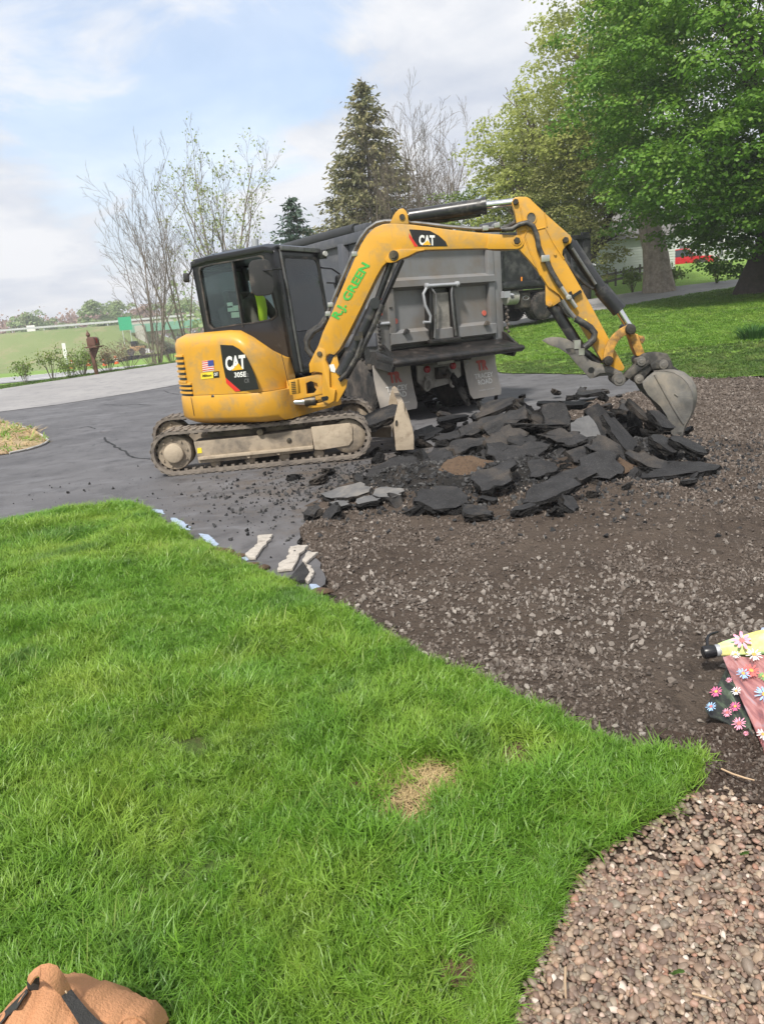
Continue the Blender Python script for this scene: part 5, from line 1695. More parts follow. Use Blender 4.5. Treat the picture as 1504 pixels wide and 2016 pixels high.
# inside: seat, console, control levers
seat = MB()
eb(MB().box(H(-.06, .2, 1.24), (.5, .5, .14), Matrix.Rotation(-HEAD, 3, 'Z')), 'seat_cushion', 'seat', bevel=.04)
eb(MB().box(H(-.33, .2, 1.58), (.13, .48, .62), Matrix.Rotation(-HEAD, 3, 'Z') @ Matrix.Rotation(R(-10), 3, 'Y')), 'seat_back', 'seat', bevel=.04)
eb(MB().box(H(-.37, .2, 1.98), (.10, .26, .20), Matrix.Rotation(-HEAD, 3, 'Z')), 'headrest', 'seat', bevel=.04)
eb(MB().box(H(-.1, -.13, 1.18), (.6, .14, .5), Matrix.Rotation(-HEAD, 3, 'Z')), 'console', 'seat', bevel=.03)
for l_ in (-.10, .50):
    eb(MB().tube([H(.30, l_, 1.28), H(.37, l_, 1.48), H(.375, l_, 1.49), H(.39, l_, 1.60)], [.013, .013, .026, .026], 10), 'joystick', 'black')
for l_ in (.12, .28):
    eb(MB().tube([H(.38, l_, .98), H(.40, l_, 1.35), H(.36, l_, 1.5)], .011, 8), 'travel_lever', 'black')
# papers against the rear side window
for k, (px, py, w_, h_) in enumerate(((540, 500, 34, 22), (575, 525, 34, 34), (545, 533, 36, 24), (573, 566, 50, 34))):
    eb(MB().prism([cs(px - w_ / 2, py - h_ / 2, .035), cs(px + w_ / 2, py - h_ / 2 - 4, .035), cs(px + w_ / 2 + 3, py + h_ / 2 - 4, .035), cs(px - w_ / 2 + 3, py + h_ / 2, .035)], LA * .003), 'paper_label', 'decalwhite')
# ------------------------------------------------------------------ operator
M['skin'] = material('skin', (.42, .24, .17), .55, var=.08)
M['jacket'] = material('olive_jacket', (.055, .056, .042), .85, var=.25, vscale=14, bump=.4, bscale=30)
M['hivis'] = material('lime_shirt', (.50, .80, .04), .7, var=.06)
M['jeans'] = material('work_trousers', (.05, .055, .07), .85, var=.2)
M['hair'] = material('dark_hair', (.02, .015, .012), .7, var=.3)


def skin_body(name, joints, edges, root, parent, off, mats, pick):
    """one continuous figure grown over a jointed skeleton"""
    me = bpy.data.meshes.new(name + '_rig')
    names = list(joints)
    me.from_pydata([joints[k][0] for k in names], [(names.index(a), names.index(b)) for a, b in edges], [])
    o = bpy.data.objects.new(name + '_rig', me); COL.objects.link(o)
    bm = bmesh.new(); bm.from_mesh(me); bm.verts.ensure_lookup_table()
    ly = bm.verts.layers.skin.verify()
    for i, k in enumerate(names):
        r = joints[k][1]
        bm.verts[i][ly].radius = r if isinstance(r, tuple) else (r, r)
        bm.verts[i][ly].use_root = (k == root)
    bm.to_mesh(me); bm.free()
    md = o.modifiers.new('skin', 'SKIN'); md.branch_smoothing = .6
    o.modifiers.new('sub', 'SUBSURF').levels = 2
    dg = bpy.context.evaluated_depsgraph_get()
    m2 = bpy.data.meshes.new_from_object(o.evaluated_get(dg))
    bpy.data.objects.remove(o); bpy.data.meshes.remove(me)
    m2.name = name
    m2.transform(Matrix.Translation(-Vector(off)))
    m2.materials.clear()
    for m_ in mats: m2.materials.append(m_)
    for p in m2.polygons:
        p.material_index = pick(p.center + Vector(off)); p.use_smooth = True
    b = bpy.data.objects.new(name, m2); COL.objects.link(b); b.parent = parent
    return b


PB = H(-.36, .2, 1.43)
per = thing('person', 'operator in dark olive jacket and lime shirt seated in the cab', 'person', PB)
J = {}
FW = .27
ZW = -.05
def J_(k, h, l, z, r): J[k] = (H(h + (0 if k[:2] in ('wr', 'pa', 'th', 'ti') or (k[0] in 'fgt' and k[1:2].isdigit()) else FW), .2 + l, z + (0 if k[:2] in ('wr', 'pa', 'th', 'ti') or (k[0] in 'fgt' and k[1:2].isdigit()) else ZW)), r)
J_('pelvis', -.36, 0, 1.46, (.17, .13)); J_('waist', -.36, 0, 1.60, (.16, .12)); J_('chest', -.33, 0, 1.82, (.19, .13)); J_('collar', -.30, 0, 2.00, (.13, .10))
J_('neck', -.28, 0, 2.08, .058); J_('jaw', -.245, 0, 2.15, (.07, .078)); J_('head', -.25, 0, 2.235, (.078, .094)); J_('crown', -.26, 0, 2.31, (.055, .065))
E_ = [('pelvis', 'waist'), ('waist', 'chest'), ('chest', 'collar'), ('collar', 'neck'), ('neck', 'jaw'), ('jaw', 'head'), ('head', 'crown')]
for s, n, hx, hl in ((-1, 'r', .36, -.31), (1, 'l', .36, .30)):
    J_('sh' + n, -.30, .19 * s, 1.95, .075); J_('el' + n, -.12, .27 * s, 1.66, .058); J_('wr' + n, hx - .10, hl, 1.60, .036); J_('palm' + n, hx - .02, hl, 1.60, (.04, .022))
    J_('hip' + n, -.30, .10 * s, 1.43, .10); J_('knee' + n, .12, .15 * s, 1.45, .072); J_('ankle' + n, .22, .15 * s, 1.04, .05); J_('toe' + n, .40, .15 * s, 1.0, .042)
    E_ += [('collar', 'sh' + n), ('sh' + n, 'el' + n), ('el' + n, 'wr' + n), ('wr' + n, 'palm' + n), ('pelvis', 'hip' + n), ('hip' + n, 'knee' + n), ('knee' + n, 'ankle' + n), ('ankle' + n, 'toe' + n)]
    for f in range(4):
        y_ = hl + (f - 1.5) * .021
        L_ = (.036, .044, .042, .032)[f]
        J_('f%d' % f + n, hx + .02, y_, 1.598, .0095); J_('g%d' % f + n, hx + .02 + L_ * .7, y_, 1.582, .009); J_('t%d' % f + n, hx + .015 + L_ * .7, y_, 1.552, .008)
        E_ += [('palm' + n, 'f%d' % f + n), ('f%d' % f + n, 'g%d' % f + n), ('g%d' % f + n, 't%d' % f + n)]
    J_('th' + n, hx - .02, hl - s * .045, 1.592, .011); J_('ti' + n, hx + .02, hl - s * .052, 1.578, .009)
    E_ += [('palm' + n, 'th' + n), ('th' + n, 'ti' + n)]
hA, hB = H(0, 0, 0), HA


def pick(c):
    h = (c - E0).dot(HA)
    if c.z > 2.02: return 0
    if c.z < 1.52 and h > -.02 or c.z < 1.40: return 2
    if h > .265 and c.z > 1.5: return 0
    return 1


body = skin_body('body', J, E_, 'pelvis', per, PB, [M['skin'], M['jacket'], M['jeans']], pick)
hc = H(-.262 + FW, .2, 2.265 + ZW)
rows = []
for k in range(9):
    t = -.25 + 1.25 * k / 8
    a_ = t * PI / 2
    rows.append([hc + HA * (.103 * math.cos(a_) * math.cos(b_) - .012) + LA * (.088 * math.cos(a_) * math.sin(b_)) + UP * (.108 * math.sin(a_) - (.0 if math.cos(b_) < .55 else -.03 * (1 - t) )) for b_ in np.linspace(0, 2 * PI, 17)[:-1]])
MB().loft(rows).build('hair', M['hair'], per, PB)
# face: nose, eyes, ears
MB().loft([[H(-.165 + FW + a, .2 + b, c + ZW) for a, b, c in ((.0, -.008, 2.235), (.0, .008, 2.235), (.0, .0, 2.24))], [H(-.14 + FW + a, .2 + b, c + ZW) for a, b, c in ((.0, -.017, 2.19), (.0, .017, 2.19), (.012, .0, 2.195))]]).build('nose', M['skin'], per, PB)
for s in (-1, 1):
    MB().lathe(H(-.172 + FW, .2 + .03 * s, 2.235 + ZW), HA, [(0, .011), (.006, .009), (.009, .003)], 10).build('eye', M['decalwhite'], per, PB)
    MB().lathe(H(-.25 + FW, .2 + .078 * s, 2.215 + ZW), LA * s, [(0, .026), (.012, .03), (.018, .02)], 10).build('ear', M['skin'], per, PB)
MB().box(H(-.168 + FW, .2, 2.163 + ZW), (.012, .045, .012), Matrix.Rotation(-HEAD, 3, 'Z')).build('mouth', M['decalred'], per, PB)
# open jacket front with the bright shirt, and the hood lying on the back
rows = []
for z_, w_, h_ in ((2.03, .04, -.225 + FW), (1.95, .075, -.185 + FW), (1.83, .075, -.172 + FW), (1.70, .065, -.185 + FW), (1.58, .055, -.205 + FW)):
    rows.append([H(h_ - .03, .2 - w_ - .02, z_), H(h_ - .005, .2 - w_, z_), H(h_ + .012, .2, z_), H(h_ - .005, .2 + w_, z_), H(h_ - .06, .2, z_)])
MB().loft(rows).build('shirt', M['hivis'], per, PB)
rows = []
for k in range(7):
    a_ = PI * k / 6
    rows.append([H(-.42 + FW + .05 * math.cos(b_), .2 + .14 * math.cos(a_), 1.97 + .05 * math.sin(b_) + .03 * math.sin(a_)) for b_ in np.linspace(0, 2 * PI, 9)[:-1]])
MB().loft(rows).build('jacket_hood', M['jacket'], per, PB)
# ------------------------------------------------------------------ dump trucks
M['tailgate'] = material('grey_tailgate', (.185, .187, .19), .6, var=.10, vscale=2.5, dirt=(.17, .145, .12), dirt_amt=.34, dscale=1.6, bump=.08, bscale=30, streak=(5, 5, .8), spots=(3.2, .15, (.05, .05, .05)))
M['boxside'] = material('slate_box_paint', (.075, .08, .095), .5, var=.12, vscale=2, dirt=(.15, .145, .15), dirt_amt=.3, dscale=2.2, bump=.08, bscale=20, streak=(3, 3, .5))
M['boxblack'] = material('black_box_paint', (.02, .021, .024), .42, var=.2, vscale=2, dirt=(.10, .10, .10), dirt_amt=.25, dscale=3)
M['tar'] = material('tarred_steel', (.012, .012, .012), .38, var=.4, vscale=9, dirt=(.045, .035, .03), dirt_amt=.35, dscale=6, bump=.9, bscale=22)
M['chassis'] = material('chassis_black', (.025, .024, .024), .7, var=.3, dirt=(.14, .115, .09), dirt_amt=.45, dscale=4, bump=.2)
M['tyre'] = material('tyre_rubber', (.022, .022, .022), .85, var=.25, vscale=8, dirt=(.12, .10, .085), dirt_amt=.38, dscale=4, bump=.3, bscale=40)
M['rim'] = material('grey_rim', (.23, .23, .235), .55, var=.15, dirt=(.2, .16, .12), dirt_amt=.4, dscale=6)
M['flap'] = material('dusty_mud_flap', (.36, .335, .31), .85, var=.12, vscale=2.5, dirt=(.48, .43, .37), dirt_amt=.45, dscale=2.2, bump=.1, streak=(5, 5, .9))
M['flaptext'] = material('flap_print', (.74, .73, .70), .7, var=.2, vscale=9)
M['flapred'] = material('faded_red_print', (.48, .11, .09), .7, var=.35, vscale=12)
M['hitch'] = material('dusty_hitch_plate', (.30, .285, .255), .8, var=.12, dirt=(.12, .11, .10), dirt_amt=.35, dscale=4)
M['redlens'] = material('red_lens', (.36, .02, .025), .25, var=.15)
M['reflector'] = material('faded_red_reflector', (.62, .13, .09), .45, var=.15)
M['amber'] = material('amber_lens', (.85, .28, .03), .25, var=.1)
M['plate'] = material('licence_plate', (.42, .41, .37), .6, var=.2, vscale=20)
M['tank'] = material('aluminium_tank', (.48, .47, .44), .45, metal=.3, var=.1, dirt=(.3, .26, .2), dirt_amt=.3)
M['tarp'] = material('black_tarp', (.022, .023, .024), .6, var=.3, vscale=5, bump=.6, bscale=8)
M['rail'] = material('galvanised_rail', (.42, .43, .45), .5, metal=.4, var=.1)


def wheel(mk, x, y, r=.50, w=.27, dual=True, out=1):
    """mk(mb, name, mat, parent)"""
    for k, xo in enumerate((0, -.33 * out) if dual else (0,)):
        c = Vector((x + xo, y, r))
        prof = [(-w / 2, r * .62), (-w / 2, r * .86), (-w / 2 + .04, r * .965), (-w / 2 + .07, r), (w / 2 - .07, r), (w / 2 - .04, r * .965), (w / 2, r * .86), (w / 2, r * .62)]
        t = mk(MB().lathe(c, (1, 0, 0), prof, 36), 'tyre', 'tyre')
        bars = MB()
        for j in range(34):
            a = 2 * PI * j / 34
            cc = c + Vector((0, math.cos(a) * r * 1.0, math.sin(a) * r * 1.0))
            Mx = Matrix.Rotation(a - PI / 2, 3, 'X')
            for s in (-1, 1):
                bars.box(cc + Vector((s * w * .27, 0, 0)), (w * .36, .05, .022), Mx)
        mk(bars, 'tread_block', 'tyre', t, kind='stuff', smooth_=False)
        s = out
        rim = mk(MB().lathe(c, (s, 0, 0), [(-.02, r * .63), (w / 2 - .02, r * .63), (w / 2 - .015, r * .57), (w / 2 - .10, r * .50), (w / 2 - .11, r * .26), (w / 2 - .03, r * .24), (w / 2 - .02, r * .12)], 28), 'rim', 'rim', t)
        if k == 0:
            nb = MB()
            for j in range(10):
                a = 2 * PI * j / 10
                nb.lathe(c + Vector((s * (w / 2 - .105), math.cos(a) * r * .38, math.sin(a) * r * .38)), (s, 0, 0), [(0, .016), (.03, .016)], 6)
            mk(nb, 'wheel_nut', 'rim', t, kind='stuff')


def dump_truck(root, box, gate, L=4.7, cabmat='boxblack'):
    def mk(mb, name, mat, parent=None, **k):
        return mb.build(name, M[mat], parent or root, None, **k)
    Wd = 1.19
    zb, zt = 1.16, 2.76
    for s in (-1, 1):
        sd = mk(MB().box((s * (Wd - .02), L / 2, (zb + zt) / 2), (.03, L, zt - zb)), 'box_side', box)
        mk(MB().beam((s * Wd, -.02, zt), (s * Wd, L, zt), .13, .14), 'top_rail', box, sd, bevel=.015)
        mk(MB().beam((s * (Wd + .02), 0, zb + .12), (s * (Wd + .02), L, zb + .12), .09, .2), 'lower_rail', box, sd, bevel=.015)
        for y in ((.75, 2.35, 3.9)):
            mk(MB().prism([(s * Wd, y - .11, zb + .2), (s * (Wd + .09), y - .06, zb + .24), (s * (Wd + .09), y + .06, zb + .24), (s * Wd, y + .11, zb + .2)], (0, 0, zt - zb - .28)), 'side_post', box, sd, bevel=.01)
        mk(MB().prism([(s * (Wd - .16), -.07, zb - .08), (s * (Wd + .03), -.07, zb - .08), (s * (Wd + .03), .26, zb - .08), (s * (Wd - .16), .26, zb - .08)], (0, 0, zt - zb + .14)), 'corner_post', gate, bevel=.02)
        mk(MB().prism([(s * (Wd - .05), .0, zt + .06), (s * (Wd + .06), .0, zt + .06), (s * (Wd + .06), .34, zt + .06), (s * (Wd - .05), .34, zt + .06)], (0, 0, .10)), 'hinge_block', box, bevel=.02)
        mk(MB().tube([(s * (Wd + .05), -.12, zb + .62), (s * (Wd + .2), -.12, zb + .60), (s * (Wd + .22), -.1, zb + .56)], .03, 8).box((s * (Wd + .06), -.1, zb + .62), (.13, .1, .1)), 'latch_pin', 'rail', bevel=.0)
        ch = MB()
        for k in range(9):
            ch.lathe((s * (Wd + .06 + .01 * (k % 2)), -.12, zb + .42 - k * .055), (1 if k % 2 else 0, 0 if k % 2 else 1, 0), [(-.01, .02), (.01, .03), (.03, .02)], 8)
        mk(ch, 'latch_chain', 'chassis', kind='stuff')
    mk(MB().box((0, L - .02, (zb + zt + .35) / 2), (2 * Wd, .04, zt - zb + .35)), 'box_front', box)
    mk(MB().prism([(-Wd, L, zt + .3), (Wd, L, zt + .3), (Wd, L + .9, zt + .38), (-Wd, L + .9, zt + .38)], (0, 0, .05)), 'cab_shield', box, bevel=.01)
    mk(MB().box((0, L / 2, zb + .02), (2 * Wd, L, .08)), 'box_floor', 'chassis')
    mk(MB().box((0, L / 2, zb + .75), (2 * Wd - .06, L - .2, .9)), 'load', 'tar')
    mk(MB().tube([(-.85, .9, zt + .17), (-.8, 2.5, zt + .19), (-.75, L + .1, zt + .2)], .105, 12), 'tarp_roll', 'tarp')
    mk(MB().tube([(-Wd - .02, L - .4, zt - .3), (-Wd + .02, L + .25, zt + .28), (-.3, L + .28, zt + .34)], .035, 8).tube([(-Wd - .02, L - .2, zt - .3), (-Wd + .02, L + .45, zt + .22), (-.3, L + .48, zt + .3)], .03, 8), 'tarp_arm', 'rail')
    # chassis
    for s in (-1, 1):
        mk(MB().box((s * .42, 3.5, .95), (.09, 7.2, .26)), 'frame_rail', 'chassis')
    for y in (.75, 2.08):
        mk(MB().tube([(-.8, y, .5), (.8, y, .5)], .075, 10).lathe((-.17, y, .5), (1, 0, 0), [(0, .12), (.1, .22), (.24, .22), (.34, .12)], 16), 'axle', 'chassis')
        for s in (-1, 1):
            wheel(mk, s * 1.03, y, out=s)
    for s in (-1, 1):
        wheel(mk, s * 1.02, 6.4, w=.3, dual=False, out=s)
    mk(MB().tube([(-.9, 6.4, .5), (.9, 6.4, .5)], .07, 10), 'axle', 'chassis')
    # cab with bonnet
    mk(MB().prism([(-1.0, L + .35, .9), (-1.0, L + .35, 2.75), (-1.0, L + .95, 2.85), (-1.0, L + 1.5, 2.75), (-1.0, L + 1.75, 2.0), (-1.0, L + 1.75, .9)], (2.0, 0, 0)), 'cab', cabmat, bevel=.05)
    mk(MB().prism([(-.8, L + 1.75, .8), (-.8, L + 1.75, 1.95), (-.8, L + 2.9, 1.75), (-.8, L + 3.05, 1.6), (-.8, L + 3.05, .8)], (1.6, 0, 0)), 'bonnet', cabmat, bevel=.06)
    for s in (-1, 1):
        mk(MB().prism([(s * 1.002, L + .6, 2.05), (s * 1.002, L + .65, 2.6), (s * 1.002, L + 1.4, 2.6), (s * 1.002, L + 1.62, 2.05)], (s * .006, 0, 0)), 'door_window', 'cabglass')
        mk(MB().box((s * .9, 6.35, 1.12), (.4, 1.2, .06)), 'mudguard', cabmat, bevel=.02)
        mk(MB().tube([(s * .75, L + .2, .8), (s * .75, L + .2, 3.3)], .07, 12), 'exhaust_stack', 'rail')
    # side gear: air tank, step box, fuel tank
    for s in (-1, 1):
        tk = mk(MB().tube([(s * .88, 3.05, .86), (s * .88, 3.10, .86), (s * .88, 3.55, .86), (s * .88, 3.6, .86)], [.15, .25, .25, .15], 20), 'air_tank', 'tank')
        hoops = MB()
        for k in range(5):
            y = 3.10 + .1 * k
            hoops.lathe((s * .88, y, .86), (0, 1, 0), [(0, .252), (.01, .258), (.02, .252)], 20)
        mk(hoops, 'tank_band', 'tank', tk)
        bx_ = mk(MB().box((s * .86, 2.80, .72), (.42, .40, .52)), 'tool_box', 'chassis', bevel=.02)
        mk(MB().tube([(s * 1.075, 2.8 + .13 * math.cos(a), .80 + .07 * math.sin(a)) for a in np.linspace(0, 2 * PI, 17)], .008, 5), 'oval_emblem', 'rail', bx_)
        mk(MB().tube([(s * .95, 4.0, .75), (s * .95, 5.2, .75)], .3, 20), 'fuel_tank', 'tank')
        mk(MB().box((s * (Wd + .015), 3.05, zb + .25), (.03, .05, .22)), 'marker_lamp', 'amber', bevel=.008)
    return mk


T1 = Vector((1.19, 12.10, 0)); TROT = R(32)
truck = thing('dump_truck', 'grey dump truck with tarred tailgate apron parked behind the excavator arm', 'dump truck', T1, TROT)
mk = dump_truck(truck, 'boxside', 'tailgate')
TM = Matrix.Translation(T1) @ Matrix.Rotation(TROT, 4, 'Z'); TI = TM.inverted()
tp = plane(T1, TROT)
tq = lambda x, y, o=0: TI @ tp(*c2(x, y), o)


def tk(mb, name, mat, parent=None, **k):
    mb.v = [TI @ Vector(p) if False else Vector(p) for p in mb.v]
    return mk(mb, name, mat, parent, **k)


# local frame of the tailgate: x from -1.03 to 1.03, seen face at y = -.05
gz0, gz1 = 1.14, 2.72
gate = tk(MB().box((0, .02, (gz0 + gz1) / 2), (2.08, .05, gz1 - gz0)), 'tailgate', 'tailgate')
FY = -.005


def bar(x0, x1, z0, z1, d, name='tailgate_rib', bev=.0, mat='tailgate'):
    """rib with sloped upper and lower faces standing d proud"""
    s = min(.05, (z1 - z0) * .35)
    pr = [(x0, FY, z0), (x0, FY - d, z0 + s), (x0, FY - d, z1 - s), (x0, FY, z1)]
    return tk(MB().prism(pr, (x1 - x0, 0, 0)), name, mat, gate)


bar(-1.03, 1.03, gz0, gz0 + .25, .10)
bar(-1.03, 1.03, 1.95, 2.14, .12)
bar(-1.03, 1.03, gz1 - .16, gz1, .09)
for x in (-.985, .985):
    tk(MB().prism([(x - .06, FY, gz0 + .2), (x - .06, FY - .085, gz0 + .2), (x + .06, FY - .085, gz0 + .2), (x + .06, FY, gz0 + .2)], (0, 0, gz1 - gz0 - .3)), 'tailgate_rib', 'tailgate', gate, bevel=.012)
# coal chute door with its frame, handle bar and levers
cxx = -.07
tk(MB().box((cxx, FY - .03, 1.60), (.40, .06, .66)), 'chute_door', 'tar', gate)
tk(MB().box((cxx, FY - .064, 1.60), (.34, .01, .56)), 'chute_plate', 'hitch', gate)
for s in (-1, 1):
    tk(MB().prism([(cxx + s * .20, FY - .0, 1.14), (cxx + s * .28, FY - .0, 1.14), (cxx + s * .24, FY, 1.98), (cxx + s * .18, FY, 1.98)], (0, -.14, 0)), 'chute_cheek', 'tar', gate, bevel=.008)
    tk(MB().tube([(cxx + s * .22, FY - .12, 2.0), (cxx + s * .15, FY - .17, 1.86), (cxx + s * .17, FY - .16, 1.55), (cxx + s * .21, FY - .15, 1.22)], .018, 8), 'chute_lever', 'pipe', gate)
tk(MB().tube([(cxx - .30, FY - .15, 1.99), (cxx + .30, FY - .15, 1.99)], .028, 10), 'chute_bar', 'rail', gate)
for s in (-1, 1):
    tk(MB().lathe((cxx + s * .29, FY - .15, 1.99), (1, 0, 0), [(-.03, .03), (-.02, .045), (.02, .045), (.03, .03)], 12), 'bar_boss', 'rail', gate)
tk(MB().tube([(cxx - .28, FY - .15, 1.99), (cxx - .38, FY - .17, 1.88), (cxx - .37, FY - .18, 1.72), (cxx - .28, FY - .18, 1.55), (cxx - .30, FY - .18, 1.46), (cxx - .42, FY - .18, 1.47)], .022, 8), 'crank_handle', 'rail', gate)
tk(MB().box((cxx, FY - .08, 1.17), (.62, .16, .06)), 'chute_sill', 'tar', gate, bevel=.01)
for x in (-.93 + .05, .86):
    tk(MB().lathe((x, FY - .001, 1.52), (0, -1, 0), [(0, .042), (.012, .042)], 18), 'reflector', 'reflector', gate)
for x in (-.78, .80):
    tk(MB().prism([(x - .05, FY - .1, 1.33), (x + .05, FY - .1, 1.33), (x + .05, FY - .1, 1.37), (x, FY - .1, 1.40)], (0, -.05, 0)), 'hook', 'chassis', gate)
tk(MB().box((0, .12, 1.07), (2.34, .22, .20)), 'rear_sill', 'tar')
# tarred apron with its rounded lip
ap = [(-1.24, .05, 1.12), (-1.24, -.44, 1.00), (-1.24, -.50, .94), (-1.24, -.44, .89), (-1.24, .05, .98)]
tk(MB().prism(ap, (2.42, 0, 0)), 'apron', 'tar', bevel=.03)
lip = tk(MB().tube([(-1.28, -.45, .93), (-1.22, -.47, .93), (0, -.48, .935), (1.2, -.47, .93), (1.26, -.45, .93)], [.04, .056, .06, .056, .04], 14), 'apron_lip', 'tar')
for s in (-1, 1):
    tk(MB().prism([(s * 1.22, .4, 1.2), (s * 1.22, -.1, 1.2), (s * 1.22, -.42, .98), (s * 1.22, -.30, .80), (s * 1.22, .4, .90)], (s * -.05, 0, 0)), 'apron_cheek', 'tar')
    # frame behind the flaps
    tk(MB().box((s * .86, .28, .88), (.74, .10, .08)), 'flap_bracket', 'chassis')
# mud flaps with their print
for s in (-1, 1):
    x0, x1 = (-1.24, -.55) if s < 0 else (.52, 1.20)
    rows = []
    for z, yo in ((.90, .16), (.7, .15), (.45, .10), (.25, .04), (.17, .01)):
        r_ = .04 if z < .2 else 0
        rows.append([(x0 + r_, yo, z), ((x0 + x1) / 2, yo - .012, z), (x1 - r_, yo, z), (x1 - r_, yo + .015, z), ((x0 + x1) / 2, yo + .005, z), (x0 + r_, yo + .015, z)])
    fl = tk(MB().loft(rows), 'mud_flap', 'flap')
    fl['label'] = 'dusty mud flap printed with a red logo and dealer name'
    cx_ = (x0 + x1) / 2

    def ft(s_, xc, z, w, h, mat, bold):
        vs, fs = text_on(s_, Vector((xc - w / 2, 0, z)), Vector((1, 0, 0)), UP, width=w, height=h, bold=bold)
        out = []
        for v in vs:
            yo = np.interp(v.z, (.17, .25, .45, .7, .90), (.01, .04, .10, .15, .16))
            out.append(Vector((v.x, yo - .018, v.z)))
        tk(MB().add(out, fs), 'lettering', mat, fl, smooth_=False)
    ft('TRACEY', cx_ + .02, .475, .40, .085, 'flaptext', .03)
    ft('ROAD', cx_ + .02, .375, .31, .085, 'flaptext', .03)
    ft('traceyroad.com', cx_ + .02, .27, .34, .035, 'flaptext', .01)
    ft('TR', cx_ + .02, .60, .24, .17, 'flapred', .06)
# hitch plate, hook, rings, lamps, plate
tk(MB().prism([(-.45, .12, .86), (.42, .12, .86), (.42, .12, .56), (.22, .12, .47), (-.30, .12, .42), (-.45, .12, .56)], (0, .04, 0)), 'hitch_plate', 'hitch', bevel=.01)
tk(MB().box((-.02, .06, .66), (.20, .10, .18)).tube([(-.02, .04, .62), (-.02, -.10, .60), (-.02, -.13, .66), (-.02, -.08, .70)], .035, 10), 'pintle_hook', 'chassis', bevel=.0)
for x in (-.30, .22):
    tk(MB().tube([(x + .06 * math.cos(a), .08 - .02 * math.sin(a), .50 + .09 * math.sin(a)) for a in np.linspace(0, 2 * PI, 15)], .02, 8, cap=False), 'tow_ring', 'hitch')
    tk(MB().box((x, .1, .60), (.07, .06, .07)), 'ring_mount', 'hitch', bevel=.008)
for x in (-.27, .25):
    tk(MB().lathe((x, .12, .74), (0, -1, 0), [(0, .055), (.03, .055), (.045, .03)], 16), 'tail_lamp', 'redlens')
tk(MB().box((.36, .08, .86), (.12, .08, .12)), 'lamp_box', 'chassis', bevel=.01)
tk(MB().tube([(.40, .05, .84), (.48, .03, .82), (.50, .02, .76), (.44, .02, .74)], .012, 6), 'air_coupling', 'rail')
pl_o = tk(MB().box((-.0, -.03, .855 + .02), (.32, .012, .15)), 'number_plate', 'plate', bevel=.006)
vs, fs = text_on('67094-MK', Vector((-.13, -.038, .845)), Vector((1, 0, 0)), UP, width=.26, height=.055, bold=.01)
tk(MB().add(vs, fs), 'plate_lettering', 'decalgrey', pl_o, smooth_=False)
tk(MB().box((-1.0, -.08, 1.72), (.05, .05, .02)), 'bracket', 'chassis')
for z in (1.75,):
    tk(MB().box((-1.19, -.085, z), (.07, .03, .26)), 'tail_lamp_strip', 'reflector', bevel=.01)
tk(MB().tube([(-1.25, -.08, 1.50), (-1.05, -.09, 1.50)], .025, 8), 'side_latch', 'rail')

# second truck on the road
q2_ = Vector((7.85, 29.9, 0))
dirr = Vector((-.90, -.42, 0)).normalized()
rot2 = math.atan2(-dirr.x, dirr.y)
q2_.z = 1.02
truck2 = thing('dump_truck', 'black dump truck standing on the road beyond the grey one', 'dump truck', q2_, rot2)
mk2 = dump_truck(truck2, 'boxblack', 'boxblack', L=5.2)
for mbx in ((0, .0),):
    mk2(MB().box((0, .0, 2.0), (2.2, .06, 1.75)), 'tailgate', 'boxblack')
    for s in (-1, 1):
        mk2(MB().box((s * 1.0, .3, .55), (.45, .02, .75)), 'mud_flap', 'chassis')
# ------------------------------------------------------------------ broken asphalt heap
def slab_mat(name, base, top):
    m = bpy.data.materials.new(name); m.use_nodes = True
    t = m.node_tree; b = t.nodes['Principled BSDF']
    g = NN(t, 'ShaderNodeNewGeometry'); oi = NN(t, 'ShaderNodeObjectInfo')
    v = g.outputs['Position']
    n = noise_n(t, v, 7, 7, .65, .3)
    c = mix_n(t, ramp_n(t, n, [(.35, 0.0), (.66, 1.0)]), base[0], base[1])
    dust = ramp_n(t, math_n(t, 'ADD', noise_n(t, v, 3.5, 6, .7, .5), math_n(t, 'MULTIPLY', oi.outputs['Random'], .16)), [(.60, 0.0), (.78, 1.0)])
    c = mix_n(t, math_n(t, 'MULTIPLY', dust, .7), c, base[2])
    grit = ramp_n(t, noise_n(t, v, 160, 2, .5), [(.62, 0.0), (.72, 1.0)])
    c = mix_n(t, math_n(t, 'MULTIPLY', grit, .55), c, (.22, .20, .18))
    LK(t, c, b.inputs['Base Color'])
    b.inputs['Roughness'].default_value = .70 if top else .75
    b.inputs['Specular IOR Level'].default_value = .35 if top else .25
    bn = NN(t, 'ShaderNodeBump', i_Strength=.6 if top else 1.0, i_Distance=.008 if top else .03)
    LK(t, noise_n(t, v, 170 if top else 55, 5, .7), bn.inputs['Height']); LK(t, bn.outputs[0], b.inputs['Normal'])
    return m


M['slabtop'] = slab_mat('slab_sealed_top', [(.012, .012, .013), (.030, .030, .032), (.075, .062, .05)], True)
M['slabside'] = slab_mat('slab_broken_side', [(.008, .008, .008), (.019, .018, .018), (.075, .06, .047)], False)


M['slabdusty'] = slab_mat('slab_dusty_top', [(.095, .096, .10), (.15, .15, .152), (.24, .22, .195)], True)


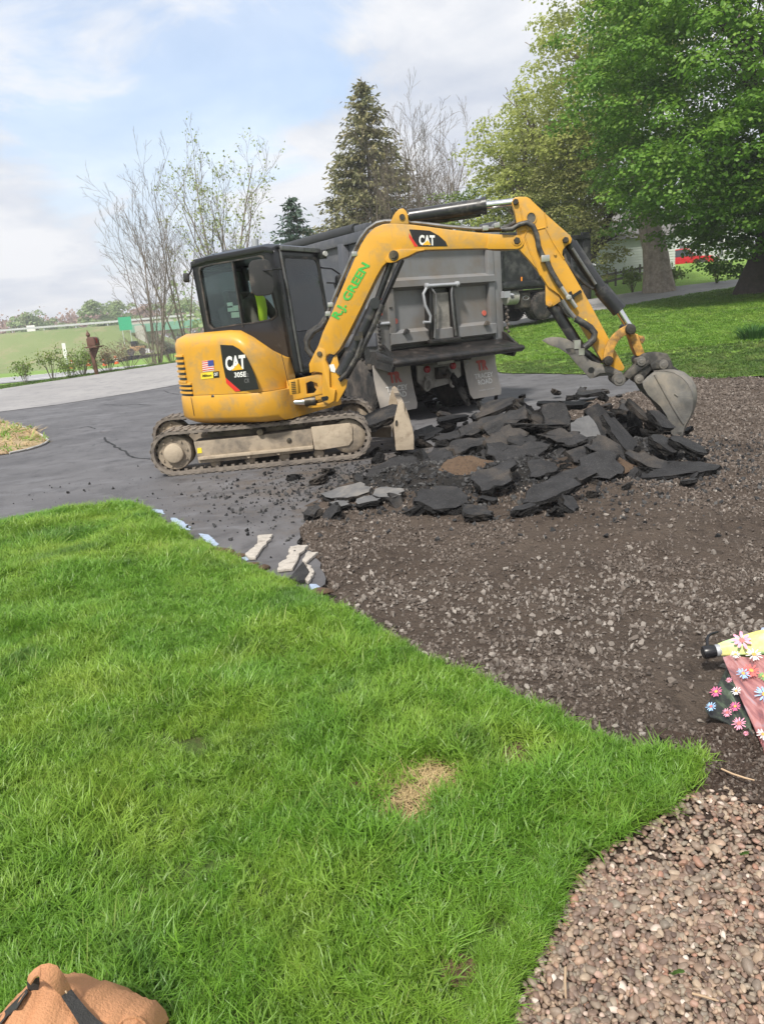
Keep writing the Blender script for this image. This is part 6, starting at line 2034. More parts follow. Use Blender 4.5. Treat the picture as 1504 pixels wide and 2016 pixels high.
def slab_mesh(seed, L, Wd, T, nv=9, top='slabtop'):
    rg = np.random.default_rng(seed)
    ang = np.sort(np.linspace(0, 2 * PI, nv, endpoint=False) + rg.normal(0, .20, nv))
    out = []
    for a in ang:
        c, s = math.cos(a), math.sin(a)
        k = 1 / max(abs(c), abs(s)) ** .75
        rr_ = rg.uniform(.72, 1.0) * k
        out.append((min(1.05, max(-1.05, c * rr_)) * L / 2, min(1.05, max(-1.05, s * rr_)) * Wd / 2))
    # each edge broken again
    pts = []
    for i in range(nv):
        a = np.array(out[i]); b = np.array(out[(i + 1) % nv])
        el = np.linalg.norm(b - a); m_ = 4 if el > .2 else 2
        for k in range(m_):
            pts.append(tuple(a + (b - a) * k / m_ + (rg.normal(0, .012 + .02 * el, 2) if k else 0)))
    n = len(pts)
    lev = [(1.0, T / 2), (1.005, T * .28), (1.0 + rg.uniform(0, .03), T * .02), (.975, -T * .25), (.90, -T / 2)]
    V = []; F = []; mi = []
    for li, (s, z) in enumerate(lev):
        for (x, y) in pts:
            j = rg.normal(0, .014, 3) if li else rg.normal(0, .003, 3)
            V.append((x * s + j[0], y * s + j[1], z + j[2] * .7 + .012 * math.sin(x * 5 + seed) + .008 * math.sin(y * 7 + 2 * seed)))
    for li in range(4):
        for k in range(n):
            kk = (k + 1) % n
            F.append((li * n + kk, li * n + k, (li + 1) * n + k, (li + 1) * n + kk)); mi.append(1)
    c0 = len(V); V.append((0, 0, T / 2 + .004)); V.append((0, 0, -T / 2 - .01))
    for k in range(n):
        kk = (k + 1) % n
        F.append((c0, k, kk)); mi.append(0)
        F.append((c0 + 1, 4 * n + kk, 4 * n + k)); mi.append(1)
    me = bpy.data.meshes.new('asphalt_slab'); me.from_pydata(V, [], F)
    me.materials.append(M[top]); me.materials.append(M['slabside'])
    me.polygons.foreach_set('material_index', mi)
    me.update()
    return me


c4 = lambda x, y: (560 + x / 1.593, 740 + y / 1.593)


def PZ(px, py, z):
    d = ray(px, py)
    return Vector((0, 0, EYE)) + d * ((z - EYE) / d.z)


GR = 'slabs of broken asphalt in the heap'
SL = [  # x, y (heap crop), length px, width m, yaw, pitch (right end up), roll (far edge up), z, label
    (195, 368, 172, .40, 4, 3, 6, .02, 'flat grey slab lying alone at the near left corner of the rubble heap'),
    (325, 376, 112, .34, -6, 0, 5, .03, 'small flat slab between the grey corner slab and the shiny slab'),
    (268, 398, 100, .24, 6, 2, 5, .0, 'low cracked slab in front of the flat grey corner slabs'),
    (172, 410, 70, .18, 8, 0, 6, -.01, 'small thin slab at the very front left edge of the rubble'),
    (490, 388, 215, .44, -4, -3, 13, .07, 'large pale shiny slab at the front of the heap'),
    (602, 426, 118, .28, -10, -6, 10, .01, 'dark slab lying lowest in front, right of the shiny slab'),
    (436, 254, 48, .26, 20, -68, 12, .20, 'stubby chunk of asphalt standing on end beside the dozer blade'),
    (345, 292, 200, .55, 24, 10, 12, .08, 'gritty slab sloping up behind the flat corner slabs'),
    (672, 322, 185, .42, 12, 12, 18, .16, 'thick slab with earth on it below the brown soil mound'),
    (830, 366, 225, .24, 17, 10, 20, .09, 'longest slab, sloping along the near side of the heap'),
    (690, 245, 135, .40, -6, -4, 20, .22, 'blocky slab in the middle behind the brown soil mound'),
    (792, 160, 215, .38, -5, -5, -8, .36, 'long slab lying flat across the top of the heap, edge to the viewer'),
    (655, 100, 165, .50, 22, 17, 12, .40, 'slab tilted up to the right at the peak of the heap'),
    (752, 112, 130, .30, -50, -42, 8, .38, 'slab leaning down from the peak towards the right'),
    (850, 130, 96, .42, 0, 4, 58, .36, 'triangular slab standing up behind the long flat one'),
    (942, 175, 100, .38, 5, 0, 62, .32, 'upright slab showing a smooth grey face in the middle of the heap'),
    (985, 142, 130, .34, -40, -32, 38, .36, 'dark slab leaning left against the others right of the grey face'),
    (1052, 185, 165, .28, -44, -36, 30, .34, 'long slab leaning steeply in the right half of the heap'),
    (1118, 118, 140, .26, -42, -40, 20, .42, 'narrow slab leaning by the bucket, pointing up to the left'),
    (1178, 140, 100, .30, -48, -38, 25, .36, 'dark slab tucked against the left side of the bucket'),
    (1262, 226, 140, .24, -28, -24, 18, .18, 'narrow slab under the tip of the bucket'),
    (1190, 222, 100, .30, -30, -22, 22, .20, 'slab left of the bucket tip lying against its neighbour'),
    (1222, 298, 280, .36, 4, 3, 8, .02, 'thin gritty slab at the right foot of the heap'),
    (992, 285, 140, .40, -12, 10, 30, .14, 'earth covered lump of asphalt in the middle foreground of the heap'),
    (940, 252, 124, .34, 6, 4, 24, .20, 'flat grey slab in front of the upright grey face'),
    (810, 290, 110, .30, -4, 6, 20, .16, 'small dark slab right of the brown soil mound'),
    (545, 190, 200, .34, 14, 5, 4, .13, 'long low slab on the left back slope of the heap'),
    (520, 140, 110, .32, 8, 4, 6, .10, 'slab at the back left of the heap nearest the truck wheels'),
    (590, 222, 150, .34, 5, 3, 8, .13, 'slab below the long low one on the left slope'),
    (872, 92, 170, .30, -3, 0, 5, .30, 'flat slab along the back crest of the heap'),
    (1060, 255, 100, .22, -50, -40, 20, .16, 'small slab leaning at the right middle of the heap'),
    (970, 218, 90, .26, -30, 20, 40, .24, 'wedge shaped piece wedged before the leaning slabs'),
    (690, 196, 120, .34, 10, 12, 20, .30, 'block of asphalt below the long flat top slab'),
    (960, 58, 120, .40, 5, 0, 4, .06, 'dark lump lying on the drive behind the heap'),
    (905, 205, 80, .30, 24, 14, 20, .28, 'small slab just left of the upright grey face'),
    (745, 205, 100, .34, -6, -8, 16, .28, 'short slab under the long flat top slab'),
    (480, 262, 130, .40, 18, 12, 18, .14, 'sloping slab between the standing chunk and the soil mound'),
    (700, 142, 180, .20, 14, 10, 55, .36, 'thin slab lying edge up along the left side of the peak'),
    (620, 158, 190, .22, 10, 6, 40, .26, 'narrow slab stacked on the left slope, black edge to the viewer'),
    (560, 228, 210, .24, 8, 5, 30, .16, 'long narrow slab low on the left slope above the gritty one'),
    (860, 195, 160, .20, -8, -4, 48, .32, 'narrow slab under the triangular one, broken edge outward'),
    (1010, 232, 150, .22, -20, -14, 45, .26, 'narrow slab sloping down to the right below the upright grey face'),
    (760, 240, 170, .22, 4, 4, 35, .22, 'narrow slab bridging the middle of the heap right of the brown soil'),
    (905, 318, 180, .26, 10, 8, 22, .08, 'low narrow slab along the right front of the heap'),
    (1130, 262, 150, .20, -22, -16, 35, .14, 'narrow slab lying at the foot of the leaning slabs near the bucket'),
]
for k, (x, y, lp, wd, yaw, pit, rol, z, lab) in enumerate(SL):
    p = PZ(*c4(x, y), z * .85 + .045)
    L_ = lp / 1.593 * p.length / 1500
    me = slab_mesh(100 + k, L_, wd, RNG.uniform(.045, .068), 7 + k % 4, 'slabdusty' if k in (0, 1, 2, 3, 15) else 'slabtop')
    o = bpy.data.objects.new('asphalt_slab', me); COL.objects.link(o)
    o.location = p; o.rotation_mode = 'ZXY'
    o.rotation_euler = (R(rol), -R(pit), R(yaw))
    tag(o, lab, 'asphalt slab', GR)
# fillers lower in the heap and loose chunks round it
rg = np.random.default_rng(77)
pool = [slab_mesh(300 + k, .42 + .1 * (k % 3), .32, .085, 7 + k % 3) for k in range(6)]
poolc = [slab_mesh(320 + k, .16 + .05 * (k % 3), .13, .07, 6 + k % 2) for k in range(6)]
n_ = 0
while n_ < 60:
    x_ = rg.uniform(430, 1210); y_ = rg.uniform(110, 330)
    if abs(y_ - (215 - (x_ - 820) * .04)) > 110: continue
    zt_ = .27 * math.exp(-((x_ - 830) / 330) ** 2) * math.exp(-((y_ - 170) / 120) ** 2)
    p = PZ(*c4(x_, y_), max(0, zt_ - .04))
    o = bpy.data.objects.new('asphalt_slab', pool[n_ % 6]); COL.objects.link(o)
    o.location = p; o.rotation_euler = (R(rg.normal(10, 28)), R(rg.normal(0, 28)), rg.uniform(0, 6.28)); o.scale = [rg.uniform(.5, 1.0)] * 2 + [rg.uniform(.8, 1.1)]
    o.parent = soil
    n_ += 1
CH = [(30, 318), (110, 330), (90, 432), (480, 300), (395, 255), (690, 225), (700, 290), (880, 300), (745, 430), (640, 395), (930, 50), (905, 68), (1000, 60), (500, 110), (300, 262), (230, 330), (150, 435), (860, 430), (960, 330), (1120, 305), (1300, 250), (600, 130), (1065, 90), (1225, 60), (1010, 95), (410, 430), (345, 400), (770, 270), (1030, 230), (550, 280), (720, 130), (1090, 180), (905, 155)]
CH += [(rg.normal(760, 260), rg.normal(215, 85)) for _ in range(110)]
for k, (x_, y_) in enumerate(CH):
    if not (-20 < x_ < 1330 and 45 < y_ < 440): continue
    zt_ = .24 * math.exp(-((x_ - 830) / 300) ** 2) * math.exp(-((y_ - 180) / 110) ** 2)
    p = PZ(*c4(x_, y_), .03 + zt_)
    o = bpy.data.objects.new('asphalt_chunk', poolc[k % 6]); COL.objects.link(o)
    o.location = p; o.rotation_euler = (R(rg.normal(0, 25)), R(rg.normal(0, 25)), rg.uniform(0, 6.28))
    if k > 32: o.scale = [rg.uniform(.45, 1.1)] * 3
    o.parent = soil
# soil mound on the heap
def mound(name, px, py, z0, rx, ry, hgt, mat, label, seed):
    c = PZ(px, py, z0); rr = []
    N, A_ = 9, 22
    for k in range(N):
        t = k / (N - 1)
        rr.append([c + Vector((rx * (1 - t) * math.cos(a) * (1 + .25 * math.sin(3 * a + seed)), ry * (1 - t) * math.sin(a), hgt * (1 - (1 - t) ** 2) + .05 * (vnoise(np.array([math.cos(a) * 3 * (1 - t)]), np.array([math.sin(a) * 3 * (1 - t)]), 2, seed)[0] - .5))) for a in np.linspace(0, 2 * PI, A_ + 1)[:-1]])
    o = MB().loft(rr).build(name, mat, smooth_=True, angle=70)
    return tag(o, label, 'soil')


M['browndirt'] = ground_mat('brown_subsoil', [(.13, .085, .055), (.17, .115, .075), (.07, .05, .04)], (9, 30), bump=1.0, bscale=50, bdist=.04)
mound('soil_mound', *c4(562, 300), .13, .36, .26, .13, M['browndirt'], 'mound of brown subsoil lying on the asphalt heap', 2)
mound('soil_mound', *c4(870, 300), .07, .42, .30, .12, M['soil'], 'dark gravelly soil piled in front of the leaning slabs', 5)
mound('soil_mound', *c4(1000, 300), .09, .28, .2, .14, M['browndirt'], 'small brown soil heap in the right front of the rubble', 7)
# slab lying on the dozer blade arm, and strip hanging by the truck wheel
for (a, lab, L_, w_, rot) in ((P(*c2(470, 1385), 8.95), 'broken asphalt slab resting behind the dozer blade', .62, .42, (R(12), R(-14), R(6))),
                              (P(*c2(955, 1215), 11.9), 'torn asphalt strip hanging down by the truck tyre', .62, .10, (0, R(66), R(10)))):
    o = bpy.data.objects.new('asphalt_slab', slab_mesh(int(a.x * 100) % 97 + 400, L_, w_, .08)); COL.objects.link(o)
    o.location = a; o.rotation_euler = rot
    tag(o, lab, 'asphalt slab')

# edge of the drive by the lawn: blue-white spray marks, pale concrete strips, broken tongues of asphalt
M['spray'] = material('blue_white_spray', (.31, .38, .50), .8, var=.15, vscale=30)
M['concrete'] = material('crumbled_concrete', (.46, .42, .37), .92, var=.22, vscale=40, bump=.9, bscale=120, dirt=(.2, .17, .14), dirt_amt=.2, dscale=20)
for pts in ([(294, 1003), (320, 1004), (325, 1013), (298, 1008)], [(336, 1020), (350, 1021), (376, 1039), (374, 1045), (352, 1040)], [(392, 1051), (410, 1053), (432, 1072), (426, 1077), (404, 1066)], [(475, 1096), (488, 1092), (494, 1102), (482, 1106)]):
    sheet('spray_mark', wobble([gx(*q) for q in pts], .03, .006, len(pts) + int(pts[0][0])), .1, .004, M['spray'], kind='structure')
c7 = lambda x, y: (x / 2.1486, 960 + y / 2.1486)
for pts in ([(1098, 212), (1158, 208), (1130, 245), (1105, 275), (1085, 308), (1050, 306), (1040, 290), (1080, 262), (1092, 235)],
            [(1228, 262), (1262, 255), (1306, 258), (1278, 285), (1262, 315), (1240, 355), (1175, 362), (1180, 340), (1218, 310)],
            [(1305, 282), (1350, 285), (1320, 310), (1298, 328), (1280, 322)],
            [(1290, 335), (1320, 345), (1332, 370), (1305, 412), (1290, 402), (1312, 372)]):
    poly = wobble([gx(*c7(*q)) for q in pts], .03, .006, int(pts[0][0]))
    c_ = np.mean(np.array(poly), 0)
    mbp = MB().prism([Vector((x_, y_, .004)) for x_, y_ in poly], (0, 0, .022))
    o = mbp.build('concrete_strip', M['concrete'], bevel=.006)
    tag(o, ['pale crumbled strip nearest the driveway beside the lawn', 'widest pale crumbled strip beside the lawn edge', 'short pale strip beyond the widest one', 'thin pale strip by the gravel at the lawn edge'][[1098, 1228, 1305, 1290].index(pts[0][0])], 'concrete strip', 'pale crumbled strips at the drive edge')
for k, (pts, lab) in enumerate((([(1225, 400), (1285, 328), (1312, 372), (1290, 408), (1262, 412)], 'dark tongue of asphalt at the lawn corner by the gravel'), ([(1310, 425), (1340, 425), (1368, 445), (1352, 462), (1325, 458)], 'bluish painted asphalt scrap at the lawn edge'))):
    poly = [gx(*c7(*q)) for q in pts]
    o = MB().prism([Vector((x_, y_, .0)) for x_, y_ in poly], (0, 0, .03)).build('asphalt_scrap', M['slabtop'] if k == 0 else M['spray'], bevel=.006)
    tag(o, lab, 'asphalt scrap')
# whitish edging of the mulch bed
ed_pts = [gx(*q) for q in ((30, 839), (50, 843), (66, 849), (84, 859), (97, 869), (90, 875), (78, 880), (55, 887), (20, 894))]
M['edging'] = material('weathered_edging', (.42, .41, .39), .85, var=.3, vscale=12)
MB().tube([Vector((x_, y_, hz1(x_, y_) + .02)) for x_, y_ in ed_pts], .018, 7).build('bed_edging', M['edging'], isl)
# clods at the lawn edge
M['clod'] = M['browndirt']
for k, (px, py) in enumerate(((455, 1090), (470, 1096), (440, 1088), (500, 1112), (520, 1122), (640, 1170))):
    p = G(px, py)
    o = bpy.data.objects.new('soil_clod', rock_mesh('soil_clod', 500 + k, M['browndirt'], 16, .5, 1)); COL.objects.link(o)
    o.location = p + Vector((0, 0, .015)); s_ = .05 + .02 * (k % 3); o.scale = (s_ * 1.3, s_, s_ * .8)
    o.parent = soil
# ------------------------------------------------------------------ trees
def bark(name, c, var=.25):
    return material(name, c, .95, var=var, vscale=9, bump=.8, bscale=14, streak=(9, 9, 1.2), dirt=tuple(x * .55 for x in c), dirt_amt=.3)


M['bark'] = bark('bark', (.16, .13, .105))
M['barkdark'] = bark('dark_bark', (.075, .06, .05))
M['barkgrey'] = bark('grey_twigs', (.21, .175, .15))
M['barkold'] = bark('old_maple_bark', (.36, .30, .25), .3)


def leafmat(name, lo, hi, yel, tr=.35, rough=.5):
    m = bpy.data.materials.new(name); m.use_nodes = True
    t = m.node_tree; b = t.nodes['Principled BSDF']
    g = NN(t, 'ShaderNodeNewGeometry')
    c = mix_n(t, g.outputs['Random Per Island'], lo, hi)
    p = ramp_n(t, noise_n(t, g.outputs['Position'], .9, 4, .6), [(.48, 0.0), (.68, 1.0)])
    c = mix_n(t, math_n(t, 'MULTIPLY', p, .7), c, yel)
    LK(t, c, b.inputs['Base Color']); b.inputs['Roughness'].default_value = rough
    b.inputs['Specular IOR Level'].default_value = .4
    tl = NN(t, 'ShaderNodeBsdfTranslucent'); LK(t, c, tl.inputs[0])
    mx = NN(t, 'ShaderNodeMixShader'); mx.inputs[0].default_value = tr
    LK(t, b.outputs[0], mx.inputs[1]); LK(t, tl.outputs[0], mx.inputs[2]); LK(t, mx.outputs[0], t.nodes['Material Output'].inputs[0])
    return m


M['maple'] = leafmat('maple_leaves', (.085, .20, .022), (.175, .33, .04), (.26, .40, .055), .42)
M['maple2'] = leafmat('young_maple_leaves', (.30, .36, .08), (.46, .50, .15), (.55, .56, .22), .55)
M['olive'] = leafmat('budding_olive_leaves', (.20, .22, .075), (.33, .33, .12), (.30, .36, .10), .5)
M['budleaf'] = leafmat('pale_bud_leaves', (.26, .31, .12), (.42, .46, .22), (.36, .42, .16))
M['shrubleaf'] = leafmat('shrub_leaves', (.12, .20, .04), (.22, .30, .07), (.28, .33, .08))
M['spruce'] = leafmat('spruce_needles', (.12, .135, .06), (.24, .225, .105), (.30, .25, .13), .1, .7)
M['spruceblue'] = leafmat('young_spruce_needles', (.035, .075, .055), (.085, .13, .095), (.07, .12, .06), .1, .7)
M['fargreen'] = leafmat('distant_green_leaves', (.20, .29, .11), (.30, .38, .16), (.34, .38, .18))
M['farred'] = leafmat('distant_budding_red_twigs', (.30, .19, .16), (.40, .27, .22), (.34, .28, .20))
M['clump'] = leafmat('lily_leaves', (.03, .10, .02), (.07, .18, .035), (.08, .2, .04))
M['drytwig'] = leafmat('dry_shrub_twigs', (.24, .19, .13), (.34, .27, .18), (.25, .24, .12))


def tubes_np(segs, n=4):
    """segs: list of (points (m, 3), radii (m)) -> verts, quad faces"""
    V = []; F = []; b = 0
    for pts, rad in segs:
        pts = np.asarray(pts); rad = np.asarray(rad)
        m = len(pts)
        t = np.gradient(pts, axis=0); t /= np.linalg.norm(t, axis=1)[:, None] + 1e-9
        ref = np.array([0.31, .95, .05]) if abs(t[0, 1]) < .9 else np.array([.95, .1, .3])
        u = np.cross(t, ref); u /= np.linalg.norm(u, axis=1)[:, None] + 1e-9
        w = np.cross(t, u)
        k = n if rad[0] > .02 else 3
        a = 2 * PI * np.arange(k) / k
        ring = pts[:, None] + (u[:, None] * np.cos(a)[None, :, None] + w[:, None] * np.sin(a)[None, :, None]) * rad[:, None, None]
        V.append(ring.reshape(-1, 3))
        i = np.arange(m - 1)[:, None] * k; j = np.arange(k)[None]
        f = np.stack([b + i + j, b + i + (j + 1) % k, b + i + k + (j + 1) % k, b + i + k + j], -1).reshape(-1, 4)
        F.append(f); b += m * k
    return np.concatenate(V), np.concatenate(F)


def branch(rg, p, d, L, r, lvl, cfg, segs, tips):
    m = 5 if lvl else 7
    pts = [p]; rad = [r]
    d = d / np.linalg.norm(d)
    for k in range(1, m):
        d = d + rg.normal(0, cfg['wig'], 3) + np.array([0, 0, cfg['up'] * (1 if lvl else .5)])
        d /= np.linalg.norm(d)
        p = p + d * (L / (m - 1))
        pts.append(p); rad.append(r * (1 - .78 * k / (m - 1)))
    segs.append((np.array(pts), np.maximum(np.array(rad), cfg['rmin'])))
    if lvl >= cfg['lv']:
        tips.append((pts[-1], d)); tips.append((pts[-2], d))
        return
    n = cfg['n'][lvl]
    for k in range(n):
        s = cfg['s0'][lvl] + (1 - cfg['s0'][lvl]) * (k + rg.uniform(0, .9)) / n
        i = min(m - 2, int(s * (m - 1))); f = s * (m - 1) - i
        q = pts[i] * (1 - f) + pts[i + 1] * f
        ax_ = np.cross(d, rg.normal(size=3)); ax_ /= np.linalg.norm(ax_)
        ang = cfg['ang'][lvl] * rg.uniform(.7, 1.25)
        dd_ = (pts[i + 1] - pts[i]); dd_ /= np.linalg.norm(dd_)
        nd = dd_ * math.cos(ang) + ax_ * math.sin(ang)
        branch(rg, q, nd, L * cfg['len'][lvl] * rg.uniform(.65, 1.1) * (1 - .35 * s), max(cfg['rmin'], rad[i] * .5), lvl + 1, cfg, segs, tips)


def leaves_np(c, nrm, size, rg, asp=.75, fold=.35, droop=None):
    """folded diamond leaves round centres c (n, 3)"""
    n = len(c)
    nrm = nrm / (np.linalg.norm(nrm, axis=1)[:, None] + 1e-9)
    t = rg.normal(size=(n, 3))
    if droop is not None: t = t + droop
    t -= nrm * (t * nrm).sum(1)[:, None]; t /= np.linalg.norm(t, axis=1)[:, None] + 1e-9
    s = np.cross(nrm, t)
    sz = size if np.ndim(size) else np.full(n, size)
    sz = sz[:, None]
    a = c - t * sz * .5; b = c + t * sz * .5
    l = c + s * sz * .5 * asp + nrm * sz * fold * .3; r = c - s * sz * .5 * asp + nrm * sz * fold * .3
    V = np.stack([a, l, b, r], 1).reshape(-1, 3)
    i = np.arange(n)[:, None] * 4
    F = np.concatenate([i + np.array([[0, 1, 2]]), i + np.array([[0, 2, 3]])], 0)
    # keep both halves of a leaf next to each other
    F = np.stack([i + np.array([[0, 1, 2]]), i + np.array([[0, 2, 3]])], 1).reshape(-1, 3)
    return V, F


def tree_root(name, label, base, cat='tree', group=None):
    return thing(name, label, cat, base, 0, group)


def woody(name, label, base, h, seed, stems, cfg, barkm, leaf=None, leaf_n=6, leaf_s=.1, leaf_r=.25, group=None, lean=(.0, .0), spread=.35, r0=.09, keep=1.0):
    rg = np.random.default_rng(seed)
    root = tree_root(name, label, base, group=group)
    segs = []; tips = []
    for k in range(stems):
        a = 2 * PI * k / stems + rg.uniform(-.5, .5)
        sp = spread * rg.uniform(.4, 1.15) if stems > 1 else .04
        d = np.array([math.cos(a) * sp + lean[0], math.sin(a) * sp + lean[1], 1.0])
        hh = h * rg.uniform(.72, 1.0) if stems > 1 else h
        o = np.array([math.cos(a), math.sin(a), 0]) * (.12 if stems > 1 else 0) * h * .1
        branch(rg, o + np.array([0, 0, -.25]), d, hh, r0 * (hh / h), 0, cfg, segs, tips)
    big = [s for s in segs if s[1][0] > r0 * .35]; small = [s for s in segs if s[1][0] <= r0 * .35]
    V, F = tubes_np(big, 7)
    np_mesh('trunk', V, F, barkm, root, True)
    if small:
        V, F = tubes_np(small, 4)
        np_mesh('crown', V, F, barkm, root, True)
    if leaf is not None:
        tp_ = np.array([t[0] for t in tips]); 
        tp_ = tp_[rg.uniform(size=len(tp_)) < keep]
        c = np.repeat(tp_, leaf_n, 0) + rg.normal(0, leaf_r, (len(tp_) * leaf_n, 3))
        V, F = leaves_np(c, rg.normal(size=c.shape) + [0, 0, .7], leaf_s * rg.uniform(.6, 1.2, len(c)), rg)
        np_mesh('leaves', V, F, leaf, root)
    return root


def clumps_in(rg, n, c, rad, shell=.55, low=-.8, noise=.25):
    """clump centres in the outer part of an uneven crown"""
    out = []
    while len(out) < n:
        v = rg.normal(size=3); v /= np.linalg.norm(v)
        if v[2] < low: continue
        lump = 1 + noise * math.sin(3.1 * v[0] + 2 * v[2] + c[0]) * math.cos(2.7 * v[1] + 3.3 * v[2] + c[1]) + noise * .5 * math.sin(7 * v[0] + 5 * v[1] - 6 * v[2])
        r = rg.uniform(shell ** 3, 1) ** (1 / 3) * lump
        out.append(np.array(c) + v * np.array(rad) * r)
    return np.array(out)


def leafy(root, cl, per, rad, size, mat, rg, name='crown', flat=.55, asp=.8):
    """each clump is a shallow dome of leaves that look up and out and droop at the rim"""
    n = len(cl)
    d = rg.normal(size=(n, per, 3)); d /= np.linalg.norm(d, axis=2)[:, :, None]
    d[:, :, 2] = np.abs(d[:, :, 2]) * 1.0 - .25
    rr = rad * rg.uniform(.65, 1.25, (n, 1, 1)) * rg.uniform(.25, 1, (n, per, 1)) ** .5
    c = (cl[:, None] + d * rr * np.array([1, 1, flat])).reshape(-1, 3)
    nr = (d * np.array([.8, .8, .6]) + np.array([0, 0, .75]) + rg.normal(0, .35, d.shape)).reshape(-1, 3)
    V, F = leaves_np(c, nr, size * rg.uniform(.65, 1.2, len(c)), rg, asp=asp, droop=np.array([0, 0, -.6]))
    return np_mesh(name, V, F, mat, root)


# --- the big maple on the right
rg = np.random.default_rng(3)
MBASE = on_ground(14.1, 28.2, -.1)
mp_ = tree_root('maple_tree', 'large dense green maple filling the upper right corner beside the road', MBASE)
segs = []; tips = []
cfgm = dict(wig=.10, up=.05, lv=2, n=[11, 6], s0=[.22, .25], ang=[.95, .7], len=[.62, .55], rmin=.02)
branch(rg, np.array([0, 0, -.3]), np.array([-.05, 0, 1.0]), 13.0, .50, 0, cfgm, segs, tips)
V, F = tubes_np(segs[:1], 12); 
flare = np.exp(-np.maximum(V[:, 2], 0) / .5) * .55
V[:, :2] *= (1 + flare)[:, None] * (1 + .08 * np.sin(5 * np.arctan2(V[:, 1], V[:, 0])) * np.exp(-np.maximum(V[:, 2], 0) / 1.2))[:, None]
np_mesh('trunk', V, F, M['barkdark'], mp_, True)
V, F = tubes_np(segs[1:], 6); np_mesh('branches', V, F, M['barkdark'], mp_, True)
cl = clumps_in(rg, 2100, (.3, -.3, 8.0), (6.9, 6.4, 8.6), .5, -.95, .12)
# lower skirt hanging to the road on the near side, open around the trunk
cl2 = clumps_in(rg, 420, (.6, -2.4, 3.4), (5.6, 3.4, 2.6), .3, -.8, .2)
cl = np.r_[cl, cl2]
keepm = cl[:, 2] > np.interp(cl[:, 0], (-7, -4.5, -2.5, -1, 1.5, 3), (3.7, 3.0, 2.3, 1.0, .5, 2.0)) + rg.uniform(-.3, .3, len(cl))
cl = cl[keepm]
leafy(mp_, cl, 92, .76, .145, M['maple'], rg, flat=.75)

# --- old maples with thin young leaves across the road
def crown_tree(name, label, base, trunk_h, trunk_r, cc, rad, n, per, size, mat, seed, barkm, shell=.3, crad=.6, lean=0.0, low=-.9, flare_=.5):
    rg = np.random.default_rng(seed)
    root = tree_root(name, label, base)
    segs = []; tips = []
    cfg = dict(wig=.12, up=.06, lv=2, n=[10, 7], s0=[.3, .25], ang=[.8, .7], len=[.36, .55], rmin=.018)
    branch(rg, np.array([0, 0, -.4]), np.array([lean, 0, 1.0]), trunk_h, trunk_r, 0, cfg, segs, tips)
    tp0, tr0 = segs[0]; ti = np.linspace(0, len(tp0) - 1, 26)
    V, F = tubes_np([(np.stack([np.interp(ti, range(len(tp0)), tp0[:, c_]) for c_ in range(3)], 1), np.interp(ti, range(len(tp0)), tr0))], 44)
    th_ = np.arctan2(V[:, 1], V[:, 0]); V[:, :2] *= (1 + .07 * np.abs(np.sin(9 * th_ + 1.3 * np.sin(V[:, 2] * 1.7))) + .04 * np.sin(17 * th_ + V[:, 2] * 2))[:, None]
    V[:, :2] *= (1 + flare_ * np.exp(-np.maximum(V[:, 2], 0) / .6))[:, None] * (1 + .07 * np.sin(6 * np.arctan2(V[:, 1], V[:, 0])))[:, None]
    np_mesh('trunk', V, F, barkm, root, True)
    V, F = tubes_np(segs[1:], 5); np_mesh('branches', V, F, barkm, root, True)
    leafy(root, clumps_in(rg, n, cc, rad, shell, low, .2), per, crad, size, mat, rg)
    return root


b_ = on_ground(14.0, 36.8)
crown_tree('maple_tree', 'old maple with a broad furrowed trunk standing left of the red pickup', b_, 12.5, .60, (-2.1, 1.0, 10.6), (3.5, 4.6, 8.2), 720, 40, .17, M['maple2'], 31, M['barkold'], .25, .8, lean=-.04, flare_=.25)
b_ = on_ground(10.9, 38.5)
crown_tree('olive_tree', 'dull olive budding tree with two thin stems left of the old maple', b_, 7, .24, (-.3, 0, 4.4), (3.0, 2.6, 4.4), 480, 40, .14, M['olive'], 32, M['barkdark'], .15, .6, flare_=.2)
crown_tree('yellow_green_tree', 'yellow green young leaved tree rising behind the excavator elbow', on_ground(8.2, 42), 9, .3, (.9, 0, 5.6), (3.3, 3.4, 4.8), 560, 40, .17, M['maple2'], 33, M['bark'], .2, .8, flare_=.2)
crown_tree('yellow_green_tree', 'low yellow green tree seen under the lifted arm beside the pole', on_ground(5.4, 45), 5, .2, (.3, 0, 3.4), (2.6, 2.4, 3.2), 320, 36, .16, M['shrubleaf'], 34, M['bark'], .2, .7, flare_=.2)
crown_tree('olive_tree', 'darker olive tree at the back between the arm and the old maple', on_ground(12.2, 47), 8, .25, (-.5, 0, 5.0), (3.4, 3, 4.6), 480, 38, .15, M['olive'], 35, M['barkdark'], .2, .7, flare_=.2)
# bare grey trunk top right behind the maple
cfgb = dict(wig=.06, up=.05, lv=3, n=[7, 5, 4], s0=[.3, .2, .2], ang=[.5, .6, .6], len=[.62, .55, .5], rmin=.010)
woody('bare_tree', 'tall grey trunked tree showing behind the maple at the top right corner', on_ground(20.3, 38), 15, 41, 1, cfgb, M['barkgrey'], M['maple2'], 5, .15, .3, r0=.42)

# --- bare and budding clumps behind the excavator
cfgc = dict(wig=.06, up=.05, lv=3, n=[7, 5, 3], s0=[.28, .2, .2], ang=[.50, .55, .6], len=[.48, .50, .5], rmin=.006)
def verge(px, back=.8):
    Y = 28 + px * 6 / 355 + back
    x = P(px, 766 - .1493 * px, Y).x
    return Vector((x, Y, hz1(x, Y) - .05))


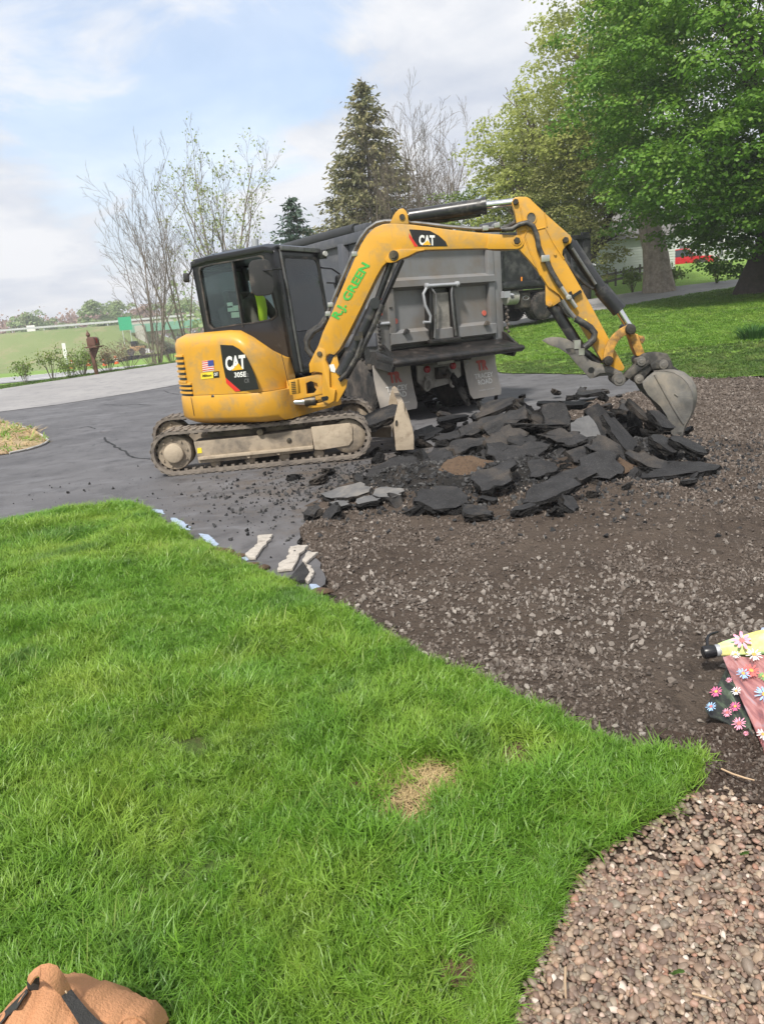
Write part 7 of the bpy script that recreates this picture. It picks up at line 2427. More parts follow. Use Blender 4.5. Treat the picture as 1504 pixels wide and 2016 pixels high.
cfgd = dict(cfgc, rmin=.0075, n=[9, 6, 5], len=[.46, .5, .5])
pz = lambda px, py, Y: P(px, py, Y)
b_ = verge(312, 3.5)
woody('bare_tree', 'leafless many stemmed tree left of the excavator cab', tuple(b_), 7.4, 51, 8, cfgc, M['barkgrey'], None, spread=.19, r0=.05, lean=(.05, 0))
b_ = verge(368, 5)
woody('bare_tree', 'thin leafless tree just behind the cab, right of the many stemmed one', tuple(b_), 8.8, 52, 5, cfgc, M['barkgrey'], None, spread=.20, r0=.055)
b_ = pz(465, 690, 42)
woody('budding_tree', 'many stemmed tree with pale opening buds above the excavator cab', (b_.x, 42, hz1(b_.x, 42)), 10.6, 53, 8, cfgc, M['barkgrey'], M['budleaf'], 6, .15, .15, spread=.28, r0=.10, keep=.20)
b_ = pz(800, 640, 45)
woody('bare_tree', 'brushy leafless tree in front of the tall spruce', (b_.x, 45, hz1(b_.x, 45)), 9.5, 55, 9, cfgd, M['bark'], None, spread=.40, r0=.08)
b_ = pz(862, 640, 48)
woody('bare_tree', 'tall leafless tree right of the spruce above the truck', (b_.x, 48, hz1(b_.x, 48)), 10.4, 56, 9, cfgd, M['barkgrey'], None, spread=.25, r0=.085, lean=(.03, 0))


def conifer(name, label, base, h, rad, seed, mat, barkm, tiers=34, per=9, droop=.25, dens=1.0):
    rg = np.random.default_rng(seed)
    root = tree_root(name, label, base)
    V, F = tubes_np([(np.array([[0, 0, -.3], [0, 0, h * .5], [0, 0, h]]), np.array([h * .016, h * .009, .015]))], 8)
    np_mesh('trunk', V, F, barkm, root, True)
    C = []; T_ = []; segs = []
    for k in range(tiers):
        t = (k + rg.uniform(-.3, .3)) / tiers
        z = h * (.08 + .91 * t)
        L0 = rad * (1 - t) ** .85 * (1.0 if t > .1 else .75)
        for j in range(max(4, int(per * (1 - .45 * t)))):
            a = rg.uniform(0, 2 * PI); L_ = L0 * rg.uniform(.62, 1.12) + .1
            d = np.array([math.cos(a), math.sin(a), 0])
            n_ = max(4, int(L_ / .16 * dens))
            s = np.linspace(.15, 1, n_)
            pts = np.array([0, 0, z]) + d * (L_ * s)[:, None] + np.array([0, 0, 1]) * (-droop * L_ * s ** 1.3 + .16 * L_ * s ** 3)[:, None]
            segs.append((pts[[0, n_ // 2, -1]], np.array([.025, .015, .006])))
            for rep in range(3):
                off = rg.normal(0, .10, (n_, 3)) * (.5 + 1.0 * s[:, None]) * np.array([1, 1, .6])
                C.append(pts + off); T_.append(np.repeat(d[None], n_, 0) + rg.normal(0, .55, (n_, 3)) + [0, 0, -.35])
    C = np.concatenate(C); T_ = np.concatenate(T_)
    n = len(C)
    T_ /= np.linalg.norm(T_, axis=1)[:, None]
    s_ = np.cross(T_, rg.normal(size=(n, 3))); s_ /= np.linalg.norm(s_, axis=1)[:, None]
    l_ = rg.uniform(.22, .46, n)[:, None]; w_ = rg.uniform(.035, .075, n)[:, None]
    V = np.stack([C - T_ * l_ * .4, C + s_ * w_, C + T_ * l_ * .6, C - s_ * w_], 1).reshape(-1, 3)
    i = np.arange(n)[:, None] * 4
    F = np.stack([i + np.array([[0, 1, 2]]), i + np.array([[0, 2, 3]])], 1).reshape(-1, 3)
    np_mesh('crown', V, F, mat, root)
    V, F = tubes_np(segs, 3); np_mesh('branches', V, F, barkm, root, True)
    return root


b_ = pz(745, 640, 50)
conifer('spruce_tree', 'tall brownish green spruce above the dump truck box', (b_.x + .2, 50, hz1(b_.x, 50)), 14.6, 5.9, 61, M['spruce'], M['bark'], 58, 17)
b_ = pz(598, 650, 47)
conifer('spruce_tree', 'small bluish green spruce between the cab and the tall spruce', (b_.x, 47, hz1(b_.x, 47)), 8.6, 3.5, 62, M['spruceblue'], M['bark'], 36, 12)
b_ = pz(515, 650, 47)
conifer('spruce_tree', 'little conifer top peeping over the tarp roll behind the cab', (b_.x, 49, hz1(b_.x, 49)), 6.2, 1.2, 63, M['olive'], M['bark'], 22, 8)


def shrub(name, label, base, h, w, seed, mat, leaf, n=40, ls=.09, group=None):
    rg = np.random.default_rng(seed)
    root = tree_root(name, label, base, 'shrub', group)
    segs = []; c = []
    for k in range(n):
        a = rg.uniform(0, 2 * PI); sp = rg.uniform(.1, 1) * w
        e = np.array([math.cos(a) * sp, math.sin(a) * sp, h * rg.uniform(.5, 1)])
        m_ = e * .5 + np.array([0, 0, h * .12]) + rg.normal(0, .05, 3)
        segs.append((np.array([[0, 0, -.1], m_, e]) + rg.normal(0, .02, 3), np.array([.012, .009, .005])))
        for j in range(4):
            t = rg.uniform(.35, 1); q = m_ * (1 - t) + e * t
            c.append(q)
            ee = q + rg.normal(0, .22, 3) * h * .5 + [0, 0, .1]
            segs.append((np.array([q, (q + ee) / 2, ee]), np.array([.007, .006, .004]))); c.append(ee)
    V, F = tubes_np(segs, 3); np_mesh('stems', V, F, mat, root, True)
    if leaf is not None:
        c = np.repeat(np.array(c), 5, 0); c = c + rg.normal(0, .10, c.shape)
        V, F = leaves_np(c, rg.normal(size=c.shape) + [0, 0, .6], ls * rg.uniform(.6, 1.2, len(c)), rg)
        np_mesh('leaves', V, F, leaf, root)
    return root


for k, (px, py, Y, h, w, lf, lab) in enumerate(((255, 730, 36, 1.7, 1.5, None, 'bare tangled shrub on the verge left of the excavator'), (300, 722, 37, 2.2, 1.6, None, 'tall bare shrub at the foot of the many stemmed tree'), (340, 715, 38, 1.8, 1.4, None, 'bare shrub just left of the excavator counterweight'),
                                               (215, 735, 35, 1.3, 1.1, 'drytwig', 'dry brown shrub right of the mailbox'), (165, 735, 34, 1.3, 1.1, 'shrubleaf', 'leafy green shrub left of the mailbox'), (105, 745, 34, 1.6, .6, 'shrubleaf', 'thin sapling with yellow green leaves on the verge'), (52, 750, 33, 1.2, .5, 'shrubleaf', 'sparse sapling near the left edge of the verge'), (140, 742, 34, .9, .7, 'shrubleaf', 'low green bush between the sapling and the mailbox'))):
    b_ = verge(px, 1.2)
    shrub('shrub', lab, (b_.x, b_.y, b_.z - .05), h * .8, w * .9, 70 + k, M['barkgrey'], M[lf] if lf else None, n=20 if w > 1 else 9)
for k, (px, py, Y, lab) in enumerate(((1410, 540, 37.5, 'small green shrub at the nose of the red pickup'), (1322, 528, 37.5, 'leafy shrub between the old trunk and the red pickup'), (1245, 545, 38, 'low green shrub left of the old trunk'))):
    b_ = pz(px, py, Y)
    shrub('shrub', lab, (b_.x, Y, hz1(b_.x, Y)), .9, .6, 90 + k, M['bark'], M['shrubleaf'], n=16, ls=.12)
# strappy plant on the bank
b_ = G(1482, 668)
cl_ = thing('lily_clump', 'dark green strappy clump on the bank at the right edge', 'plant', b_)
rg = np.random.default_rng(8)
V = []; F = []
for k in range(260):
    a = rg.uniform(0, 2 * PI); r_ = rg.uniform(0, .35); L_ = rg.uniform(.35, .62); o_ = rg.uniform(.15, .5)
    d = np.array([math.cos(a), math.sin(a)]); s_ = np.array([-d[1], d[0]]) * .012; b0_ = len(V)
    for t in (0, .4, .75, 1):
        c = d * (r_ + o_ * t ** 1.5); z = L_ * (t - .35 * t * t)
        V += [(c[0] - s_[0] * (1 - t * .8), c[1] - s_[1] * (1 - t * .8), z), (c[0] + s_[0] * (1 - t * .8), c[1] + s_[1] * (1 - t * .8), z)]
    F += [(b0_, b0_ + 1, b0_ + 3, b0_ + 2), (b0_ + 2, b0_ + 3, b0_ + 5, b0_ + 4), (b0_ + 4, b0_ + 5, b0_ + 7, b0_ + 6)]
np_mesh('leaves', V, F, M['clump'], cl_)

# --- distant wood behind the highway: trees one can tell apart, and the reddish mass behind
def far_crown(px, py, Y, rx, rz_, seed, label, mat='fargreen', per=70, nclump=26):
    b_ = P(px, py, Y)
    rg = np.random.default_rng(seed)
    root = tree_root('distant_tree', label, (b_.x, Y, b_.z - rz_ * 1.0))
    V, F = tubes_np([(np.array([[0, 0, -6], [0, 0, rz_ * .8]]), np.array([.3, .15]))], 6)
    np_mesh('trunk', V, F, M['bark'], root, True)
    leafy(root, clumps_in(rg, nclump, (0, 0, rz_ * .9), (rx * .85, rx * .7, rz_ * .85), .2, -.9, .2), per, rx * .34, .75, M[mat], rg, flat=.8)
    return root


far_crown(55, 640, 230, 6.5, 5.2, 101, 'rounded green tree beyond the highway at the left')
far_crown(80, 645, 236, 6.0, 4.6, 103, 'lower green tree touching the rounded one beyond the highway')
far_crown(195, 625, 215, 6.2, 7.0, 104, 'pale green tree beyond the embankment left of the green sign', per=90)
far_crown(232, 622, 225, 6.5, 7.0, 105, 'yellow green tree behind the green road sign')
far_crown(345, 620, 205, 7.5, 7.2, 106, 'bright green tree beyond the bridge left of the cab', per=90)
far_crown(285, 628, 240, 6.0, 5.5, 107, 'brownish budding tree above the bridge', 'farred')
far_crown(125, 650, 240, 5.0, 3.0, 108, 'low pale green tree in the middle of the far wood')
rg = np.random.default_rng(9)
cl = np.c_[rg.uniform(-210, 25, 900), rg.uniform(262, 290, 900), 1 + 9.0 * rg.uniform(0, 1, 900) ** .8]
dm = np_mesh('distant_wood', *leaves_np(np.repeat(cl, 45, 0) + rg.normal(0, 1.7, (900 * 45, 3)), rg.normal(size=(900 * 45, 3)) + [0, -.3, .5], 1.25 * rg.uniform(.6, 1.2, 900 * 45), rg), M['farred'], kind='stuff')
cl = np.c_[rg.uniform(-30, 130, 260), rg.uniform(120, 150, 260), rg.uniform(1, 9, 260)]
np_mesh('distant_woods', *leaves_np(np.repeat(cl, 40, 0) + rg.normal(0, 1.4, (260 * 40, 3)), rg.normal(size=(260 * 40, 3)) + [0, -.3, .5], .9 * rg.uniform(.6, 1.2, 260 * 40), rg), M['fargreen'], kind='stuff')

# ------------------------------------------------------------------ overpass, rails, signs, barrels
M['girder'] = material('green_girder_paint', (.16, .33, .25), .6, var=.08)
M['conc'] = material('bridge_concrete', (.42, .40, .36), .85, var=.1)
M['galv'] = material('galvanised_guard_rail', (.55, .56, .57), .5, metal=.3, var=.08)
M['orange'] = material('orange_barrel', (.75, .14, .035), .5, var=.1)
M['signgreen'] = material('road_sign_green', (.02, .34, .17), .4)
M['machineorange'] = material('machine_orange', (.42, .24, .10), .7, var=.3, dirt=(.2, .15, .1), dirt_amt=.4)
X0 = P(258, 652, 152).x
bz = P(300, 650, 152)
br = thing('overpass_bridge', 'pale green steel overpass bridge beyond the bare trees', 'bridge', (X0, 152, 0))
zt_ = 4.4
def wb(mb, nm, m, parent=None, **k): return mb.build(nm, M[m], parent or br, (X0, 152, 0), **k)
wb(MB().box((X0 + 30, 152, zt_ - .95), (60, .4, 1.5)), 'girder', 'girder')
wb(MB().box((X0 + 30, 157, zt_ + .0), (60, 10, .4)), 'deck', 'conc')
for k in range(13):
    wb(MB().box((X0 + 1 + 4.8 * k, 151.75, zt_ - .95), (.12, .12, 1.4)), 'stiffener', 'girder')
wb(MB().box((X0 + 2.0, 156, 1.0), (2.0, 9, 6.0)), 'abutment', 'conc')
wb(MB().box((X0 + 26.0, 156, 1.0), (1.4, 9, 6.0)), 'pier', 'conc')
gr = thing('guard_rail', 'low metal guard rail along the top of the embankment', 'guard rail', (X0 - 80, 151, 0))
ex2 = [(-220, 155.5, 5.1), (-150, 152, 4.9), (-95, 150, 4.7), (-62, 151, 4.6), (-50, 152, 4.5), (0, 152, 4.5)]
g_ = MB()
for (a0, b0) in zip(ex2[:-1], ex2[1:]):
    g_.beam((a0[0], a0[1], a0[2] + .62), (b0[0], b0[1], b0[2] + .62), .12, .36)
g_.build('rail_beam', M['galv'], gr, (X0 - 80, 151, 0))
for k in range(34):
    x_ = -200 + 6 * k
    y_ = np.interp(x_, [e[0] for e in ex2], [e[1] for e in ex2]); z_ = np.interp(x_, [e[0] for e in ex2], [e[2] for e in ex2])
    MB().box((x_, y_ + .15, z_ + .3), (.15, .15, .8)).build('rail_post', M['galv'], gr, (X0 - 80, 151, 0))


def sign(px, py, Y, w, h, mat, label, name='road_sign', post=3.0):
    c = P(px, py, Y)
    r_ = thing(name, label, 'sign', (c.x, Y, c.z - post))
    o = Vector((c.x, Y, c.z - post))
    MB().box((c.x, Y, c.z), (w, .05, h)).build('sign_face', M[mat], r_, o)
    for s in ((-.3, .3) if w > 1.5 else (0,)):
        MB().box((c.x + s * w, Y + .06, c.z - post / 2), (.1, .06, post + h)).build('post', M['galv'], r_, o)
    return r_


sign(247, 637, 146, 2.4, 2.4, 'signgreen', 'green road sign on the embankment above the mailbox')
sign(63, 653, 152, 1.6, 2.4, 'white', 'small white sign on posts at the embankment top, left')
sign(128, 690, 70, .32, 1.3, 'white', 'slim white marker post on the verge by the highway', 'marker_post', 1.6)
for k, (px, py, Y, lab) in enumerate(((142, 716, 60, 'leftmost of the orange traffic barrels, behind the leafy shrub'), (174, 712, 64, 'orange traffic barrel right behind the mailbox post'), (206, 712, 66, 'small orange traffic barrel right of the mailbox'), (229, 708, 62, 'rightmost orange traffic barrel before the bare shrubs'))):
    c = P(px, py, Y)
    o = Vector((c.x, Y, c.z - .35))
    r_ = thing('traffic_barrel', lab, 'barrel', o, 0, 'orange barrels along the highway')
    MB().lathe(o, (0, 0, 1), [(0, .22), (.06, .22), (.06, .17), (.58, .14), (.63, .11)], 14).build('body', M['orange'], r_, o)
    for z in (.22, .40):
        MB().lathe(o + UP * z, (0, 0, 1), [(0, .172), (.07, .166)], 14).build('band', M['white'], r_, o)
# idle machine under the bridge
c = P(272, 682, 110)
r_ = thing('loader', 'small orange machine with a bucket working below the bridge', 'loader', (c.x, 110, c.z - 1.2))
o = Vector((c.x, 110, c.z - 1.2))
MB().box(o + Vector((0, 0, .9)), (2.0, 1.3, .7)).build('body', M['machineorange'], r_, o, bevel=.1)
MB().box(o + Vector((-.4, 0, 1.55)), (.8, 1.0, .8)).build('cab', M['black'], r_, o, bevel=.06)
for s in (-.9, .8):
    MB().lathe(o + Vector((s, -.9, .5)), (0, 1, 0), [(0, .5), (.3, .5)], 14).build('wheel', M['tyre'], r_, o)
MB().prism([o + Vector((1.1, -.9, .2)), o + Vector((1.9, -.9, .2)), o + Vector((1.2, -.9, .8))], (0, 1.8, 0)).build('bucket', M['white'], r_, o)

# mailbox on a leaning post
mbz = G(194, 736)
mo = verge(192, .35); MY = mo.y; ms = MY / 31
print('mailbox at', mo)
M['brownpaint'] = material('brown_painted_wood', (.115, .052, .035), .6, var=.18, vscale=9, bump=.3, bscale=30)
mbx = thing('mailbox', 'brown mailbox with finial on a leaning post across the road', 'mailbox', mo)
top_ = P(178, 668, MY)
fin = P(174, 655, MY)
dirp = (P(184, 690, MY) - mo)
bld = lambda mb, nm, m='brownpaint', **k: mb.build(nm, M[m], mbx, mo, **k)
pst = P(181, 690, MY)
bld(MB().beam(mo - UP * .1, pst, .13 * ms, .13 * ms), 'post', bevel=.01)
dv = (pst - mo).normalized()
bld(MB().beam(pst, pst + dv * .45 * ms, .12 * ms, .12 * ms), 'post', bevel=.01)
bxc = P(184, 673, MY)
rows = []
for y in (-.28 * ms, .28 * ms):
    rows.append([bxc + Vector((x * ms, y, z * ms)) for x, z in [(-.16, -.16), (.16, -.16), (.16, .04)] + [(.16 * math.cos(a), .04 + .16 * math.sin(a)) for a in np.linspace(.3, PI - .3, 6)] + [(-.16, .04)]])
bld(MB().loft(rows), 'box', bevel=.008)
bld(MB().box(bxc + Vector((0, 0, -.2 * ms)), (.44 * ms, .7 * ms, .06 * ms)), 'shelf', bevel=.01)
bld(MB().prism([bxc + Vector((-.02, -.06, -.22)) * ms, bxc + Vector((.2, -.06, -.22)) * ms, pst - dv * .3 + Vector((.07, -.06, 0)) * ms, pst - dv * .3 + Vector((-.05, -.06, 0)) * ms], (0, .12, 0)), 'brace')
q = P(175, 668, MY)
bld(MB().lathe(pst + dv * .42 * ms, dv, [(a_ * ms, r_ * ms) for a_, r_ in ((0, .1), (.05, .11), (.07, .06), (.12, .05), (.18, .085), (.24, .07), (.30, .03), (.38, .01))], 12), 'finial')
bld(MB().box(bxc + Vector((.165, -.05, .04)) * ms, (.015 * ms, .06 * ms, .2 * ms)), 'flag', 'redlens')

# utility pole and wires
M['polewood'] = bark('weathered_pole', (.34, .31, .28), .1)
c = P(891, 440, 62)
pb = Vector((c.x, 62, .3))
pole = thing('utility_pole', 'grey utility pole rising behind the dump truck box', 'utility pole', pb)
ptop = P(889, 361, 62)
MB().tube([pb, Vector((ptop.x, 62, ptop.z))], [.19, .14], 12).build('pole', M['polewood'], pole, pb)
MB().tube([Vector((ptop.x, 61.8, ptop.z - 1.2)), Vector((ptop.x, 61.8, ptop.z - .6))], .16, 10).build('insulator', M['galv'], pole, pb)
M['wire'] = material('wire', (.05, .05, .055), .6)


def wire(a, b, sag, label, r=.018):
    a = Vector(a); b = Vector(b)
    pts = [a + (b - a) * t - UP * (sag * 4 * t * (1 - t)) for t in np.linspace(0, 1, 17)]
    o = MB().tube(pts, r, 5).build('power_line', M['wire'])
    tag(o, label, 'power line')


for k, (dz_, lab) in enumerate(((.4, 'upper thin power line running right from the utility pole'), (1.4, 'middle thin power line running right from the utility pole'), (2.2, 'lower thin power line running right from the utility pole'))):
    wire((ptop.x, 62, ptop.z - dz_), (32, 52, ptop.z + 1.0 - dz_ * .6), .6, lab)
wire(P(1440, -30, 22), P(1530, 62, 24), .02, 'service wire crossing the top right corner before the maple', .012)

# ------------------------------------------------------------------ house, fence, pickup
M['siding'] = material('pale_siding', (.50, .53, .50), .6, var=.05, vscale=2)
M['shutter'] = material('grey_shutter', (.11, .115, .12), .6)
M['shingle'] = material('grey_roof', (.14, .135, .13), .9, var=.2, vscale=8)
M['windowdark'] = material('house_window_glass', (.03, .035, .04), .08, spec=.8, var=.1)
HY = 70.0
HX = P(1355, 500, HY).x
hb = Vector((HX, HY, P(1362, 541, HY).z))
house = thing('house', 'pale sided house with grey shutters behind the red pickup', 'house', hb)
hbuild = lambda mb, nm, m, parent=None, **k: mb.build(nm, M[m], parent or house, hb, **k)
x0, x1 = HX - 7.5, HX + 5.5
zb_ = hb.z; zt_ = hb.z + 4.2
wall = hbuild(MB().box(((x0 + x1) / 2, HY + 3, (zb_ + zt_) / 2), (x1 - x0, 6, zt_ - zb_)), 'wall', 'siding')
sd_ = MB()
for k in range(25):
    z = zb_ + .2 + .16 * k
    sd_.prism([(x0, HY - .005, z), (x0, HY - .035, z), (x0, HY - .01, z + .15), (x0, HY - .002, z + .15)], (x1 - x0, 0, 0))
hbuild(sd_, 'siding_board', 'siding', wall, kind='stuff')
hbuild(MB().prism([(x0 - .4, HY - .5, zt_ - .1), (x0 - .4, HY + 3, zt_ + 2.0), (x0 - .4, HY + 6.5, zt_ - .1)], (x1 - x0 + .8, 0, 0)), 'roof', 'shingle')
for wx in (P(1357, 492, HY).x, HX - 5.2, HX + 3.6):
    wz = P(1357, 492, HY).z
    fr_ = hbuild(MB().ring([(wx - .52, HY - .07, wz - .75), (wx + .52, HY - .07, wz - .75), (wx + .52, HY - .07, wz + .75), (wx - .52, HY - .07, wz + .75)], [(wx - .44, HY - .07, wz - .67), (wx + .44, HY - .07, wz - .67), (wx + .44, HY - .07, wz + .67), (wx - .44, HY - .07, wz + .67)], (0, .08, 0)), 'window', 'white')
    hbuild(MB().box((wx, HY - .015, wz), (.9, .02, 1.36)), 'pane', 'windowdark', fr_)
    hbuild(MB().box((wx, HY - .045, wz), (.9, .04, .06)), 'sash_bar', 'white', fr_)
    for s in (-1, 1):
        hbuild(MB().box((wx + s * .74, HY - .07, wz), (.36, .06, 1.5)), 'shutter', 'shutter')
hbuild(MB().box((x1 - .06, HY - .07, (zb_ + zt_) / 2), (.14, .08, zt_ - zb_)), 'corner_board', 'white')
hbuild(MB().box((P(1384, 500, HY).x, HY - .1, (zb_ + zt_) / 2), (.14, .10, zt_ - zb_)), 'corner_board', 'white')
# white outbuilding to the left of the old maple
sx = P(1215, 520, 49).x
sb = Vector((sx, 49, hz1(sx, 49) - .2))
shed = thing('shed', 'low white shed behind the olive tree trunks', 'shed', sb)
sw_ = MB().box((sx, 51, sb.z + 1.05), (7.2, 4, 2.1)).build('wall', M['siding'], shed, sb)
sdb = MB()
for k in range(12):
    z = sb.z + .15 + .16 * k
    sdb.prism([(sx - 3.6, 48.995, z), (sx - 3.6, 48.965, z), (sx - 3.6, 48.99, z + .15), (sx - 3.6, 48.998, z + .15)], (7.2, 0, 0))
sdb.build('siding_board', M['siding'], sw_, sb, kind='stuff')
MB().prism([(sx - 3.8, 48.6, sb.z + 2.05), (sx - 3.8, 51, sb.z + 3.0), (sx - 3.8, 53.4, sb.z + 2.05)], (7.6, 0, 0)).build('roof', M['shingle'], shed, sb)
# plank fence
M['fencewood'] = bark('grey_fence_wood', (.13, .12, .105))
fa_, fb_ = P(1178, 548, 40), P(1275, 540, 41.5)
f0 = Vector((fa_.x, 40, hz1(fa_.x, 40)))
fence = thing('rail_fence', 'weathered rail fence under the olive tree beyond the road', 'fence', f0)
nf = 7
for k in range(nf):
    t = k / (nf - 1); x_ = fa_.x + (fb_.x - fa_.x) * t; y_ = 40 + 1.5 * t
    g_ = hz1(x_, y_)
    MB().box((x_, y_, g_ + .4), (.09, .09, .85)).build('post', M['fencewood'], fence, f0)
    if k:
        for z in (.30, .62):
            MB().beam((px_, py_, pg_ + z), (x_, y_, g_ + z), .04, .12).build('rail', M['fencewood'], fence, f0)
    px_, py_, pg_ = x_, y_, g_

# red pickup, seen from its front quarter
M['carred'] = material('red_car_paint', (.46, .012, .018), .28, var=.06, coat=.5)
M['carblack'] = material('black_trim', (.02, .02, .021), .5)
M['headlamp'] = material('headlamp_glass', (.75, .76, .76), .15)
c = P(1358, 531, 62)
pk0 = Vector((c.x - .6, 62, P(1366, 535, 62).z))
pk = thing('pickup_truck', 'red pickup truck parked before the pale house', 'pickup truck', pk0, R(-38))
pb_ = lambda mb, nm, m, parent=None, **k: mb.build(nm, M[m], parent or pk, None, **k)
# local: x forward, y left
prof = [(-2.7, .45), (-2.7, 1.10), (-.75, 1.12), (-.75, 1.15), (1.0, 1.15), (1.35, 1.13), (2.35, 1.06), (2.55, .95), (2.58, .45)]
body = pb_(MB().prism([(x, -.92, z) for x, z in prof], (0, 1.84, 0)), 'body', 'carred', bevel=.06)
rows = [[(-.80, s * .86, 1.12), (-.62, s * .70, 1.78), (.55, s * .70, 1.80), (1.25, s * .86, 1.14)] for s in (-1, 1)]
pb_(MB().loft(rows, closed=True), 'cab', 'carred', bevel=.04)
pb_(MB().add([(.62, -.64, 1.76), (.62, .64, 1.76), (1.24, .78, 1.18), (1.24, -.78, 1.18), (.60, -.64, 1.76), (.60, .64, 1.76), (1.22, .78, 1.18), (1.22, -.78, 1.18)], [(0, 1, 2, 3), (7, 6, 5, 4), (0, 4, 5, 1), (1, 5, 6, 2), (2, 6, 7, 3), (3, 7, 4, 0)]), 'windscreen', 'headlamp')
for s in (-1, 1):
    pb_(MB().prism([(-.66, s * .852, 1.2), (-.52, s * .735, 1.70), (.48, s * .735, 1.72), (1.0, s * .85, 1.2)], (0, s * .02, 0)), 'side_window', 'windowdark')
    pb_(MB().box((2.53, s * .68, .92), (.12, .36, .2)), 'headlight', 'headlamp', bevel=.02)
    pb_(MB().box((.95, s * 1.02, 1.22), (.12, .2, .16)), 'mirror', 'carblack', bevel=.02)
    for x in (-1.75, 1.65):
        w_ = pb_(MB().lathe((x, s * .76, .40), (0, s, 0), [(0, .40), (.2, .40), (.22, .36)], 22), 'wheel', 'tyre')
        pb_(MB().lathe((x, s * .97, .40), (0, s, 0), [(0, .24), (.02, .22), (.0, .06)], 16), 'rim', 'rail', w_)
        pb_(MB().ring([(x + .52 * math.cos(a), s * .925, .40 + .52 * math.sin(a)) for a in np.linspace(0, PI, 12)], [(x + .43 * math.cos(a), s * .925, .40 + .43 * math.sin(a)) for a in np.linspace(0, PI, 12)], (0, s * .03, 0)), 'wheel_arch', 'carblack')
pb_(MB().box((2.57, 0, .88), (.06, 1.0, .26)), 'grille', 'carblack', bevel=.01)
for k in range(2):
    pb_(MB().box((2.60, 0, .83 + .1 * k), (.03, 1.0, .025)), 'grille_bar', 'carred')
pb_(MB().box((2.62, 0, .58), (.14, 1.86, .2)), 'bumper', 'carblack', bevel=.03)
pb_(MB().box((2.70, 0, .62), (.02, .32, .16)), 'number_plate', 'white')

# ------------------------------------------------------------------ the air: thin haze over the distance
hm = bpy.data.materials.new('haze'); hm.use_nodes = True
ht = hm.node_tree; ht.nodes.remove(ht.nodes['Principled BSDF'])
pv = NN(ht, 'ShaderNodeVolumePrincipled'); pv.inputs['Color'].default_value = (.93, .95, 1.0, 1); pv.inputs['Density'].default_value = .0010
LK(ht, pv.outputs[0], ht.nodes['Material Output'].inputs['Volume'])
MB().box((0, 60, 12), (3000, 3000, 44)).build('haze', hm, smooth_=False, kind='stuff')
# ------------------------------------------------------------------ folded umbrella at the right edge
c5 = lambda x, y: (1304 + x / 5.04, 1180 + y / 5.04)
M['umb_mint'] = None


def print_mat(name, stops, scale, dirn):
    m = bpy.data.materials.new(name); m.use_nodes = True
    t = m.node_tree; b = t.nodes['Principled BSDF']
    c = NN(t, 'ShaderNodeTexCoord'); mp = NN(t, 'ShaderNodeMapping'); mp.inputs['Scale'].default_value = dirn
    LK(t, c.outputs['Object'], mp.inputs[0])
    n = noise_n(t, mp.outputs[0], scale, 4, .6, .4)
    LK(t, ramp_n(t, n, stops), b.inputs['Base Color'])
    b.inputs['Roughness'].default_value = .55
    return m


M['print_pastel'] = print_mat('pastel_print', [(.34, (.20, .62, .45)), (.46, (.55, .78, .35)), (.55, (.80, .74, .22)), (.66, (.85, .80, .38))], 5, (1, 1, 1))
M['print_dark'] = print_mat('dark_meadow_print', [(.34, (.014, .011, .018)), (.52, (.03, .035, .03)), (.64, (.08, .11, .07)), (.78, (.20, .22, .18))], 14, (2.5, .5, 1))
M['print_wood'] = print_mat('rosy_plank_print', [(.30, (.15, .08, .10)), (.45, (.32, .13, .13)), (.58, (.45, .21, .20)), (.72, (.40, .31, .35))], 11, (3.5, .6, 1))
M['print_blue'] = print_mat('blue_print', [(.35, (.12, .16, .30)), (.6, (.30, .36, .52))], 12, (3, .6, 1))
for nm, col in (('pink', (.80, .16, .34)), ('rose', (.85, .34, .46)), ('whitep', (.80, .78, .76)), ('bluep', (.36, .55, .80)), ('coral', (.80, .16, .14)), ('orange', (.85, .40, .10)), ('leafp', (.20, .45, .14))):
    M[nm] = material('print_' + nm, col, .55, var=.18, vscale=60)
U0 = PZ(*c5(470, 505), .075)
umb = thing('umbrella', 'folded umbrella with flower print and black hook handle lying on the soil', 'umbrella', U0)
ub = lambda mb, nm, m, parent=None, **k: mb.build(nm, M[m], parent or umb, U0, **k)
a = PZ(*c5(545, 507), .08); e = PZ(*c5(1010, 440), .10)
ax = (e - a).normalized(); LL = (e - a).length
# furled cover widening to the right, with a ripple of folds
rows = []
u_ = ax.orthogonal().normalized(); w_ = ax.cross(u_)
for k in range(15):
    t = k / 14 * 1.9
    r0 = .024 + .034 * min(1, t) ** .8 if t < 1.3 else .058 - .03 * (t - 1.3)
    c_ = a + ax * (LL * t)
    rows.append([c_ + (u_ * math.cos(q) + w_ * math.sin(q)) * r0 * (1 + .09 * math.sin(5 * q + 2 * t)) for q in np.linspace(0, 2 * PI, 25)[:-1]])
cov = ub(MB().loft(rows), 'furled_cover', 'print_pastel')
ub(MB().lathe(a - ax * .012, ax, [(0, .023), (.006, .027), (.02, .027), (.026, .023)], 18), 'ferrule', 'rail')
ub(MB().lathe(a - ax * .065, ax, [(0, .017), (.002, .026), (.008, .029), (.045, .029), (.055, .025)], 22), 'handle', 'black')
ub(MB().lathe(a - ax * .0655, -ax, [(0, .018), (.001, .018)], 18), 'handle_end', 'blackmat')
hk = [PZ(*c5(x, y), z) for x, y, z in ((452, 490, .09), (440, 440, .10), (440, 395, .11), (452, 362, .115), (480, 342, .12), (515, 332, .12), (545, 322, .12))]
ub(MB().tube(hk, [.007, .007, .0068, .0065, .006, .0055, .005], 8), 'hook', 'black')
ub(MB().tube([a, a + ax * (LL * 2.2)], .006, 8), 'shaft', 'rail')


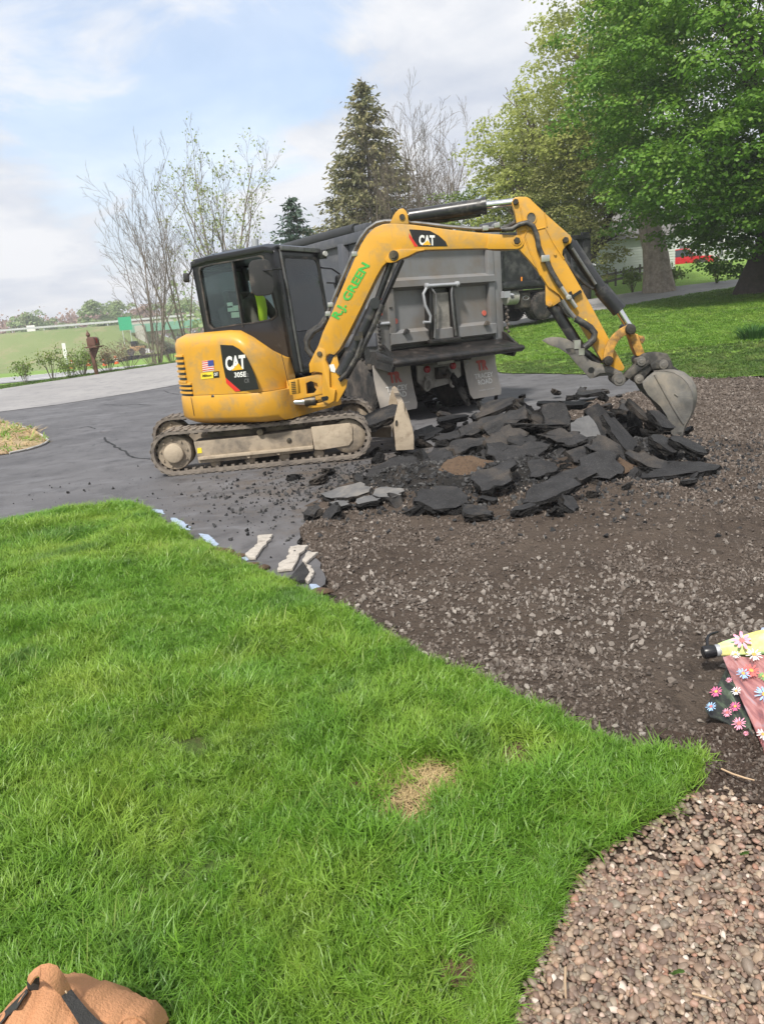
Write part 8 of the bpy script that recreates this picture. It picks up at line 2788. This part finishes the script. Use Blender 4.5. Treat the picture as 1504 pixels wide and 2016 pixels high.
def panel(pts, zs, mat, name, nu=8, lift=.012):
    """quad cloth panel with a light ripple: corners a b c d"""
    A_, B_, C_, D_ = [PZ(*c5(*p), z) for p, z in zip(pts, zs)]
    rows = []
    for i in range(nu + 1):
        t = i / nu; row = []
        for j in range(nu + 1):
            s = j / nu
            q = (A_ * (1 - s) + B_ * s) * (1 - t) + (D_ * (1 - s) + C_ * s) * t
            q = q + UP * (lift * math.sin(PI * s) * math.sin(PI * (t * .9 + .1)) + .007 * math.sin(11 * s + 3 * t) + .004 * math.sin(23 * s - 5 * t))
            row.append(q)
        rows.append(row)
    nn = nu + 1
    flat = [q for r in rows for q in r]
    fl2 = [q - UP * .003 for q in flat]
    fs = []
    for i in range(nu):
        for j in range(nu):
            v = i * nn + j
            fs.append((v, v + 1, v + nn + 1, v + nn))
            fs.append((v + nn * nn, v + nn + nn * nn, v + nn + 1 + nn * nn, v + 1 + nn * nn))
    o = ub(MB().add(flat + fl2, fs), name, mat)

    def at(x, y):
        # nearest point on the panel along the pixel ray, by its mean plane
        n = (B_ - A_).cross(D_ - A_).normalized()
        if n.z < 0: n = -n
        d = ray(*c5(x, y))
        q = Vector((0, 0, EYE)) + d * ((A_ - Vector((0, 0, EYE))).dot(n) / d.dot(n))
        return q, n, lift + .016
    return o, at


pa, fA = panel([(640, 660), (760, 700), (900, 1400), (420, 1110)], (.07, .075, .02, .02), 'print_dark', 'fabric_panel', lift=.008)
pb, fB = panel([(596, 575), (1120, 560), (1160, 1600), (985, 1480)], (.085, .10, .035, .035), 'print_wood', 'fabric_panel', lift=.010)
pc, fC = panel([(880, 350), (1040, 270), (1200, 320), (1000, 380)], (.13, .14, .12, .13), 'print_blue', 'fabric_panel', lift=.006)


def daisy(parent, f, x, y, r, col, core='orange', n=13, off=.0, squash=1.6, rot=0.0, part=2 * PI):
    q, nrm, lf = f(x, y)
    q2_, _, _ = f(x + r, y); rad = (q2_ - q).length
    q = q + nrm * (lf + off)
    t = (q2_ + nrm * (lf + off) - q).normalized(); b = nrm.cross(t)
    mb = MB()
    for k in range(n):
        a_ = rot + part * k / n + .15 * math.sin(k * 5)
        d = t * math.cos(a_) + b * math.sin(a_) * squash; s = t * -math.sin(a_) + b * math.cos(a_)
        R_ = rad * (.85 + .2 * ((k * 7) % 5) / 5); wd = rad * (2.6 / n) * .55
        mb.add([q + d * rad * .18, q + d * R_ * .55 + s * wd, q + d * R_ * .92 + s * wd * .7, q + d * R_, q + d * R_ * .92 - s * wd * .7, q + d * R_ * .55 - s * wd], [(0, 1, 2, 3, 4, 5)])
    o = ub(mb, 'flower_print', col, parent, smooth_=False)
    mb = MB(); q3 = q + nrm * .0008
    mb.add([q3] + [q3 + (t * math.cos(a_) + b * math.sin(a_) * squash) * rad * .24 for a_ in np.linspace(0, 2 * PI, 11)[:-1]], [(0, i, i % 10 + 1) for i in range(1, 11)])
    ub(mb, 'flower_centre', core, parent, smooth_=False)


for (x, y, r, c) in ((540, 965, 68, 'pink'), (490, 1115, 58, 'bluep'), (650, 1175, 56, 'rose'), (728, 1115, 62, 'pink'), (768, 1285, 80, 'rose'), (738, 960, 55, 'whitep'), (668, 850, 36, 'rose'), (836, 1385, 30, 'rose')):
    daisy(pa, fA, x, y, r, c, 'coral' if c in ('bluep', 'rose') else 'orange')
for (x, y, r, c) in ((905, 600, 90, 'whitep'), (722, 600, 55, 'whitep'), (800, 790, 75, 'bluep'), (880, 760, 90, 'coral'), (1010, 1000, 110, 'bluep'), (995, 1400, 70, 'whitep'), (1000, 820, 60, 'leafp')):
    daisy(pb, fB, x, y, r, c)


def fT(x, y):
    # top of the furled cover
    d = ray(*c5(x, y)); q = PZ(*c5(x, y), .14)
    n = Vector((0, -.55, .83)).normalized()
    c_ = a + ax * ((q - a).dot(ax))
    return c_ + n * .060 + ax * 0, n, 0.0


daisy(cov, fT, 880, 520, 120, 'rose', 'coral', n=9, squash=1.0)

# ------------------------------------------------------------------ canvas bag at the lower left corner
c6 = lambda x, y: (x / 4.4235, 1840 + y / 4.4235)
M['canvas'] = material('tan_canvas', (.52, .255, .125), .85, var=.09, vscale=7, bump=.6, bscale=170, dirt=(.40, .19, .095), dirt_amt=.2, dscale=7)
M['webbing'] = material('black_webbing', (.035, .034, .033), .8, var=.2, vscale=80, bump=.5, bscale=220)
M['stitch'] = material('pale_stitching', (.62, .46, .30), .8)
YB = 1.33
ridge = [(-420, 1150), (-260, 930), (-120, 790), (0, 690), (120, 565), (240, 440), (330, 400), (470, 405), (620, 440), (760, 500), (880, 560), (1050, 638), (1180, 680), (1290, 770), (1370, 900)]
PBAG = PZ(*c6(500, 1000), .0)
bag = thing('canvas_bag', 'tan canvas bag with a loop handle and black strap lying on the grass', 'bag', (PBAG.x, PBAG.y, 0))
OB = Vector((PBAG.x, PBAG.y, 0))
cols = []
rd = [P(*c6(x, y), YB) for x, y in ridge]
# resample the ridge smoothly
rs = []
for i in range(len(rd) - 1):
    p0 = rd[max(0, i - 1)]; p1 = rd[i]; p2 = rd[i + 1]; p3 = rd[min(len(rd) - 1, i + 2)]
    for k in range(4):
        t = k / 4
        rs.append(.5 * ((2 * p1) + (p2 - p0) * t + (2 * p0 - 5 * p1 + 4 * p2 - p3) * t * t + (3 * p1 - p0 - 3 * p2 + p3) * t ** 3))
rs.append(rd[-1])
for i, p in enumerate(rs):
    h = max(.03, p.z)
    crease = .010 * math.sin(i * .9) + .008 * math.sin(i * 2.3)
    wr_ = lambda j: .016 * (vnoise(np.array([i * .35 + j * .5]), np.array([j * .9 - i * .12]), 1.0, 41)[0] - .5)
    col = []
    for jr_, (dy, fz) in enumerate(((.16, 0.0), (.13, .45), (.06, .85), (.0, 1.0), (-.05, .97), (-.12, .88 ), (-.20, .70), (-.27, .45), (-.31, .15), (-.30, .0))):
        dy = min(dy, h * .55)
        col.append(Vector((p.x * (1 + dy * -.25), p.y + dy + crease * (1 if dy < 0 else .3), h * fz + (wr_(jr_) if 3 < jr_ < 9 else 0) + (crease * .8 if -.25 < dy < -.03 else 0))))
    cols.append(col)
MB().loft(cols, closed=False, cap=False).build('body', M['canvas'], bag, OB, angle=80)


def on_body(x, y, lift=.012):
    """point of the bag's upper side under a pixel"""
    d = ray(*c6(x, y)); o = Vector((0, 0, EYE))
    best = None
    for i in range(len(cols) - 1):
        for j in range(3, 9):
            from mathutils.geometry import intersect_ray_tri
            for tri in ((cols[i][j], cols[i + 1][j], cols[i + 1][j + 1]), (cols[i][j], cols[i + 1][j + 1], cols[i][j + 1])):
                h_ = intersect_ray_tri(*tri, d, o, True)
                if h_ is not None and (best is None or (h_ - o).length < (best - o).length): best = h_
    if best is None: best = P(*c6(x, y), YB)
    return best - d.normalized() * lift


def ribbon(path, name, mat, parent=None, th=.006):
    """flat band between two pixel edges: list of (left, right) points in space"""
    rows = []
    for l, r in path:
        n = (ray(0, 0) * 0 + Vector((0, .35, -.93)))
        rows.append([l, r, r + n * th, l + n * th])
    return MB().loft(rows).build(name, M[mat], parent or bag, OB, bevel=0, angle=60)


# loop handle: canvas sleeve arching up from the back, then black webbing running forward
arch = [((238, 400), (262, 430), .0), ((252, 352), (300, 372), .03), ((300, 300), (330, 352), .045), ((360, 262), (352, 380), .05), ((430, 248), (405, 408), .05), ((500, 268), (445, 440), .045), ((555, 340), (480, 480), .035), ((590, 400), (505, 505), .02), ((620, 462), (527, 525), .006)]
ribbon([(P(*c6(*l), YB - .03 + 0) + UP * 0, P(*c6(*r), YB - .06)) for l, r, z in arch], 'loop_handle', 'canvas')
ribbon([(P(*c6(*l), YB - .02), P(*c6(*r), YB - .02)) for l, r in (((238, 405), (340, 370)), ((240, 450), (342, 420)), ((245, 500), (330, 470)), ((190, 545), (255, 540)))], 'handle_lining', 'webbing')
ribbon([(on_body(*l), on_body(*r)) for l, r in (((527, 522), (618, 462)), ((560, 575), (660, 520)), ((600, 635), (715, 590)), ((645, 705), (770, 655)), ((690, 779), (850, 735)), ((740, 860), (930, 800)), ((800, 950), (1000, 880)))], 'strap', 'webbing')
ribbon([(on_body(*l, .014), on_body(*r, .014)) for l, r in (((0, 715), (0, 790)), ((60, 650), (75, 700)), ((130, 580), (150, 640)), ((190, 520), (200, 560)), ((236, 470), (245, 500)))], 'strap', 'webbing')
MB().tube([P(*c6(x, y), YB - .075) for x, y in ((574, 492), (584, 508))], .0015, 5).build('stitch', M['stitch'], bag, OB)
MB().tube([on_body(x, y, .0) for x, y in ((1040, 779), (1080, 745), (1140, 715), (1200, 722), (1250, 760), (1275, 800))], .004, 6).build('seam', M['canvas'], bag, OB)

# ------------------------------------------------------------------ small things in the bed
c8 = lambda x, y: (960 + x / 2.7647, 1460 + y / 2.7647)
M['twig'] = material('dry_twig', (.42, .30, .19), .85, var=.2)
M['weed'] = material('weed_leaf', (.14, .30, .06), .5, var=.15, translucent=.3)
for pts, lab in (([(1270, 148), (1330, 175), (1400, 198), (1450, 210)], 'long thin dry twig on dark soil beside the umbrella'), ([(422, 1228), (420, 1310), (424, 1396)], 'short pale stick lying among the pebbles'), ([(1110, 1370), (1180, 1388), (1255, 1412)], 'curved thin twig on the pebbles near the weed')):
    p = [PZ(*c8(*q), .035) for q in pts]
    o = MB().tube(p, [.003] * (len(p) - 1) + [.002], 6).build('twig', M['twig'])
    tag(o, lab, 'twig')
for (x, y, s, lab) in ((1005, 1270, 1.0, 'two leaved green weed sprouting among the pebbles'), (1375, 620, .8, 'small green weed among pebbles near the right edge')):
    p = PZ(*c8(x, y), .02)
    w0 = thing('weed', lab, 'weed', p)
    for k, (ax_, az) in enumerate(((.3, 1.0), (-.2, .7), (1.5, .4))):
        d = Vector((math.sin(ax_) * .5, -.3 * math.cos(ax_), az)).normalized(); sd = d.cross(Vector((0, 1, .2))).normalized()
        rows = []
        for t, w_ in ((0, .002), (.35, .005), (.65, .011), (.85, .010), (1.0, .002)):
            q = p + d * (.04 * s * t) + Vector((.01 * t * t * math.sin(ax_ * 3), -.012 * t * t, 0))
            rows.append([q - sd * w_ * s, q + UP * .001, q + sd * w_ * s])
        MB().loft(rows, closed=False, cap=False).build('leaf', M['weed'], w0, p)
